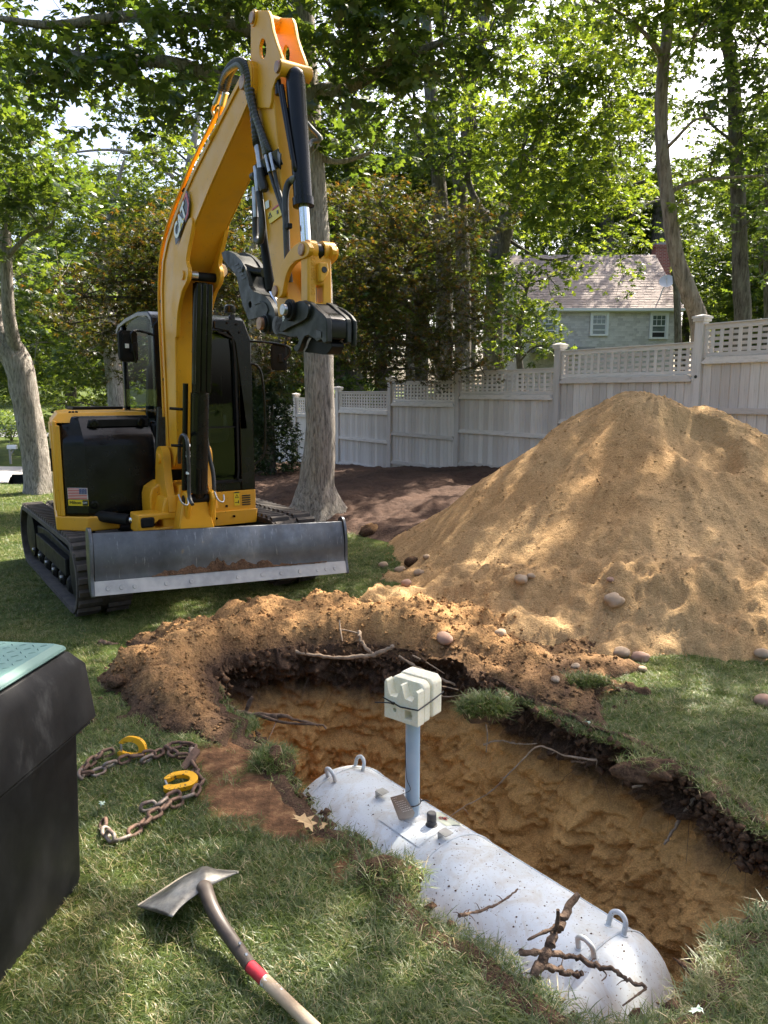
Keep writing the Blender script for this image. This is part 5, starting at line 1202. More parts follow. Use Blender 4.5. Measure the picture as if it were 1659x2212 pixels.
b = MB(); b.prism([(-.5, -.28), (-.485, .1), (-.47, .5), (.47, .5), (.485, .1), (.5, -.28), (.49, -.5), (-.49, -.5)], -.5, .5, lambda u, v, w: (u, w, v)); t = b.build('rail', M_FENCE, None, 0); RAIL = t.data; bpy.data.objects.remove(t)
b = MB().box((0, 0, 0), (1, 1, 1)); t = b.build('lattice_slat', M_FENCE, None, 0); SLAT = t.data; bpy.data.objects.remove(t)
b = MB(); b.box((0, 0, .5), (.125, .125, 1)); t = b.build('post', M_FENCE, None, 0); POST = t.data; bpy.data.objects.remove(t)
b = MB(); b.box((0, 0, .02), (.165, .165, .04)); b.box((0, 0, .052), (.19, .19, .03)); b.add([(-.09, -.09, .067), (.09, -.09, .067), (.09, .09, .067), (-.09, .09, .067), (0, 0, .095)], [(0, 1, 4), (1, 2, 4), (2, 3, 4), (3, 0, 4)]); t = b.build('post_cap', M_FENCE, None, 0); CAP = t.data; bpy.data.objects.remove(t)
rf = random.Random(17)
def fput(name, me, x, y, z, sc, rz=0, rx=0):
    o = put(name, me, fence, Vector((x, y, z)) - FO, None, sc); o.rotation_euler = (rx, 0, F_ANG + rz); return o
for i, (x, y) in enumerate(posts):
    zt = max(tops[max(i - 1, 0)], tops[min(i, 6)]) + .05; g = gz1(x, y) - .15
    p = fput('post', POST, x, y, g, (1, 1, zt - g))
    c = put('post_cap', CAP, fence, Vector((x, y, zt)) - FO); c.rotation_euler = (0, 0, F_ANG)
MB().lathe([(0, .022), (.006, .020)], Vector((posts[6][0], posts[6][1], 2.07)) - FO + fn_ * .064, fn_, 14).build('post_hole', M_INK, fence, 30)
for i in range(7):
    a = Vector((*posts[i], 0)); bb = Vector((*posts[i + 1], 0)); Ln = (bb - a).length; n0 = .0675; span = Ln - .13; zt = tops[i]
    g = min(gz1(*posts[i]), gz1(*posts[i + 1])); mid = (a + bb) / 2
    zl = zt - .43; zb = zt - 1.86                                    # underside of the lattice, foot of the boards
    nbd = 18; w = span / nbd
    for k in range(nbd):
        p = a + fd * (n0 - .0025 + w * (k + .5)); fput('board', BOARD, p.x, p.y, zb + rf.uniform(-.015, .015), (w * rf.uniform(.972, .99), .026, zl - zb), rf.uniform(-.015, .015), rf.uniform(-.003, .003))
    for z, h in ((zl - .035, .085), (zl - .68, .075), (zb + .12, .08)):
        p = mid + fn_ * .036; fput('rail', RAIL, p.x, p.y, z, (span, .05, h), 0, rf.uniform(-.02, .02))
    p = mid; fput('top_rail', SLAT, p.x, p.y, zt - .03, (span, .045, .06)); fput('top_cap', SLAT, p.x, p.y, zt + .008, (span, .085, .016)); fput('lattice_sill', SLAT, p.x, p.y, zl + .045, (span, .04, .05)); fput('lattice_sill', SLAT, p.x, p.y, zl + .008, (span, .075, .014))
    for s in (-1, 1):
        q = mid + fd * s * (span / 2 - .025); fput('lattice_stile', SLAT, q.x, q.y, (zt + zl) / 2, (.05, .038, zt - zl - .13))
    ns = 18; ws = (span - .1) / ns
    for k in range(ns):
        q = mid + fd * (-span / 2 + .05 + ws * (k + .5)) + fn_ * .008; fput('lattice_slat', SLAT, q.x, q.y, (zt + zl) / 2 + .005, (.048, .012, zt - zl - .13), 0, 0)
    for k in range(4):
        z = zl + .105 + k * (zt - zl - .2) / 3.2; q = mid - fn_ * .006; fput('lattice_bar', SLAT, q.x, q.y, z, (span - .1, .012, .042))

# ================================================================== neighbour's house
HY = 36.0
M_SHING, _n, _b = _nt('grey_cedar_shingle'); _b.inputs['Roughness'].default_value = .9
_oi = _n.nodes.new('ShaderNodeObjectInfo')
_c1 = ramp(_n, _oi.outputs['Random'], [(0, (.47, .44, .40)), (.5, (.58, .55, .50)), (1, (.68, .645, .59))])
_c1 = mixc(_n, mth(_n, 'MULTIPLY', ramp(_n, noise(_n, 1.2, 5, .7), [(.45, (0, 0, 0)), (.7, (1, 1, 1))]), .45), _c1, (.22, .21, .20))
_n.links.new(_c1, _b.inputs['Base Color'])
M_SHINGM = pm('grey_cedar_field', (.47, .44, .40), .9, col2=(.64, .605, .55), nscale=9)
M_ROOF = pm('tan_roof_shingle', (.25, .20, .18), .9, col2=(.34, .28, .25), nscale=2.5, bscale=30, bstr=.3)
M_TRIM = pm('house_trim', (.74, .74, .72), .6)
M_PANE, _n, _b = _nt('house_pane'); _b.inputs['Base Color'].default_value = (.10, .13, .11, 1); _b.inputs['Roughness'].default_value = .06; _b.inputs['Specular IOR Level'].default_value = .9
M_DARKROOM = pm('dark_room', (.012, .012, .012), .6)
M_BRICK, _n, _b = _nt('red_brick'); _b.inputs['Roughness'].default_value = .9
_tc = _n.nodes.new('ShaderNodeTexCoord'); _mp = _n.nodes.new('ShaderNodeMapping'); _mp.inputs['Rotation'].default_value = (rad(90), 0, 0); _br = _n.nodes.new('ShaderNodeTexBrick')
_n.links.new(_tc.outputs['Object'], _mp.inputs['Vector']); _n.links.new(_mp.outputs['Vector'], _br.inputs['Vector'])
_br.inputs['Color1'].default_value = (.30, .075, .05, 1); _br.inputs['Color2'].default_value = (.20, .05, .04, 1); _br.inputs['Mortar'].default_value = (.33, .28, .25, 1); _br.inputs['Scale'].default_value = 1.0
_br.inputs['Brick Width'].default_value = .22; _br.inputs['Row Height'].default_value = .075; _br.inputs['Mortar Size'].default_value = .008
_n.links.new(_br.outputs['Color'], _b.inputs['Base Color'])
hx0 = 6.3; hx1 = on_y(1474, 661, HY).x; ze = on_y(1300, 664, HY).z; ry = HY + 4.0; zr = on_y(1300, 556, ry).z
house = thing('shingled_house', 'grey shingled two-storey house with tan roof behind the fence', 'house', ((hx0 + hx1) / 2, HY + 4, gz1(8, HY)))
HO = house.location; Hh = lambda x, y, z: Vector((x, y, z)) - HO
zg = gz1(8, HY) - .5
b = MB(); y2 = HY + 8
b.add([Hh(hx0, HY + .03, zg), Hh(hx1 - .25, HY + .03, zg), Hh(hx1 - .25, y2, zg), Hh(hx0, y2, zg), Hh(hx0, HY + .03, ze + .1), Hh(hx1 - .25, HY + .03, ze + .1), Hh(hx1 - .25, y2, ze + .1), Hh(hx0, y2, ze + .1), Hh(hx1 - .25, ry, zr - .1), Hh(hx0, ry, zr - .1)],
      [(0, 1, 5, 4), (1, 2, 6, 8, 5), (2, 3, 7, 6), (3, 0, 4, 9, 7)]); b.build('wall', M_SHINGM, house, 0)
b = MB(); ov = .25; sl_ = (zr - ze) / (ry - HY)
b.add([Hh(hx0, HY - ov, ze - ov * sl_ + .12), Hh(hx1, HY - ov, ze - ov * sl_ + .12), Hh(hx1, ry, zr), Hh(hx0, ry, zr), Hh(hx0, y2 + ov, ze - ov * sl_ + .12), Hh(hx1, y2 + ov, ze - ov * sl_ + .12),
       Hh(hx0, HY - ov, ze - ov * sl_), Hh(hx1, HY - ov, ze - ov * sl_), Hh(hx1, ry, zr - .12), Hh(hx0, ry, zr - .12), Hh(hx0, y2 + ov, ze - ov * sl_), Hh(hx1, y2 + ov, ze - ov * sl_)],
      [(0, 1, 2, 3), (3, 2, 5, 4), (6, 9, 8, 7), (9, 10, 11, 8), (0, 6, 7, 1), (1, 7, 8, 2), (2, 8, 11, 5), (4, 5, 11, 10), (0, 3, 9, 6), (3, 4, 10, 9)])
roof = b.build('roof', M_ROOF, house, 0)
b = MB(); L_ = math.hypot(ry - HY + ov, zr - ze + ov * sl_); nc = 34; rr = random.Random(4)
sv = Vector((0, ry - HY + ov, zr - ze + ov * sl_)) / L_; nv = Vector((0, -sv.z, sv.y))
for k in range(nc):
    x = hx0 - rr.uniform(0, .3)
    while x < hx1:
        w = rr.choice((.28, .33, .42)); x2 = min(x + w, hx1); xa = max(x, hx0)
        if x2 - xa > .05:
            o = Vector((0, HY - ov, ze - ov * sl_ + .12)) + sv * (k * L_ / nc); th_ = rr.uniform(.012, .03)
            p = [Hh(xa + .006, 0, 0) + o + nv * th_, Hh(x2 - .006, 0, 0) + o + nv * th_, Hh(x2 - .006, 0, 0) + o + sv * (L_ / nc) + nv * .004, Hh(xa + .006, 0, 0) + o + sv * (L_ / nc) + nv * .004, Hh(xa + .006, 0, 0) + o, Hh(x2 - .006, 0, 0) + o]
            b.add(p, [(0, 1, 2, 3), (4, 5, 1, 0)])
        x = x2
tag(b.build('roof_shingles', M_ROOF, roof, 0), kind='stuff')
MB().box(Hh((hx0 + hx1) / 2, HY - .08, ze - .12), (hx1 - hx0, .16, .22)).build('frieze', M_TRIM, house, 0); MB().box(Hh((hx0 + hx1) / 2, HY - ov - .06, ze - ov * sl_ + .05), (hx1 - hx0, .13, .12)).build('gutter', M_TRIM, house, 0)
# windows: frame, sashes, muntins, panes
wins = []
for x0, y0, x1, y1, dark in ((1275, 675, 1312.5, 726, 0), (1404, 675, 1441, 733, 1), (1172, 672, 1205, 728, 0)):
    a = on_y(x0, y0, HY); c = on_y(x1, y1, HY); wins.append((a.x, c.z, c.x, a.z))
    xm = (a.x + c.x) / 2; zm = (a.z + c.z) / 2; w = c.x - a.x; h = a.z - c.z
    wo = MB()
    for dx, dz, sx, sz in ((-w / 2 + .055, 0, .11, h), (w / 2 - .055, 0, .11, h), (0, h / 2 - .055, w - .22, .11), (0, -h / 2 + .045, w - .22, .09)): wo.box(Hh(xm + dx, HY - .05, zm + dz), (sx, .10, sz))
    win = wo.build('window', M_TRIM, house, 0)
    iw = w - .22; ih = h - .2; zc = zm + .0
    MB().box(Hh(xm, HY - .006, zc), (iw, .02, ih)).build('pane', M_PANE, win, 0)
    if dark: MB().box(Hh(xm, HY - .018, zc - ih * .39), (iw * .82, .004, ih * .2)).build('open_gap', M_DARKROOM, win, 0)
    s = MB(); s.box(Hh(xm, HY - .03, zc), (iw, .04, .05)); s.box(Hh(xm, HY - .03, zc - ih * (.27 if dark else .3)), (iw, .04, .045))
    for sx in (-1, 1): s.box(Hh(xm + sx * (iw / 2 - .02), HY - .028, zc), (.04, .03, ih))
    s.box(Hh(xm, HY - .03, zc + ih / 2 - .025), (iw, .04, .05)); s.build('sash', M_TRIM, win, 0)
    mu_ = MB()
    for k in (-1, 1): mu_.box(Hh(xm + k * iw / 6, HY - .025, zc + ih * .25), (.022, .02, ih * .5))
    mu_.box(Hh(xm, HY - .0245, zc + ih * .27), (iw, .02, .022)); mu_.build('muntin', M_TRIM, win, 0)
# cedar shingles on the part of the wall that shows
t = MB().add([(-.5, -.022, 0), (.5, -.022, 0), (.5, -.004, 1), (-.5, -.004, 1), (-.5, .0, 0), (.5, .0, 0)], [(0, 1, 2, 3), (4, 5, 1, 0), (0, 3, 4), (1, 5, 2)]).build('wall_shingle', M_SHING, None, 0, normals=False); SHG = t.data; bpy.data.objects.remove(t)
sh_list = []; z = ze - .26; ce = .118
while z > 3.6:
    x = 7.0 - rr.uniform(0, .2)
    while x < hx1 - .26:
        w = rr.uniform(.13, .34); xe = min(x + w, hx1 - .255)
        segs = [(x, xe)]
        for (wa, wb, wc, wd) in wins:
            if z - ce < wd and z > wb:
                ns_ = []
                for s0, s1 in segs:
                    if s1 <= wa or s0 >= wc: ns_.append((s0, s1)); continue
                    if s0 < wa: ns_.append((s0, wa))
                    if s1 > wc: ns_.append((wc, s1))
                segs = ns_
        for s0, s1 in segs:
            if s1 - s0 > .03: sh_list.append((s0, s1, z - ce + rr.uniform(-.004, .004)))
        x = xe
    z -= ce
sh_list.sort(key=lambda s: (s[2] < 4.0, -(s[1] - s[0])))
rest = MB()
for k, (s0, s1, zz_) in enumerate(sh_list):
    if k < 300: put('wall_shingle', SHG, house, Hh((s0 + s1) / 2, HY + .028, zz_), None, (s1 - s0 - .008, 1, ce))
    else:
        rest.add([Hh(s0 + .004, HY + .006, zz_), Hh(s1 - .004, HY + .006, zz_), Hh(s1 - .004, HY + .024, zz_ + ce), Hh(s0 + .004, HY + .024, zz_ + ce), Hh(s0 + .004, HY + .028, zz_), Hh(s1 - .004, HY + .028, zz_)], [(0, 1, 2, 3), (4, 5, 1, 0)])
tag(rest.build('more_shingles', M_SHINGM, house, 0), kind='stuff')
c = on_y(1429, 556, 41); zt_ = on_y(1429, 529, 41).z
ch = MB().box(Hh(c.x, 41, (zt_ + 5.5) / 2), (.88, .62, zt_ - 5.5)); ch = ch.build('chimney', M_BRICK, house, 0)
MB().box(Hh(c.x, 41, zt_ - .10), (.98, .72, .12)).build('chimney_cap', M_BRICK, ch, 0); MB().box(Hh(c.x, 41, zt_ + .012), (.90, .64, .1)).build('chimney_crown', M_STREET, ch, 0)
MB().box(Hh(on_y(1225, 690, HY - 2).x, HY - 1.2, on_y(1235, 752, HY - 2).z - .05), (2.4, 2.4, .12)).build('porch_roof', M_DRIVE, house, 0)
# dish on the roof
M_DISH = pm('dish_grey', (.52, .52, .54), .5)
dc_ = on_y(1440, 607, HY + .2); db = on_y(1424, 648, HY + .4)
dish = thing('satellite_dish', 'grey satellite dish on a bent mast on the tan roof', 'satellite dish', (db.x, HY + .4, ze - ov * sl_ + .12 + (.65) * sl_))
dO = dish.location; da = Vector((-.35, -.80, .48)).normalized()
MB().lathe([(0, .34), (-.03, .26), (-.055, .14), (-.062, .01)], dc_ - dO, da, 28, False).build('reflector', M_DISH, dish, 60)
MB().tube(catmull([Vector((0, 0, 0)), Vector((.08, -.06, .35)), dc_ - dO - da * .06], 4), .03, 8).build('mast', M_DISH, dish, 40)
MB().tube([dc_ - dO + Vector((.05, 0, -.3)), dc_ - dO + da * .32 + Vector((0, 0, -.12))], .015, 6).build('feed_arm', M_DISH, dish, 40); MB().box(dc_ - dO + da * .34 + Vector((0, 0, -.11)), (.08, .08, .10)).build('feed_horn', M_DISH, dish, 0)
# ================================================================== trees
def leaf_mat(name, cols, trans, tfac=.45, gloss=.05):
    m = bpy.data.materials.new(name); m.use_nodes = True; nt = m.node_tree; nt.nodes.remove(nt.nodes['Principled BSDF'])
    a = nt.nodes.new('ShaderNodeAttribute'); a.attribute_name = 'rnd'
    k = len(cols); c = ramp(nt, a.outputs['Fac'], [(i / (k - 1), v) for i, v in enumerate(cols)])
    k = len(trans); t = ramp(nt, a.outputs['Fac'], [(i / (k - 1), v) for i, v in enumerate(trans)])
    d = nt.nodes.new('ShaderNodeBsdfDiffuse'); tr = nt.nodes.new('ShaderNodeBsdfTranslucent'); g = nt.nodes.new('ShaderNodeBsdfGlossy'); g.inputs['Roughness'].default_value = .38
    m1 = nt.nodes.new('ShaderNodeMixShader'); m2 = nt.nodes.new('ShaderNodeMixShader'); m1.inputs[0].default_value = tfac; m2.inputs[0].default_value = gloss
    nt.links.new(c, d.inputs[0]); nt.links.new(t, tr.inputs[0]); nt.links.new(d.outputs[0], m1.inputs[1]); nt.links.new(tr.outputs[0], m1.inputs[2])
    nt.links.new(m1.outputs[0], m2.inputs[1]); nt.links.new(g.outputs[0], m2.inputs[2]); nt.links.new(m2.outputs[0], nt.nodes['Material Output'].inputs['Surface'])
    return m
M_OAKD = leaf_mat('dark_oak_leaf', [(.022, .046, .020), (.034, .066, .024), (.050, .085, .026)], [(.10, .17, .012), (.18, .27, .02), (.28, .36, .03)], .38, .07)
M_OAKLIT = leaf_mat('backlit_oak_leaf', [(.026, .052, .012), (.040, .078, .016), (.060, .105, .020)], [(.13, .20, .012), (.24, .33, .02), (.40, .46, .035)], .42, .05)  # brighter copy of the oak leaf, backlight put into its colours
M_FARL = leaf_mat('far_leaf', [(.020, .042, .011), (.033, .064, .014), (.055, .09, .02)], [(.09, .14, .012), (.18, .26, .02), (.34, .40, .04)], .42, .03)
M_MAPL = leaf_mat('bronze_maple_leaf', [(.018, .016, .010), (.024, .032, .012), (.036, .046, .015), (.065, .030, .014)], [(.06, .06, .01), (.11, .13, .014), (.22, .24, .02), (.34, .15, .02)], .30, .04)
M_ARBOR = leaf_mat('dark_evergreen', [(.014, .028, .012), (.022, .042, .016), (.035, .06, .02)], [(.04, .07, .01), (.06, .10, .02), (.08, .12, .02)], .2, .03)
M_SHRUB = leaf_mat('shrub_leaf', [(.05, .10, .03), (.08, .14, .04), (.12, .18, .05)], [(.2, .3, .04), (.3, .4, .05), (.4, .45, .08)], .35, .04)
def bark(name, a, b, sc=30):
    m, nt, bs = _nt(name); bs.inputs['Roughness'].default_value = .95; bs.inputs['Specular IOR Level'].default_value = .15
    n1 = noise(nt, sc, 8, .72, sc=(1, 1, .16), dist=.6); n2 = noise(nt, 2.2, 5, .6)
    c = ramp(nt, n1, [(.36, tuple(v * .35 for v in a)), (.5, a), (.68, b)]); c = mixc(nt, mth(nt, 'MULTIPLY', ramp(nt, n2, [(.5, (0, 0, 0)), (.7, (1, 1, 1))]), .35), c, (.22, .22, .18))
    nt.links.new(c, bs.inputs['Base Color']); bump(nt, bs, n1, 1.0, .05); return m
M_BARK = bark('oak_bark', (.32, .285, .25), (.50, .46, .41), 34); M_BARKD = bark('dark_bark', (.11, .095, .08), (.20, .18, .155), 26); M_BARKP = bark('pale_snag_bark', (.24, .19, .15), (.36, .31, .26), 16)

OAK = (np.array([(0, 0, 0), (0, .36, .03), (0, .68, .02), (0, 1, -.06), (-.30, .30, -.03), (-.13, .42, 0), (-.36, .66, -.05), (-.12, .74, 0), (.30, .30, -.03), (.13, .42, 0), (.36, .66, -.05), (.12, .74, 0)], float),
       np.array([(0, 1, 4), (1, 5, 4), (1, 2, 6), (2, 7, 6), (2, 3, 7), (0, 8, 1), (1, 8, 9), (1, 10, 2), (2, 10, 11), (2, 11, 3)]))
SIMPLE = (np.array([(0, 0, 0), (-.32, .45, -.04), (0, 1, -.05), (.32, .45, -.04)], float), np.array([(0, 2, 1), (0, 3, 2)]))
SPRAY = (np.array([(0, 0, 0), (-.42, .5, -.06), (-.1, .42, 0), (-.12, 1.0, -.1), (.08, .5, 0), (.42, .75, -.08), (.14, .3, 0)], float), np.array([(0, 2, 1), (0, 4, 3), (0, 3, 2), (0, 6, 5), (0, 5, 4)]))
STAR = (np.array([(0, .25, 0), (0, 1, -.06), (-.11, .42, 0), (-.5, .72, -.07), (-.14, .25, 0), (-.42, .12, -.05), (.11, .42, 0), (.5, .72, -.07), (.14, .25, 0), (.42, .12, -.05)], float), np.array([(0, 1, 2), (0, 6, 1), (0, 2, 3), (0, 3, 4), (0, 4, 5), (0, 7, 6), (0, 8, 7), (0, 9, 8)]))
def leaf_mesh(name, P, size, shape, mat, rng, tilt=.9, dark=None, out=None):
    T, Fq = shape; n = len(P); k = len(T)
    az = rng.uniform(0, 2 * math.pi, n); el = rng.normal(-.25, .45, n)
    if out is not None: az = np.arctan2(out[:, 1], out[:, 0]) + rng.normal(0, .5, n); el = rng.normal(-.2, .3, n) + .5 * np.arctan2(out[:, 2], np.hypot(out[:, 0], out[:, 1]))
    ro = rng.normal(0, tilt * .6, n); s = size * rng.uniform(.65, 1.3, n)
    d = np.c_[np.cos(az) * np.cos(el), np.sin(az) * np.cos(el), np.sin(el)]
    side = np.c_[-np.sin(az), np.cos(az), np.zeros(n)]; up = np.cross(d, side) * -1
    up = np.where(up[:, 2:3] < 0, -up, up)
    s2 = side * np.cos(ro)[:, None] + up * np.sin(ro)[:, None]; u2 = -side * np.sin(ro)[:, None] + up * np.cos(ro)[:, None]
    V = P[:, None, :] + s[:, None, None] * (T[None, :, 0:1] * s2[:, None, :] + T[None, :, 1:2] * d[:, None, :] + T[None, :, 2:3] * u2[:, None, :])
    Fa = (np.arange(n)[:, None, None] * k + Fq[None]).reshape(-1, 3)
    me = mesh_np(name, V.reshape(-1, 3), Fa, mat, False)
    r = rng.uniform(0, 1, n) if dark is None else np.clip(dark + rng.normal(0, .2, n), 0, 1)
    at = me.attributes.new('rnd', 'FLOAT', 'POINT'); at.data.foreach_set('value', np.repeat(r, k).astype(np.float32)); return me
def cl(px, py, d, rpx, k=1.0, deep=1.3): c = on_y(px, py, d); r = rpx * d / _F; return (c, (r, r * deep, r * .85), k)
def cluster_pts(clusters, leaf, rng, opt=2.0, clump=30, spread=1.5, area=.34, flat=.6):
    out = []; hubs = []; dirs = []
    for c, (rx, ry, rz), k in clusters:
        n = int(opt * k * math.pi * rx * rz / (leaf * leaf * area)); nc = max(3, n // clump)
        q = rng.normal(size=(nc, 3)); q /= np.linalg.norm(q, axis=1)[:, None]; q *= (rng.uniform(0.05, 1.15, nc) ** .45)[:, None]
        hc = np.array(c)[None] + q * np.array([rx, ry, rz])[None]; hubs.append((c, hc))
        m = max(1, n // nc); sp = leaf * spread
        # leaves sit in whorls round twig tips, the tips spread through the clump
        nt_ = max(1, m // 6); tips = np.repeat(hc, nt_, 0) + rng.normal(size=(nc * nt_, 3)) * np.array([sp, sp, sp * flat])[None]; w = max(1, m // nt_)
        q = rng.normal(size=(nc * nt_ * w, 3)) * np.array([1, 1, .45])[None]; q /= np.linalg.norm(q, axis=1)[:, None]
        p = np.repeat(tips, w, 0) + q * leaf * rng.uniform(.05, .45, (len(q), 1)); out.append(p); dirs.append(q)
    return np.vstack(out), hubs, np.vstack(dirs)
def rough_trunk(pts, rs, n=22, amp=.06, seed=0, flare=0.0, sub=8):
    c = catmull(pts, sub); R = np.interp(np.linspace(0, len(pts) - 1, len(c)), range(len(pts)), rs); rnd = np.random.default_rng(seed)
    b = MB(); b.tube(c, list(R), n); V = np.array(b.v); m = len(c)
    a = np.tile(np.arange(n) / n * 2 * math.pi, m); s = np.repeat(np.arange(m), n)
    cc = np.repeat(np.array([tuple(p) for p in c]), n, 0); rad_ = V - cc
    nz = vnoise(np.cos(a) * 3 + 9, np.sin(a) * 3 + s * .35, seed) * .9 + vnoise(np.cos(a) * 7 + 9, np.sin(a) * 7 + s * .5, seed + 3) * .6
    k = 1 + amp * 2 * nz
    if flare:
        t = np.clip(1 - s / (sub * 1.2), 0, 1); k = k * (1 + flare * t ** 1.6 * (0.55 + .9 * np.maximum(0, np.cos(a * 2.5 + seed)) + .3 * np.cos(a * 6)))
    b.v = [tuple(p) for p in (cc + rad_ * k[:, None])]; return b, c, R
def tree(name, label, cat, base, trunk, radii, clusters, leaf, mat, barkm, shape=OAK, seed=1, limbs=(), opt=3.3, group=None, flare=0.0, twigs=True, clump=30, amp=.06, spread=1.5, flat=.6, ntr=22):
    rng = np.random.default_rng(seed); t = thing(name, label, cat, base, 0, group); O = Vector(base)
    b, c, R = rough_trunk([Vector(p) - O for p in trunk], radii, ntr, amp, seed, flare)
    tr = b.build('trunk', barkm, t, 60)
    lm = MB(); nodes = [(p + O, r) for p, r in zip(c, R)]
    for pts, r0, r1 in limbs:
        q, cc, RR = rough_trunk([Vector(p) - O for p in pts], list(np.linspace(r0, r1, len(pts))), 10, .05, seed + 7, 0, 5); lm.add(q.v, q.f)
        nodes += [(p + O, r) for p, r in zip(cc, RR)]
    if clusters:
        P, hubs, dr = cluster_pts(clusters, leaf, rng, opt, clump, spread, flat=flat)
        put('crown', leaf_mesh('crown', P - np.array(O)[None], leaf, shape, mat, rng, out=dr), t)
        if twigs:
            NP = np.array([tuple(n[0]) for n in nodes])
            for cc, hc in hubs:
                # bough from the nearest wood to the cluster, twigs on to the clumps
                cost = np.linalg.norm(NP - np.array(cc)[None], axis=1) + np.maximum(0, NP[:, 2] - cc[2] + .2) * 1.5
                j = int(cost.argmin()); a = nodes[j][0]; d = (cc - a); 
                if d.length > .3 and d.length < 7:
                    r0 = min(nodes[j][1] * .5, .012 + .014 * d.length); mid = a + d * .5 + Vector((rng.normal() * .12, rng.normal() * .12, .10 + rng.normal() * .08)) * d.length * .7
                    lm.tube([p - O for p in catmull([a, mid, cc], 5)], list(np.linspace(r0, r0 * .45, 11)), 6, False)
                else: r0 = .02
                for h in hc[: 12 if leaf < .2 else 5]:
                    h = Vector(h); m_ = cc.lerp(h, .5) + Vector((rng.normal(), rng.normal(), rng.normal())) * .06 * (h - cc).length
                    lm.tube([p - O for p in (cc, m_, h)], [r0 * .4, r0 * .28, r0 * .1], 4, False)
    if lm.v: lm.build('branches', barkm, t, 60, normals=False)
    return t
Y = on_y
# -- leaning oak at the left edge
g = gz1(-6.5, 13.9)
tree('oak_tree', 'oak with a leaning furrowed trunk at the left edge, behind the excavator', 'tree', (-6.5, 13.9, g), [Y(92, 1075, 13.9), Y(80, 1000, 13.9), Y(62, 900, 13.9), Y(40, 790, 13.9), Y(5, 730, 13.9), Y(-30, 640, 14), Y(-40, 500, 14.2), Y(-20, 300, 14.5)],
     [.30, .245, .235, .25, .25, .23, .20, .15],
     [cl(40, 360, 13.5, 100), cl(-40, 480, 13, 110), cl(120, 440, 13, 80), cl(60, 600, 15, 90, .8), cl(10, 220, 12, 110), cl(130, 600, 15, 80, .7), cl(-100, 250, 12, 140)], .18, M_OAKD, M_BARK, seed=21, flare=.35,
     limbs=[([Y(40, 780, 13.9), Y(20, 690, 13.6), Y(15, 600, 13.5), Y(12, 500, 13.6)], .13, .09), ([Y(12, 560, 13.5), Y(60, 510, 13.4), Y(110, 490, 13.3)], .05, .02)], amp=.08)
# -- big oak behind the stick
tb = Vector((-.98, 10.62, gz1(-.98, 10.62) + .10))
tree('oak_tree', 'large oak with grey flared trunk right behind the excavator arm', 'tree', tb, [tb + Vector((0, 0, -.12)), tb + Vector((0, 0, .45)), Y(692, 950, 10.6), Y(690, 820, 10.6), Y(684, 600, 10.6), Y(672, 400, 10.6), Y(660, 220, 10.6), Y(652, 90, 10.6), Y(648, -60, 10.6), Y(650, -250, 10.6)],
     [.40, .255, .215, .21, .205, .20, .19, .18, .17, .15],
     [cl(60, 70, 9.5, 100), cl(190, 60, 9.5, 100), cl(320, 40, 9.2, 90), cl(440, 70, 9.4, 95), cl(60, 180, 9.3, 85), cl(300, 150, 9.5, 75), cl(400, 200, 9.3, 85), cl(330, 240, 9.2, 60), cl(500, 150, 10, 70), cl(170, 150, 9.6, 65), cl(470, 250, 10, 55), cl(120, 250, 9.5, 45), cl(560, 60, 10.5, 90),
      cl(720, 40, 9.8, 95), cl(830, 60, 9.8, 100), cl(780, 150, 9.8, 90), cl(900, 130, 9.8, 85), cl(960, 40, 9.8, 95), cl(720, 240, 10.2, 70), cl(860, 200, 10, 75), cl(700, 130, 10, 80), cl(760, 330, 11, 60, .7), cl(1040, 90, 10.2, 90), cl(1010, 180, 10.4, 60),
      cl(200, -100, 9.5, 130), cl(600, -130, 10, 140), cl(950, -110, 10, 140), cl(420, -200, 9, 150), cl(800, -260, 9, 170), cl(1150, -60, 10.5, 110)], .18, M_OAKD, M_BARK, seed=5, flare=.55,
     limbs=[([Y(655, 210, 10.6), Y(560, 195, 10.2), Y(470, 170, 9.8), Y(360, 135, 9.6), Y(200, 130, 9.4), Y(80, 90, 9.3)], .13, .04), ([Y(655, 130, 10.6), Y(520, 60, 10), Y(300, 35, 9.5), Y(120, 55, 9.2), Y(0, 40, 9)], .10, .03), ([Y(318, 30, 9.5), Y(325, 80, 9.3), Y(316, 110, 9.3), Y(322, 145, 9.3)], .02, .010),
            ([Y(660, 200, 10.6), Y(760, 185, 10.3), Y(860, 130, 10), Y(960, 90, 9.8)], .10, .04), ([Y(665, 330, 10.6), Y(730, 350, 10.5), Y(800, 330, 10.5)], .05, .02), ([Y(663, 230, 10.5), Y(690, 300, 10.1), Y(668, 340, 10.1)], .015, .006)], amp=.05, opt=3.4)
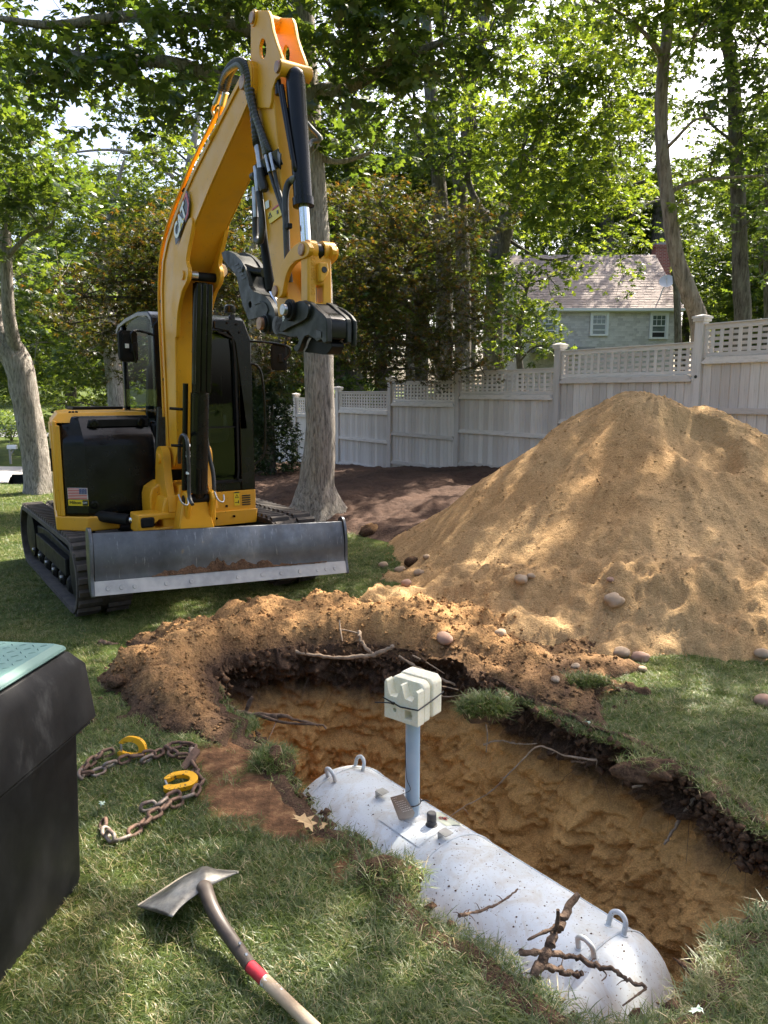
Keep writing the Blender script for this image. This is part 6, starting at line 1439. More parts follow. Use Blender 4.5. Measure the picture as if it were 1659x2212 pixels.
# -- the forked tree behind the fence
tree('oak_tree', 'oak behind the fence that forks low into spreading limbs', 'tree', (3.0, 20, gz1(3, 20)), [Vector((2.95, 20, gz1(3, 20) - .2)), Y(1066, 760, 20), Y(1068, 650, 20), Y(1075, 560, 20), Y(1085, 505, 20), Y(1095, 470, 20)], [.30, .26, .25, .25, .27, .2],
     [cl(1130, 330, 18, 95), cl(1230, 420, 18, 95), cl(1150, 450, 19, 85), cl(1280, 330, 18, 95), cl(1340, 440, 18, 70), cl(1200, 260, 18, 90), cl(1080, 250, 19, 80, .8), cl(1320, 230, 17.5, 90), cl(1180, 150, 17, 100), cl(1290, 110, 17, 100), cl(1050, 400, 21, 60, .7)], .17, M_OAKLIT, M_BARKD, seed=9,
     limbs=[([Y(1090, 490, 20), Y(1120, 420, 19.8), Y(1150, 330, 19.5), Y(1190, 240, 19), Y(1240, 140, 18.5)], .17, .06), ([Y(1085, 500, 20), Y(1050, 470, 20.2), Y(1010, 380, 20.5), Y(1030, 260, 20.5)], .12, .05), ([Y(1100, 470, 20), Y(1200, 450, 19.6), Y(1300, 420, 19.3), Y(1400, 390, 19)], .10, .04), ([Y(1100, 520, 20), Y(1170, 560, 19.8), Y(1230, 555, 19.6)], .05, .02)])
tree('oak_sapling', 'young oak with bright backlit leaves hanging in front of the house', 'tree', (3.9, 19.5, gz1(3.9, 19.5)), [Vector((3.9, 19.5, gz1(3.9, 19.5) - .2)), Y(1120, 760, 19.5), Y(1130, 660, 19.5), Y(1150, 580, 19.3)], [.10, .08, .06, .03],
     [cl(1120, 590, 19, 65), cl(1185, 600, 18.5, 58), cl(1100, 670, 19, 65), cl(1160, 685, 18.5, 55), cl(1225, 560, 18, 35), cl(1060, 600, 20, 60), cl(1190, 745, 18, 26), cl(1150, 740, 18.5, 40), cl(1080, 740, 19, 50)], .15, M_OAKLIT, M_BARKD, seed=31, opt=2.0)
bx = Y(1470, 850, 23); bx.z = gz1(bx.x, 23)
tree('oak_tree', 'oak whose thin drooping spray of leaves crosses the tan roof', 'tree', bx, [bx, Y(1462, 640, 23), Y(1450, 480, 23), Y(1440, 360, 22.5), Y(1420, 250, 22)], [.12, .10, .09, .07, .04],
     [cl(1345, 600, 22, 34, .7), cl(1330, 640, 22, 24, .7), cl(1385, 612, 22, 24, .6), cl(1320, 520, 21, 38), cl(1365, 490, 21, 42), cl(1395, 525, 22, 26), cl(1280, 545, 21, 30), cl(1345, 430, 21, 55), cl(1400, 400, 21, 42)], .16, M_OAKLIT, M_BARKD, seed=33, opt=1.6,
     limbs=[([Y(1446, 430, 23), Y(1400, 440, 22.4), Y(1355, 480, 22), Y(1340, 540, 22), Y(1345, 590, 22)], .05, .012)])
# -- pair of straight stems in the middle distance
for k, (pts, r, lab, cls) in enumerate((([(960, 760), (958, 560), (950, 420), (935, 260), (925, 120), (915, -40)], .24, 'tall straight oak stem just right of the excavator arm, behind the maple', [(900, 330, 60), (960, 280, 60), (880, 250, 50), (1000, 330, 45)]),
                               ([(1000, 760), (1000, 560), (995, 420), (1010, 300), (1030, 160), (1050, 0)], .23, 'oak with twin upright stems behind the dark maple', [(1020, 250, 60), (1060, 330, 50), (980, 180, 60)]))):
    base = Y(pts[0][0], 1000, 21 + k); base.z = gz1(base.x, base.y)
    tree('oak_tree', lab, 'tree', base, [base - Vector((0, 0, .2))] + [Y(a, b, 21 + k) for a, b in pts], [r * 1.2] + [r * (1 - .09 * i) for i in range(6)], [cl(a, b, 20, c, .8) for a, b, c in cls], .17, M_OAKLIT if k else M_OAKD, M_BARKD, seed=40 + k,
         limbs=[([Y(1000, 440, 22), Y(985, 380, 22), Y(975, 300, 22), Y(985, 180, 22)], .15, .09)] if k else [([Y(945, 360, 21), Y(900, 320, 20.8), Y(860, 310, 20.6)], .05, .02), ([Y(940, 340, 21), Y(890, 280, 20.8)], .05, .02)])
# -- right side: leaning snag and two dark trunks
base = Y(1515, 900, 13.2); base.z = gz1(base.x, 13.2)
tree('leaning_snag', 'bare leaning trunk with peeled pale bark behind the tall fence post', 'tree', base, [base - Vector((0, 0, .2)), Y(1512, 720, 13.2), Y(1490, 640, 13.2), Y(1462, 560, 13.2), Y(1448, 480, 13.2), Y(1436, 380, 13.2), Y(1428, 280, 13.2), Y(1430, 180, 13.2), Y(1440, 80, 13.2), Y(1448, -30, 13.2), Y(1450, -160, 13.2)], [.17, .155, .145, .125, .115, .11, .105, .10, .085, .075, .06],
     [cl(1380, 60, 12.5, 80, .8), cl(1500, 80, 12.5, 70, .7), cl(1400, -80, 12, 120), cl(1520, 380, 13, 40, .6), cl(1480, 430, 12.8, 40, .6)], .15, M_OAKLIT, M_BARKP, seed=51, amp=.09,
     limbs=[([Y(1432, 120, 13.2), Y(1390, 70, 13), Y(1340, 30, 12.8), Y(1280, 0, 12.6)], .04, .02), ([Y(1430, 330, 13.2), Y(1460, 300, 13), Y(1500, 260, 12.8), Y(1540, 255, 12.6)], .035, .015), ([Y(1440, 420, 13.2), Y(1490, 395, 13.1), Y(1560, 385, 13), Y(1650, 380, 13)], .04, .02)])
for k, (pts, r, d, lab, cls) in enumerate((([(1604, 700), (1600, 600), (1596, 480), (1590, 330), (1584, 180), (1566, 60), (1560, -60)], .16, 15, 'dark straight oak trunk at right, beside the leaning snag', [(1640, 90, 85), (1640, 200, 65), (1560, 60, 70), (1600, 290, 50), (1500, -60, 130), (1700, -80, 140), (1640, 440, 50), (1560, 180, 40), (1520, 230, 45), (1640, 330, 50), (1540, 350, 35)]),
                                  ([(1668, 690), (1666, 500), (1670, 300), (1676, 100), (1680, -60)], .16, 16, 'dark oak trunk cut off by the right edge of the picture', [(1690, 300, 80), (1650, 560, 45), (1700, 480, 70)]))):
    base = Y(pts[0][0], 900, d); base.z = gz1(base.x, d)
    tree('oak_tree', lab, 'tree', base, [base - Vector((0, 0, .2))] + [Y(a, b, d) for a, b in pts], [r * 1.15] + [r * (1 - .07 * i) for i in range(len(pts))], [cl(a, b, d - 1, c) for a, b, c in cls], .15, M_OAKD, M_BARKD, seed=60 + k)
# -- bronze maples
def maple(lab, base, trunk, radii, cls, d, seed, k=1.0):
    tree('japanese_maple', lab, 'tree', base, trunk, radii, [cl(a, b, d + (i % 3 - 1) * .5, c, k, 1.2) for i, (a, b, c) in enumerate(cls)], .105, M_MAPL, M_BARKD, STAR, seed, opt=4.6, clump=50, spread=2.4, flat=.28)
b0 = Y(520, 1000, 13.2); b0.z = gz1(b0.x, 13.2)
maple('bronze-leaved maple behind the excavator cab and boom', b0, [b0, Y(500, 900, 13.2), Y(460, 780, 13), Y(420, 640, 12.8), Y(400, 520, 12.6)], [.12, .10, .08, .06, .03],
      [(310, 520, 75), (390, 560, 80), (470, 560, 70), (250, 610, 75), (340, 640, 80), (430, 650, 75), (180, 640, 60), (290, 720, 75), (520, 640, 75), (560, 730, 70), (220, 720, 60), (480, 470, 65), (390, 470, 60), (600, 800, 55), (150, 700, 45), (290, 800, 45), (560, 560, 70)], 12.6, 71)
b0 = Y(985, 1000, 16.2); b0.z = gz1(b0.x, 16.2)
maple('dark bronze-leaved maple hanging over the fence right of the trunk', b0, [b0, Y(970, 860, 16), Y(940, 760, 15.6), Y(900, 650, 15), Y(880, 560, 14.6)], [.14, .12, .10, .07, .04],
      [(790, 560, 75), (870, 520, 75), (950, 560, 75), (850, 620, 80), (770, 650, 75), (930, 660, 80), (1000, 620, 60), (810, 730, 75), (900, 750, 75), (980, 740, 65), (1030, 690, 45), (740, 560, 55), (1000, 510, 60), (1040, 470, 40), (750, 740, 55), (1035, 790, 36), (830, 800, 45), (960, 810, 40), (740, 450, 60), (820, 440, 60), (920, 450, 50)], 14.2, 72)
# -- tree left of the maples, in shade, and thin trunk by the fence
for k, (px, py, d, r, lab, cls) in enumerate(((255, 1000, 24, .26, 'shaded oak trunk seen over the engine hood', [(230, 560, 80), (130, 640, 80), (260, 450, 80), (100, 500, 80), (180, 760, 60), (330, 330, 60), (80, 740, 60)]),
                                    (572, 1010, 15.5, .13, 'slim trunk in the mulch just right of the cab', [(620, 500, 60), (690, 520, 50)]))):
    base = Y(px, py, d); base.z = gz1(base.x, d)
    tree('oak_tree', lab, 'tree', base, [base - Vector((0, 0, .1)), Y(px - 2, py - 120, d), Y(px - 18, py - 270, d), Y(px - 30, py - 420, d), Y(px - 10, py - 560, d), Y(px + 15, py - 660, d)], [r * 1.2, r, r * .9, r * .75, r * .4, r * .06], [cl(a, b, d - 1, c) for a, b, c in cls], .19, M_OAKLIT, M_BARK, seed=80 + k)
base = Y(395, 900, 26); base.z = gz1(base.x, 26)
tree('bare_oak', 'thin-crowned oak with bare twigs against the sky, left of the boom', 'tree', base, [base, Y(385, 640, 26), Y(390, 480, 26), Y(400, 400, 26), Y(215, 330, 26) if False else Y(420, 300, 26), Y(430, 220, 26)], [.25, .22, .18, .14, .1, .06], [cl(330, 360, 25, 50, .4), cl(260, 330, 25, 40, .4), cl(440, 330, 25, 45, .5), cl(380, 420, 25, 50, .8), cl(300, 450, 25, 60, .9), cl(230, 420, 25, 55, .8), cl(150, 330, 25, 50, .6), cl(440, 420, 25, 55, .9)], .19, M_OAKLIT, M_BARK, seed=88, opt=1.8)
# -- arborvitae
def evergreen(base, h, r, lab, seed, mat=M_ARBOR, name='arborvitae', n=5200, leaf=.11):
    rng = np.random.default_rng(seed); t = thing(name, lab, 'shrub' if h < 2 else 'tree', base)
    u = rng.uniform(0, 1, n) ** .8; a = rng.uniform(0, 2 * math.pi, n); rr_ = r * (1 - u ** 1.6) * (.75 + .35 * rng.uniform(0, 1, n)) * (1 + .2 * np.sin(a * 5 + u * 20)); P = np.c_[rr_ * np.cos(a), rr_ * np.sin(a), .05 + u * h]
    put('foliage', leaf_mesh('foliage', P, leaf, SPRAY, mat, rng), t); MB().tube([(0, 0, -.1), (0, 0, h * .8)], [.07, .02], 8).build('stem', M_BARKD, t, 40)
b0 = Vector((-2.25, 15.0, gz1(-2.25, 15) + .15)); evergreen(b0, 2.5, .55, 'dark evergreen cone beside the fence behind the cab', 91)
b0 = Vector((-2.9, 15.6, gz1(-2.9, 15.6) + .1)); evergreen(b0, 2.9, .6, 'taller dark evergreen half hidden behind the cab', 92)
# -- shrubs on the far lawn
def shrub(px, py, d, r, h, lab, seed, mat=M_SHRUB, leaf=.16, name='shrub', n=900):
    base = Y(px, py, d); base.z = gz1(base.x, d); rng = np.random.default_rng(seed); t = thing(name, lab, 'shrub', base)
    q = rng.normal(size=(n, 3)); q /= np.linalg.norm(q, axis=1)[:, None]; q *= rng.uniform(.3, 1, (n, 1)) ** .5; P = q * np.array([r, r, h * .5]) + np.array([0, 0, h * .58])
    put('foliage', leaf_mesh('foliage', P, leaf, SPRAY, mat, rng), t)
    b = MB()
    for k in range(6): a = k * 1.05; b.tube([(0, 0, -.05), (r * .3 * math.cos(a), r * .3 * math.sin(a), h * .35), (r * .6 * math.cos(a), r * .6 * math.sin(a), h * .7)], [.04, .03, .01], 5)
    b.build('stems', M_BARKD, t, 40)
shrub(22, 912, 58, 1.3, 2.2, 'pale round shrub on the far lawn at the left edge', 101, leaf=.28); shrub(96, 925, 54, 1.1, 2.2, 'dark green shrub on the far lawn right of the leaning oak', 102, M_FARL, .3)
shrub(300, 905, 30, .8, 1.0, 'rounded green garden shrub seen through the cab window', 103, leaf=.2); shrub(160, 880, 40, 1.8, 2.4, 'bushy green shrub behind the engine hood', 104, M_FARL, .3); shrub(215, 890, 38, 1.8, 2.2, 'wide leafy shrub over the middle of the engine hood', 105, M_FARL, .3)
# -- trees far off, each a trunk and a loose crown
far = [(-60, 46, 7.0, 20), (60, 70, 6.5, 17), (150, 52, 6.0, 18), (300, 60, 7, 20), (420, 48, 5.0, 15), (540, 58, 6.5, 19), (660, 50, 5.5, 17), (780, 58, 6.5, 18), (900, 52, 5.5, 15), (1010, 60, 6.5, 19), (1130, 56, 6.0, 16), (1240, 64, 7.0, 18), (1360, 55, 6, 14.5), (1470, 58, 5.5, 15), (1560, 50, 6.0, 17.5), (1650, 58, 6.5, 17), (1730, 46, 6, 18), (1610, 34, 3.0, 9.5), (1690, 30, 3.4, 9.0), (120, 95, 9, 14), (20, 110, 9, 13), (620, 36, 4.0, 12), (820, 34, 4.0, 12), (730, 28, 3.2, 8.5), (880, 27, 3.0, 8), (-70, 30, 3.8, 17), (250, 33, 4.0, 16), (470, 32, 4.4, 18), (600, 30, 4.2, 19), (760, 32, 4.4, 19), (1000, 33, 4.0, 19.5), (1290, 45, 5.5, 23), (1400, 46, 5.0, 23), (1660, 31, 3.6, 18), (900, 34, 4.4, 19)]
far_lab = ['far tree at the left edge of the picture, above the street', 'far tree just right of the leaning oak, over the far lawn', 'far tree above the left part of the engine hood', 'far tree above the right part of the engine hood', 'far tree showing left of the lower boom',
           'far tree showing between the boom and the arm', 'far tree behind the flared oak trunk', 'far tree showing just right of the flared oak trunk', 'far tree behind the left part of the dark maple', 'far tree behind the right part of the dark maple', 'far tree behind the forked oak', 'tallest far tree above the left half of the tan roof',
           'far tree above the right half of the tan roof', 'low far tree behind the chimney', 'far tree between the leaning snag and the dark trunk', 'far tree at the right edge of the picture', 'far tree cut off by the right edge', 'bushy tree right of the house, just behind the leaning snag', 'bushy tree over the lattice at the right edge', 'distant low tree beyond the far lawn', 'distant low tree at the left edge beyond the driveway',
           'green tree over the fence behind the flared trunk', 'green tree over the fence behind the maple', 'low green tree over the lattice right of the flared trunk', 'low green tree over the lattice below the maple',
           'tall tree filling the left edge above the leaning oak', 'tall tree behind the bare twigs left of the boom', 'tall tree behind the upper boom', 'tall tree seen between boom and stick', 'tall tree right of the upper stick', 'tall tree whose crown rises above the forked oak', 'tall distant tree rising above the left of the roof', 'tall distant tree rising above the chimney', 'tall tree behind the dark straight trunk at right', 'tall tree behind the twin upright stems']
for k, (px, d, r, h) in enumerate(far):
    base = Y(px, 850, d); base.z = gz1(base.x, d); rng = np.random.default_rng(200 + k); C0 = base + Vector((0, 0, h * .58)); cls = []
    for q in range(11):
        a = rng.uniform(0, 6.28); e = rng.uniform(-1, 1); f = rng.uniform(.35, 1); cls.append((C0 + Vector((r * .75 * f * math.cos(a), r * .6 * f * math.sin(a), h * .40 * e)), (r * .42, r * .42, r * .34), 1.0))
    tree('background_tree', far_lab[k], 'tree', base, [base - Vector((0, 0, .3)), base + Vector((.1, 0, h * .35)), base + Vector((-.1, 0, h * .7))], [.028 * h, .02 * h, .008 * h], cls, .34 if d > 40 else .26, M_FARL, M_BARKD, SPRAY, 300 + k, opt=3.6, group='background trees', twigs=d < 40, clump=16, spread=1.3, ntr=10)
# -- tall trees just outside the picture on the right and overhead, whose shade falls on the lawn
for k, (bx, by, lab, cls) in enumerate(((9.2, 9.5, 'tall oak outside the right edge that shades the sand pile', [(7.4, 9.0, 9.5, 2.3), (5.6, 8.2, 9.0, 1.9), (8.8, 11, 10.5, 2.4), (6.6, 11.2, 11, 2.2), (4.2, 9.6, 9.6, 1.7), (9.4, 7.2, 9.0, 2.2), (6.0, 12.4, 9.2, 1.9), (8.0, 13.2, 10, 2.4), (7.6, 11.0, 9.0, 2.0), (10, 12, 10, 2.4), (5.2, 10.6, 10.4, 1.6)]),
                               (8.2, 3.4, 'tall oak outside the right edge that shades the pit and lawn', [(5.4, 5.4, 8.6, 1.9), (6.6, 3.6, 9.2, 2.2), (3.6, 6.8, 9.2, 1.8), (7.6, 5.6, 10.5, 2.2), (4.6, 3.6, 8.6, 1.7), (2.6, 5.2, 9.4, 1.5), (4.6, 7.1, 9.2, .9), (3.6, 7.2, 9.0, 1.0), (5.6, 6.6, 9.0, 1.0)]),
                               (-6.5, 4.0, 'tall oak outside the left edge with boughs over the lawn', [(-4.6, 5.4, 8.8, 1.8), (-6.6, 5.6, 9.4, 2.2), (-3.2, 7.6, 9.8, 1.6), (-5.0, 2.6, 9.4, 2.0)]))):
    base = Vector((bx, by, gz1(bx, by)))
    tree('oak_tree', lab, 'tree', base, [base, base + Vector((.1, .1, 3)), base + Vector((-.2, .1, 6)), base + Vector((-.6, .2, 9))], [.30, .24, .19, .1], [(Vector((a, b, c)), (r, r, r * .6), .9) for a, b, c, r in cls], .19, M_OAKD, M_BARK, SIMPLE, 400 + k, opt=1.7, ntr=12, clump=70, spread=1.3)

# -- trees behind the photographer, seen only in glass and gloss
for k, (bx, by, r, h) in enumerate(((-15, -13, 6, 13), (-5, -19, 6.5, 14), (7, -17, 6, 13), (16, -9, 6, 13), (-19, 0, 5, 12), (1, -11, 4.5, 9))):
    base = Vector((bx, by, gz1(bx, by))); rng = np.random.default_rng(500 + k); C0 = base + Vector((0, 0, h * .55)); cls = []
    for q in range(9):
        a = rng.uniform(0, 6.28); e = rng.uniform(-1, 1); f = rng.uniform(.35, 1); cls.append((C0 + Vector((r * .75 * f * math.cos(a), r * .75 * f * math.sin(a), h * .42 * e)), (r * .45, r * .45, r * .4), 1.0))
    tree('background_tree', ['tree behind the camera, far to the left', 'tallest tree behind the camera', 'tree behind the camera, a little to the right', 'tree behind the camera, far to the right', 'tree out of view beyond the bin', 'nearest tree behind the camera'][k], 'tree', base, [base - Vector((0, 0, .3)), base + Vector((.1, 0, h * .35)), base + Vector((-.1, 0, h * .7))], [.028 * h, .02 * h, .008 * h], cls, .5, M_FARL, M_BARKD, SIMPLE, 520 + k, opt=1.6, group='background trees', twigs=False, clump=16, spread=1.3, ntr=8)
# ================================================================== stones, roots, small things
M_STONE = pm('field_stone', (.34, .235, .15), .9, col2=(.44, .34, .25), nscale=9, bscale=40, bstr=.3)
M_STONER = pm('pinkish_stone', (.30, .17, .12), .9, col2=(.40, .27, .20), nscale=12, bscale=40, bstr=.3)
M_CLOD = M_BERM
def stone(name, px, py, r, label, mat, z=None, seed=0, flat=.7, cat='stone', group=None):
    ry = _ray(px, py); ts = np.linspace(3.5, 16, 900) / ry.y; hit = np.argmax(CAM_H + ry.z * ts <= top_z(ry.x * ts, ry.y * ts) + r * .2); p = Vector((ry.x * ts[hit], ry.y * ts[hit], 0))
    bm = bmesh.new(); bmesh.ops.create_icosphere(bm, subdivisions=3, radius=r); rnd = random.Random(seed); o1 = rnd.uniform(0, 50); sx = rnd.uniform(.85, 1.25)
    for v in bm.verts:
        c = v.co / r; n = float(vnoise(np.array([c.x * 1.6 + o1 + c.z]), np.array([c.y * 1.6 + c.z * .7]), seed)[0]); v.co = Vector((v.co.x * sx, v.co.y, v.co.z * flat)) * (1 + .35 * n)
        if cat == 'clod': v.co *= 1 + .35 * float(vnoise(np.array([c.x * 5 + o1]), np.array([c.y * 5 + c.z * 3]), seed)[0])
    me = bpy.data.meshes.new(name); bm.to_mesh(me); bm.free(); me.materials.append(mat); me.polygons.foreach_set('use_smooth', [True] * len(me.polygons))
    o = put(name, me, None, (p.x, p.y, tz(p.x, p.y) + r * flat * .35), (0, 0, rnd.uniform(0, 3))); return tag(o, label, cat, group)
for k, (px, py, r, lab, m) in enumerate(((1342, 1410, .055, 'tan oval stone at the foot of the sand pile, left of the red one', M_STONE), (1383, 1421, .065, 'reddish stone at the foot of the sand pile', M_STONER), (1387, 1447, .03, 'small pale stone on the grass edge under the reddish stone', M_STONE),
    (960, 1382, .06, 'pinkish flat stone bedded in sand behind the foam block', M_STONER), (1080, 1372, .045, 'grey stone on the sand between pit and pile', M_STONE), (1243, 1440, .028, 'small stone by the strip of grass left of the tan stone', M_STONE),
    (1125, 1255, .055, 'round tan stone half buried low on the sand pile', M_STONE), (1325, 1300, .075, 'large flat stone sunk in the front of the sand pile', M_STONE), (1147, 1245, .03, 'small stone beside the half-buried round stone', M_STONE), (1318, 1253, .03, 'small pinkish stone above the large sunk stone', M_STONER),
    (828, 1221, .055, 'pale round stone on the grass by the blade', M_STONE), (865, 1232, .06, 'pale stone on the grass edge at the toe of the pile', M_STONE), (877, 1262, .05, 'brown stone at the left toe of the sand pile', M_STONER), (905, 1240, .05, 'stone in the rubble at the left toe of the pile', M_STONE),
    (890, 1215, .07, 'brown clod of sand at the left toe of the pile', M_CLOD), (800, 1150, .13, 'brown clod of earth on the mulch right of the trunk', M_CLOD), (1655, 1518, .06, 'pinkish stone on the grass at the right edge', M_STONER),
    (1645, 1415, .05, 'stone low on the pile at the right edge', M_STONE), (920, 1205, .035, 'small stone low on the left slope of the pile', M_STONE), (1200, 1470, .03, 'small stone at the sandy edge behind the pit', M_STONE), (250, 1480, .05, 'lump of soil on the grass left of the berm', M_CLOD))):
    stone('clod' if m is M_CLOD else 'stone', px, py, r, lab, m, seed=k + 3, cat='clod' if m is M_CLOD else 'stone', flat=.8 if m is M_CLOD else .68)
# loose pebbles and crumbs: too many to count
rng = np.random.default_rng(77)
def crumbs(name, n, xy, rmin, rmax, mat, label, parent_z=None):
    T = np.array([(1, 0, 0), (-.5, .87, 0), (-.5, -.87, 0), (0, 0, .8), (0, 0, -.4)], float); Fq = np.array([(0, 1, 3), (1, 2, 3), (2, 0, 3), (1, 0, 4), (2, 1, 4), (0, 2, 4)])
    z = top_z(xy[:, 0], xy[:, 1]); s = rmin + (rmax - rmin) * rng.uniform(0, 1, len(xy)) ** 3; a = rng.uniform(0, 6.28, len(xy)); ca, sa = np.cos(a), np.sin(a)
    V = np.empty((len(xy), 5, 3)); J = T[None] * (1 + rng.uniform(-.3, .3, (len(xy), 5, 3)))
    V[:, :, 0] = xy[:, 0:1] + s[:, None] * (J[:, :, 0] * ca[:, None] - J[:, :, 1] * sa[:, None]); V[:, :, 1] = xy[:, 1:2] + s[:, None] * (J[:, :, 0] * sa[:, None] + J[:, :, 1] * ca[:, None]); V[:, :, 2] = z[:, None] + s[:, None] * (J[:, :, 2] + .1)
    Fa = (np.arange(len(xy))[:, None, None] * 5 + Fq[None]).reshape(-1, 3); return tag(put(name, mesh_np(name, V.reshape(-1, 3), Fa, mat)), label, kind='stuff')
q = np.c_[rng.uniform(-2.0, 1.6, 9000), rng.uniform(3.4, 6.4, 9000)]; hh, D = berm_h(q[:, 0], q[:, 1]); k = (D > .0) & ((hh > .0) | ((D < .5 + .4 * rng.uniform(-1, 1, 9000)) & (_bh[rim_dist(q[:, 0], q[:, 1])[1]] > .05))); q = q[k]
crumbs('soil_crumbs', 0, q, .005, .026, M_BERM, 'loose crumbs of soil on the berm')
q = np.c_[rng.uniform(-.4, 5, 9000), rng.uniform(4.2, 9.5, 9000)]; k = pile_h(q[:, 0], q[:, 1]) > gz(q[:, 0], q[:, 1]) - .05; q = q[k & (rim_dist(q[:, 0], q[:, 1])[0] > .1)]
crumbs('sand_pebbles', 0, q, .003, .017, M_PILE, 'pebbles and clods of sand strewn over the pile')
# crumbling topsoil clods below the turf, all round the pit
def rim_clods():
    n = 2600; i = rng.integers(0, len(RF), n); i = np.where((_bh[i] > .05) & (rng.uniform(0, 1, n) < .6), rng.integers(250, 330, n), i); dz = rng.uniform(.0, .20, n); P = RF[i] + RN[i] * rng.uniform(-.03, .05, n)[:, None] * 1.0; s = .006 + .024 * rng.uniform(0, 1, n) ** 2.5; z = gz(P[:, 0], P[:, 1]) - dz + _bh[i] * rng.uniform(0, 1, n) * .6
    T = rng.normal(size=(n, 6, 3)); T /= np.linalg.norm(T, axis=2)[:, :, None]; O = np.array([(1, 0, 0), (-1, 0, 0), (0, 1, 0), (0, -1, 0), (0, 0, 1), (0, 0, -1)], float); V = np.c_[P, z][:, None, :] + s[:, None, None] * (O[None] + T * .35)
    Fq = np.array([(0, 2, 4), (2, 1, 4), (1, 3, 4), (3, 0, 4), (2, 0, 5), (1, 2, 5), (3, 1, 5), (0, 3, 5)]); Fa = (np.arange(n)[:, None, None] * 6 + Fq[None]).reshape(-1, 3)
    return tag(put('topsoil_clods', mesh_np('topsoil_clods', V.reshape(-1, 3), Fa, M_DARKSOIL)), 'dark crumbling topsoil under the turf round the pit', kind='stuff')
rim_clods()
# hair roots hanging from the cut turf
def hair_roots():
    b = MB(); rnd = random.Random(12)
    for k in range(520):
        i = rnd.randrange(len(RF)); p = RF[i]; nn = RN[i]; z = gz1(p[0], p[1]) - rnd.uniform(.02, .24); a = Vector((p[0] - nn[0] * .02, p[1] - nn[1] * .02, z)); l = rnd.uniform(.03, .13) * (2.2 if rnd.random() < .08 else 1)
        d = Vector((nn[0], nn[1], 0)) * rnd.uniform(.2, 1) + Vector((-nn[1], nn[0], 0)) * rnd.uniform(-.8, .8) + Vector((0, 0, rnd.uniform(-1.2, .1))); d.normalize(); m_ = a + d * l * .5 + Vector((0, 0, .01)); e = a + d * l + Vector((0, 0, -.25 * l))
        b.tube([a, m_, e], [.0018, .0013, .0006], 3, False)
    return tag(b.build('hair_roots', M_ROOT, None, 40, normals=False), 'fine hair roots hanging out of the cut soil', kind='stuff')
M_ROOT = pm('root_bark', (.070, .045, .032), .9, col2=(.20, .135, .095), nscale=28, bscale=90, bstr=.9, bdist=.01, spec=.2)
M_ROOTP = pm('pale_root', (.20, .14, .095), .9, col2=(.38, .29, .21), nscale=24, bscale=90, bstr=.6, spec=.2)
hair_roots()
def root(label, pts, r0, r1, mat=None, twigs=(), seed=1):
    """pts: (px, py, distance along y)"""
    P = [on_y(a, b, d) for a, b, d in pts]; c = catmull(P, 6); rnd = random.Random(seed); n = len(c)
    O = P[0].copy(); o = MB(); o.tube([p - O + Vector((rnd.gauss(0, 1), rnd.gauss(0, 1), rnd.gauss(0, 1))) * r0 * .28 for p in c], [(r0 + (r1 - r0) * k / (n - 1)) * rnd.uniform(.72, 1.2) for k in range(n)], 9)
    for _ in range(int(2 + n * .2)):
        a = c[rnd.randrange(n)] - O; d = Vector((rnd.gauss(0, 1), rnd.gauss(0, 1), rnd.gauss(-.2, .8))).normalized() * rnd.uniform(.015, .05); o.tube([a, a + d * .55 + Vector((0, 0, .006)), a + d], [.0022, .0016, .0007], 4, False)
    for tw, ra, rb in twigs:
        T = catmull([on_y(a, b, d) - O for a, b, d in tw], 4); o.tube(T, [(ra + (rb - ra) * k / (len(T) - 1)) * rnd.uniform(.75, 1.2) for k in range(len(T))], 7)
    ob = o.build('root', mat or M_ROOT, None, 60); ob.location = O; return tag(ob, label, 'root', 'roots torn by the digging')
root('thick stub of root crossing the tank near its near lug', [(1152, 2105, 2.10), (1180, 2060, 2.15), (1195, 2020, 2.2), (1215, 1985, 2.25), (1245, 1935, 2.32)], .017, .013, None, [([(1200, 2010, 2.2), (1205, 1985, 2.2), (1205, 1965, 2.2)], .008, .007), ([(1198, 2005, 2.2), (1170, 2015, 2.18), (1140, 2030, 2.15)], .008, .004)])
root('long reddish root lying across the near end of the tank', [(1120, 2055, 2.12), (1180, 2058, 2.15), (1240, 2065, 2.18), (1290, 2085, 2.15), (1330, 2095, 2.1), (1360, 2120, 2.06), (1395, 2135, 2.05)], .011, .006, None, [([(1290, 2085, 2.15), (1310, 2105, 2.12), (1300, 2118, 2.1)], .003, .002), ([(1395, 2135, 2.05), (1375, 2150, 2.03), (1345, 2172, 2.0)], .004, .003)], 2)
root('short dark broken root under the thick stub on the tank', [(1165, 2085, 2.12), (1200, 2090, 2.14), (1230, 2100, 2.15), (1258, 2104, 2.16)], .012, .009, None, (), 3)
root('thin bent stick resting on the middle of the tank', [(992, 1978, 2.36), (1030, 1968, 2.5), (1070, 1955, 2.62), (1100, 1935, 2.72), (1118, 1922, 2.8)], .006, .004, None, (), 4)
root('forked root lying on the soil left of the tank, pointing into the pit', [(480, 1525, 4.25), (540, 1545, 4.15), (600, 1545, 4.1), (640, 1555, 4.1), (700, 1572, 4.1)], .022, .006, None, [([(530, 1540, 4.2), (540, 1515, 4.2), (545, 1505, 4.2)], .014, .010), ([(560, 1545, 4.1), (610, 1560, 4.05), (680, 1565, 4.0)], .012, .004), ([(600, 1550, 4.1), (590, 1575, 4.0), (578, 1600, 3.9)], .005, .002)], 5)
root('sawn yellow-ended root sticking out of the left end of the berm', [(215, 1388, 5.3), (240, 1393, 5.3), (275, 1405, 5.3), (310, 1400, 5.35)], .024, .028, None, (), 6)
root('crooked root draped along the back edge of the pit', [(612, 1402, 5.1), (660, 1412, 5.05), (720, 1420, 5.0), (780, 1418, 4.95), (820, 1410, 4.92), (850, 1395, 4.9)], .012, .016, M_ROOTP, (), 7)
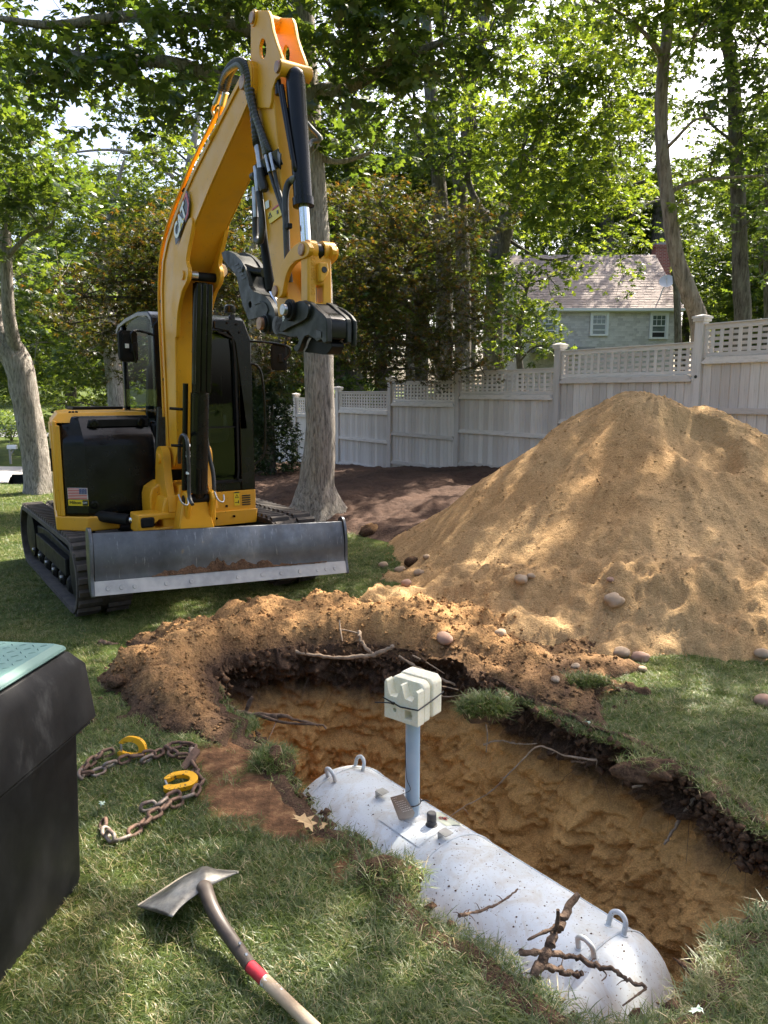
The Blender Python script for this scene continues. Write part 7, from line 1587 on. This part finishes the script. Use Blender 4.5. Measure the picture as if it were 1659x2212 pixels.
root('upright pale root in the dark soil at the back of the pit', [(775, 1365, 5.1), (780, 1385, 5.05), (795, 1405, 5.0), (808, 1415, 4.98)], .014, .012, M_ROOTP, [([(733, 1360, 5.2), (750, 1362, 5.15), (775, 1368, 5.1)], .008, .006), ([(733, 1340, 5.2), (736, 1365, 5.15), (740, 1385, 5.1)], .007, .004)], 8)
root('pale straight root right of the foam block', [(862, 1418, 4.95), (900, 1440, 4.85), (940, 1460, 4.75), (985, 1480, 4.7)], .010, .008, M_ROOTP, [([(890, 1415, 4.9), (920, 1430, 4.85), (960, 1455, 4.75)], .006, .004), ([(910, 1490, 4.65), (950, 1482, 4.65), (990, 1490, 4.6)], .005, .003), ([(930, 1500, 4.6), (970, 1505, 4.6), (1000, 1500, 4.6)], .004, .003)], 9)
root('white forked root on the wall of the pit below the grass tuft', [(1045, 1608, 4.25), (1080, 1600, 4.2), (1115, 1606, 4.15), (1160, 1606, 4.1)], .007, .003, M_ROOTP, [([(1050, 1565, 4.3), (1053, 1590, 4.25), (1050, 1625, 4.2)], .006, .004)], 10)
root('long thin root trailing down the pit wall to the tank', [(1290, 1642, 3.75), (1220, 1632, 3.85), (1165, 1612, 3.95), (1120, 1650, 3.95), (1060, 1710, 3.95), (1000, 1745, 3.9), (960, 1770, 3.85)], .006, .0025, M_ROOTP, (), 11)
root('pale reddish root across the wall at the right', [(1235, 1645, 3.85), (1285, 1648, 3.8)], .008, .004, None, (), 12)
root('thick curved root on the dark wall at the right of the pit', [(1475, 1680, 3.5), (1490, 1705, 3.45), (1520, 1730, 3.4), (1560, 1742, 3.35), (1585, 1742, 3.3)], .013, .009, M_ROOTP, (), 13)
root('broken root hanging down the wall at the right', [(1500, 1725, 3.42), (1475, 1760, 3.4), (1450, 1800, 3.36), (1435, 1822, 3.35)], .010, .006, M_ROOTP, (), 14)
root('straight grey root lying level in the right wall', [(1365, 1700, 3.6), (1410, 1698, 3.57), (1465, 1708, 3.5)], .007, .005, M_ROOTP, (), 15)
root('bundle of dry twigs behind the left end of the berm', [(275, 1398, 5.6), (310, 1375, 5.7), (345, 1360, 5.75), (370, 1358, 5.7)], .016, .008, None, [([(265, 1392, 5.6), (320, 1378, 5.7), (360, 1370, 5.7)], .006, .004)], 16)
# fallen oak leaves
M_DRYLEAF = pm('dry_leaf', (.52, .36, .18), .8, col2=(.42, .27, .13), nscale=30)
M_GREENLEAF = pm('pale_leaf', (.42, .52, .42), .7)
OL = np.array([(0, 0), (.10, .18), (.30, .16), (.16, .36), (.42, .46), (.18, .56), (.34, .80), (.10, .76), (0, 1.0), (-.10, .76), (-.34, .80), (-.18, .56), (-.42, .46), (-.16, .36), (-.30, .16), (-.10, .18)])
for px, py, s, m, lab, yaw, zz_ in ((655, 1775, .13, M_DRYLEAF, 'dry brown oak leaf at the edge of the dirt', .9, .06), (700, 1785, .05, M_DRYLEAF, 'curled scrap of dry leaf on the dirt beside the oak leaf', 2.4, .03), (222, 1735, .045, M_GREENLEAF, 'pale leaf standing in the grass left of the chain', 0, .05), (1505, 2185, .045, M_GREENLEAF, 'pale leaf in the grass at the near corner of the pit', 1.3, .06), (1268, 1600 - 85, .0, M_GREENLEAF, '', 0, 0), (1268, 1560, .04, M_GREENLEAF, 'pale scrap of leaf on the grass right of the pit', .4, .05)):
    if s == 0: continue
    p = on_z(px, py, zz_); b = MB(); P = [Vector((x * s, (y - .5) * s, .012 * math.sin(y * 5) + .25 * abs(x) * s)) for x, y in OL]; c0_ = [Vector((0, (y - .5) * s, .012 * math.sin(y * 5))) for y in (0, .3, .6, 1)]
    b.add(P, [tuple(range(len(P)))]); o = b.build('fallen_leaf', m, None, 0); o.location = p; o.rotation_euler = (.35, .2, yaw); tag(o, lab, 'leaf', 'fallen leaves')
# mailbox and the loader bucket by the street
mb = Y(24, 1003, 44); mbz = gz1(mb.x, 44)
M_MAIL = pm('grey_wood', (.35, .33, .31), .8); M_MAILW = pm('mailbox_white', (.72, .72, .72), .5)
mail = thing('mailbox', 'white mailbox on a grey post across the street', 'mailbox', (mb.x, 44, mbz))
MB().box((0, 0, .45), (.10, .10, 1.1)).build('post', M_MAIL, mail, 0); MB().bar((0, 0, .55), (.22, 0, .86), .06, .06).build('brace', M_MAIL, mail, 0)
MB().prism([(-.10, 0), (.10, 0), (.10, .14), (.07, .21), (0, .24), (-.07, .21), (-.10, .14)], -.12, .42, lambda u, v, w: (w, u, v + .95)).build('box', M_MAILW, mail, 40); MB().box((.0, -.02, 1.28), (.02, .02, .2)).build('flag', M_MAIL, mail, 0)
bk_ = Y(62, 1052, 30.5); bz = gz1(bk_.x, 30.5)
bu = thing('loader_bucket', 'black loader bucket standing by the street behind the leaning oak', 'bucket', (bk_.x, 30.5, bz), .1)
MB().prism(sm([(-.35, 0), (.25, .0), (.42, .2), (.40, .48), (.30, .50), (.30, .22), (.18, .06), (-.35, .04)], 2), -.75, .75, FX).build('bucket_shell', M_BLKM, bu, 40)
for x in (-.75, .73): MB().prism([(-.35, .0), (.25, .0), (.42, .2), (.40, .48), (.1, .42)], x, x + .02, FX).build('bucket_side', M_BLKM, bu, 0)
MB().box((0, .45, .46), (1.1, .06, .10)).build('bucket_frame', M_BLKM, bu, 0); MB().tube([(.5, .45, .5), (.62, .45, .62), (.9, .45, .62)], .03, 8).build('bucket_hook', M_BLKM, bu, 40)
# white cottage with a red door glimpsed through the cab
cp = Y(318, 900, 46); cz = gz1(cp.x, 46)
cot = thing('white_cottage', 'white house with red door glimpsed past the excavator cab', 'house', (cp.x, 46, cz))
M_CLAP = pm('white_clapboard', (.72, .72, .70), .7, col2=(.62, .62, .6), nscale=3)
b = MB()
for k in range(22): b.box((0, .02 * 0, .1 + k * .14), (5, 6 + .02, .135)); 
b.build('wall', M_CLAP, cot, 0); MB().box((-1.2, -3.03, 1.1), (1.0, .08, 2.1)).build('door', M_RED, cot, 0); MB().box((.6, -3.03, 1.7), (.9, .06, 1.2)).build('window', M_PANE, cot, 0)
for sx in (-1, 1): MB().box((.6 + sx * .62, -3.04, 1.7), (.3, .06, 1.3)).build('shutter', M_DRIVE, cot, 0)
MB().prism([(-2.8, 3.1), (2.8, 3.1), (0, 4.9)], -3.3, 3.3, FY).build('roof', M_DRIVE, cot, 0)
# ================================================================== grass
M_GRASS = bpy.data.materials.new('grass_blade'); M_GRASS.use_nodes = True; nt = M_GRASS.node_tree; nt.nodes.remove(nt.nodes['Principled BSDF'])
_a = nt.nodes.new('ShaderNodeAttribute'); _a.attribute_name = 'bc'
_ge = nt.nodes.new('ShaderNodeNewGeometry'); _no = nt.nodes.new('ShaderNodeTexNoise'); _no.inputs['Scale'].default_value = 1.5; _no.inputs['Detail'].default_value = 5; _no.inputs['Roughness'].default_value = .65
nt.links.new(_ge.outputs['Position'], _no.inputs['Vector'])
_fac = mth(nt, 'ADD', mth(nt, 'MULTIPLY', _a.outputs['Fac'], .70), mth(nt, 'MULTIPLY', mth(nt, 'SUBTRACT', _no.outputs['Fac'], .5), 1.35), True)
_col = ramp(nt, _fac, [(0, (.058, .088, .022)), (.28, (.096, .135, .030)), (.45, (.155, .180, .045)), (.58, (.26, .24, .09)), (.78, (.42, .34, .17))])
_trc = ramp(nt, _fac, [(0, (.10, .20, .02)), (.4, (.20, .30, .03)), (.62, (.28, .30, .07)), (.85, (.34, .28, .13))])
_d = nt.nodes.new('ShaderNodeBsdfDiffuse'); _t = nt.nodes.new('ShaderNodeBsdfTranslucent'); _g = nt.nodes.new('ShaderNodeBsdfGlossy'); _g.inputs['Roughness'].default_value = .4
_m1 = nt.nodes.new('ShaderNodeMixShader'); _m1.inputs[0].default_value = .3; _m2 = nt.nodes.new('ShaderNodeMixShader'); _m2.inputs[0].default_value = .05
nt.links.new(_col, _d.inputs[0]); nt.links.new(_trc, _t.inputs[0]); nt.links.new(_d.outputs[0], _m1.inputs[1]); nt.links.new(_t.outputs[0], _m1.inputs[2]); nt.links.new(_m1.outputs[0], _m2.inputs[1]); nt.links.new(_g.outputs[0], _m2.inputs[2]); nt.links.new(_m2.outputs[0], nt.nodes['Material Output'].inputs['Surface'])
TUFTS = bpy.data.collections.new('grass_tufts')                      # sources for the lawn, not linked to the scene
def tuft(i, n, rr, lmin, lmax, w, lean):
    rg = np.random.default_rng(900 + i); V = []; Fa = []; C = []
    for k in range(n):
        a = rg.uniform(0, 6.283); r = rr * math.sqrt(rg.uniform(0, 1)); b = np.array([r * math.cos(a), r * math.sin(a), -.004]); az = rg.uniform(0, 6.283); le = abs(rg.normal(lean, .35)); l = rg.uniform(lmin, lmax); ww = w * rg.uniform(.7, 1.3); cv = rg.uniform(.3, 1.3); c = rg.uniform(0, 1)
        if c > .86: c = rg.uniform(.9, 1.5)
        else: c *= .75
        s = np.array([-math.sin(az), math.cos(az), 0]); p = b.copy(); base = len(V); sg = 4
        for q in range(sg + 1):
            t = q / sg; an = min(le + cv * t, 1.75); 
            if q: p = p + np.array([math.cos(az) * math.sin(an), math.sin(az) * math.sin(an), math.cos(an)]) * l / sg; p[2] = max(p[2], .002)
            wd = ww * (1 - t ** 2) if q < sg else 0
            if q < sg: V += [p - s * wd / 2, p + s * wd / 2]; C += [c, c]
            else: V.append(p.copy()); C.append(c)
        for q in range(sg - 1): Fa += [(base + 2 * q, base + 2 * q + 1, base + 2 * q + 3), (base + 2 * q, base + 2 * q + 3, base + 2 * q + 2)]
        Fa.append((base + 2 * sg - 2, base + 2 * sg - 1, base + 2 * sg))
    me = mesh_np('grass_tuft', np.array(V), np.array(Fa), M_GRASS); at = me.attributes.new('bc', 'FLOAT', 'POINT'); at.data.foreach_set('value', np.array(C, np.float32)); o = bpy.data.objects.new('grass_tuft', me); TUFTS.objects.link(o)
for i in range(6): tuft(i, 34, .045, .024, .064, .0025, (.7, .9, 1.1, .5, .85, 1.2)[i])
def scatter(name, P, scl, label):
    rg = np.random.default_rng(5); n = len(P); me = bpy.data.meshes.new(name); me.vertices.add(n); me.vertices.foreach_set('co', P.astype(np.float32).ravel())
    for nm, tp, val in (('rot', 'FLOAT_VECTOR', np.c_[rg.normal(0, .12, n), rg.normal(0, .12, n), rg.uniform(0, 6.283, n)]), ('scl', 'FLOAT', scl * rg.uniform(.7, 1.25, n)), ('idx', 'INT', rg.integers(0, 6, n))):
        at = me.attributes.new(nm, tp, 'POINT')
        if tp == 'FLOAT_VECTOR': at.data.foreach_set('vector', val.astype(np.float32).ravel())
        else: at.data.foreach_set('value', val.astype(np.int32 if tp == 'INT' else np.float32))
    o = put(name, me); g = bpy.data.node_groups.new(name, 'GeometryNodeTree')
    g.interface.new_socket('Geometry', in_out='INPUT', socket_type='NodeSocketGeometry'); g.interface.new_socket('Geometry', in_out='OUTPUT', socket_type='NodeSocketGeometry')
    gi = g.nodes.new('NodeGroupInput'); go = g.nodes.new('NodeGroupOutput'); ip = g.nodes.new('GeometryNodeInstanceOnPoints'); ci = g.nodes.new('GeometryNodeCollectionInfo'); ci.inputs['Collection'].default_value = TUFTS; ci.inputs['Separate Children'].default_value = True; ci.inputs['Reset Children'].default_value = True
    mp = g.nodes.new('GeometryNodeMeshToPoints'); g.links.new(gi.outputs[0], mp.inputs[0]); g.links.new(mp.outputs[0], ip.inputs['Points']); g.links.new(ci.outputs[0], ip.inputs['Instance']); ip.inputs['Pick Instance'].default_value = True
    for nm, tp, sk in (('rot', 'FLOAT_VECTOR', 'Rotation'), ('scl', 'FLOAT', 'Scale'), ('idx', 'INT', 'Instance Index')):
        na = g.nodes.new('GeometryNodeInputNamedAttribute'); na.data_type = tp; na.inputs['Name'].default_value = nm; g.links.new(na.outputs['Attribute'], ip.inputs[sk])
    g.links.new(ip.outputs[0], go.inputs[0]); md = o.modifiers.new('scatter', 'NODES'); md.node_group = g
    return tag(o, label, 'grass', kind='stuff')
def lawn_pts(x0, x1, y0, y1, dens, rg, view=True):
    n = int((x1 - x0) * (y1 - y0) * dens); x = rg.uniform(x0, x1, n); y = rg.uniform(y0, y1, n)
    if view: k = np.abs(x) < .66 * y + 1.0; x, y = x[k], y[k]
    z = gz(x, y); ok = np.ones(len(x), bool)
    D, I = rim_dist(x, y); hb, _ = berm_h(x, y); ok &= (D > .0) & (hb < .004) & (pile_h(x, y) < z + .01)
    ok &= rg.uniform(0, 1, len(x)) > bare(x, y) * .97
    lx = np.interp(y, _lo[:, 1][:6] if False else [7.6, 8.36, 9.32, 10.1, 11.36, 12.6, 14.6, 17.2], [.9, .22, -.41, -1.1, -2.0, -3.2, -4.6, -5.6]); ok &= ~((y > 7.6) & (x > lx - .05 + fbm(x * 3, y * 3, 2, 90) * .2)); ok &= ~((y > 7.6) & (x > .5))
    return np.c_[x, y, z][ok]
rg = np.random.default_rng(31)
N1 = lawn_pts(-3.0, 3.4, .8, 4.3, 1150, rg); N2 = lawn_pts(-6.0, 4.4, 4.3, 9.0, 760, rg); N3 = lawn_pts(-9.5, .5, 9.0, 18, 220, rg)
scatter('near_grass', N1, .95, 'short mixed green and straw grass round the pit'); scatter('mid_grass', N2, .82, 'green lawn grass under and beside the excavator'); scatter('far_grass', N3, 1.3, 'sunlit lawn grass behind the excavator')
# turf overhanging the rim of the pit, and the sod left standing
i = rg.integers(0, len(RF), 1500); i = i[(_bh[i] < .12)]; off = rg.uniform(-.07, .015, len(i)); P = RF[i] + RN[i] * off[:, None]; P = np.c_[P, gz(P[:, 0], P[:, 1]) - np.maximum(0, off) * .5]; P = P[rg.uniform(0, 1, len(P)) > .35 * (P[:, 1] > 4)]
Pb = P[~((P[:, 0] < 0.0) & (P[:, 1] > 2.6) & (P[:, 1] < 3.9) & (rg.uniform(0, 1, len(P)) < .85))]
scatter('rim_grass', Pb, 1.05, 'ragged turf hanging over the edge of the pit')
def sod(px, py, z, rx, ry, h, label, seed, n=150, sc=1.2, dense=M_DARKSOIL):
    c = on_z(px, py, z); t = thing('sod_clump', label, 'sod', (c.x, c.y, tz(c.x, c.y) - .02)); bm = bmesh.new(); bmesh.ops.create_icosphere(bm, subdivisions=4, radius=1)
    for v in bm.verts:
        q = v.co.copy(); k = 1 + .5 * float(fbm(np.array([q.x * 2.2 + seed + q.z]), np.array([q.y * 2.2 - q.z]), 4, seed)[0]); v.co = Vector((q.x * rx * k, q.y * ry * k, max(q.z, -.4) * h * k))
    me = bpy.data.meshes.new('soil'); bm.to_mesh(me); bm.free(); me.materials.append(dense); me.polygons.foreach_set('use_smooth', [True] * len(me.polygons)); put('soil', me, t)
    rgs = np.random.default_rng(seed); a = rgs.uniform(0, 6.28, n); r = np.sqrt(rgs.uniform(0, 1, n)); P = np.c_[r * np.cos(a) * rx * .95, r * np.sin(a) * ry * .95, h * np.sqrt(np.maximum(0, 1 - r * r)) * .95]
    o = scatter('turf', P, sc, None); o.parent = t; del o['category']; o['kind'] = 'stuff'
sod(590, 1618, .08, .10, .09, .09, 'tuft of turf on dark soil at the far left corner of the tank', 3, 45, 1.3)
sod(835, 1865, .06, .13, .10, .07, 'dark crumbled sod on the near grass bank above the tank', 5, 45, 1.2)
sod(1045, 1525, .02, .12, .07, .08, 'tuft of grass drooping over the wall behind the foam block', 7, 110, 1.6)
sod(1400, 1655, .0, .16, .07, .06, 'lump of dark soil breaking from the grass edge at right', 8, 12, 1.2)
sod(1260, 1475, .05, .16, .05, .03, 'narrow strip of grass left green in the spilled sand', 9, 70, 1.2)
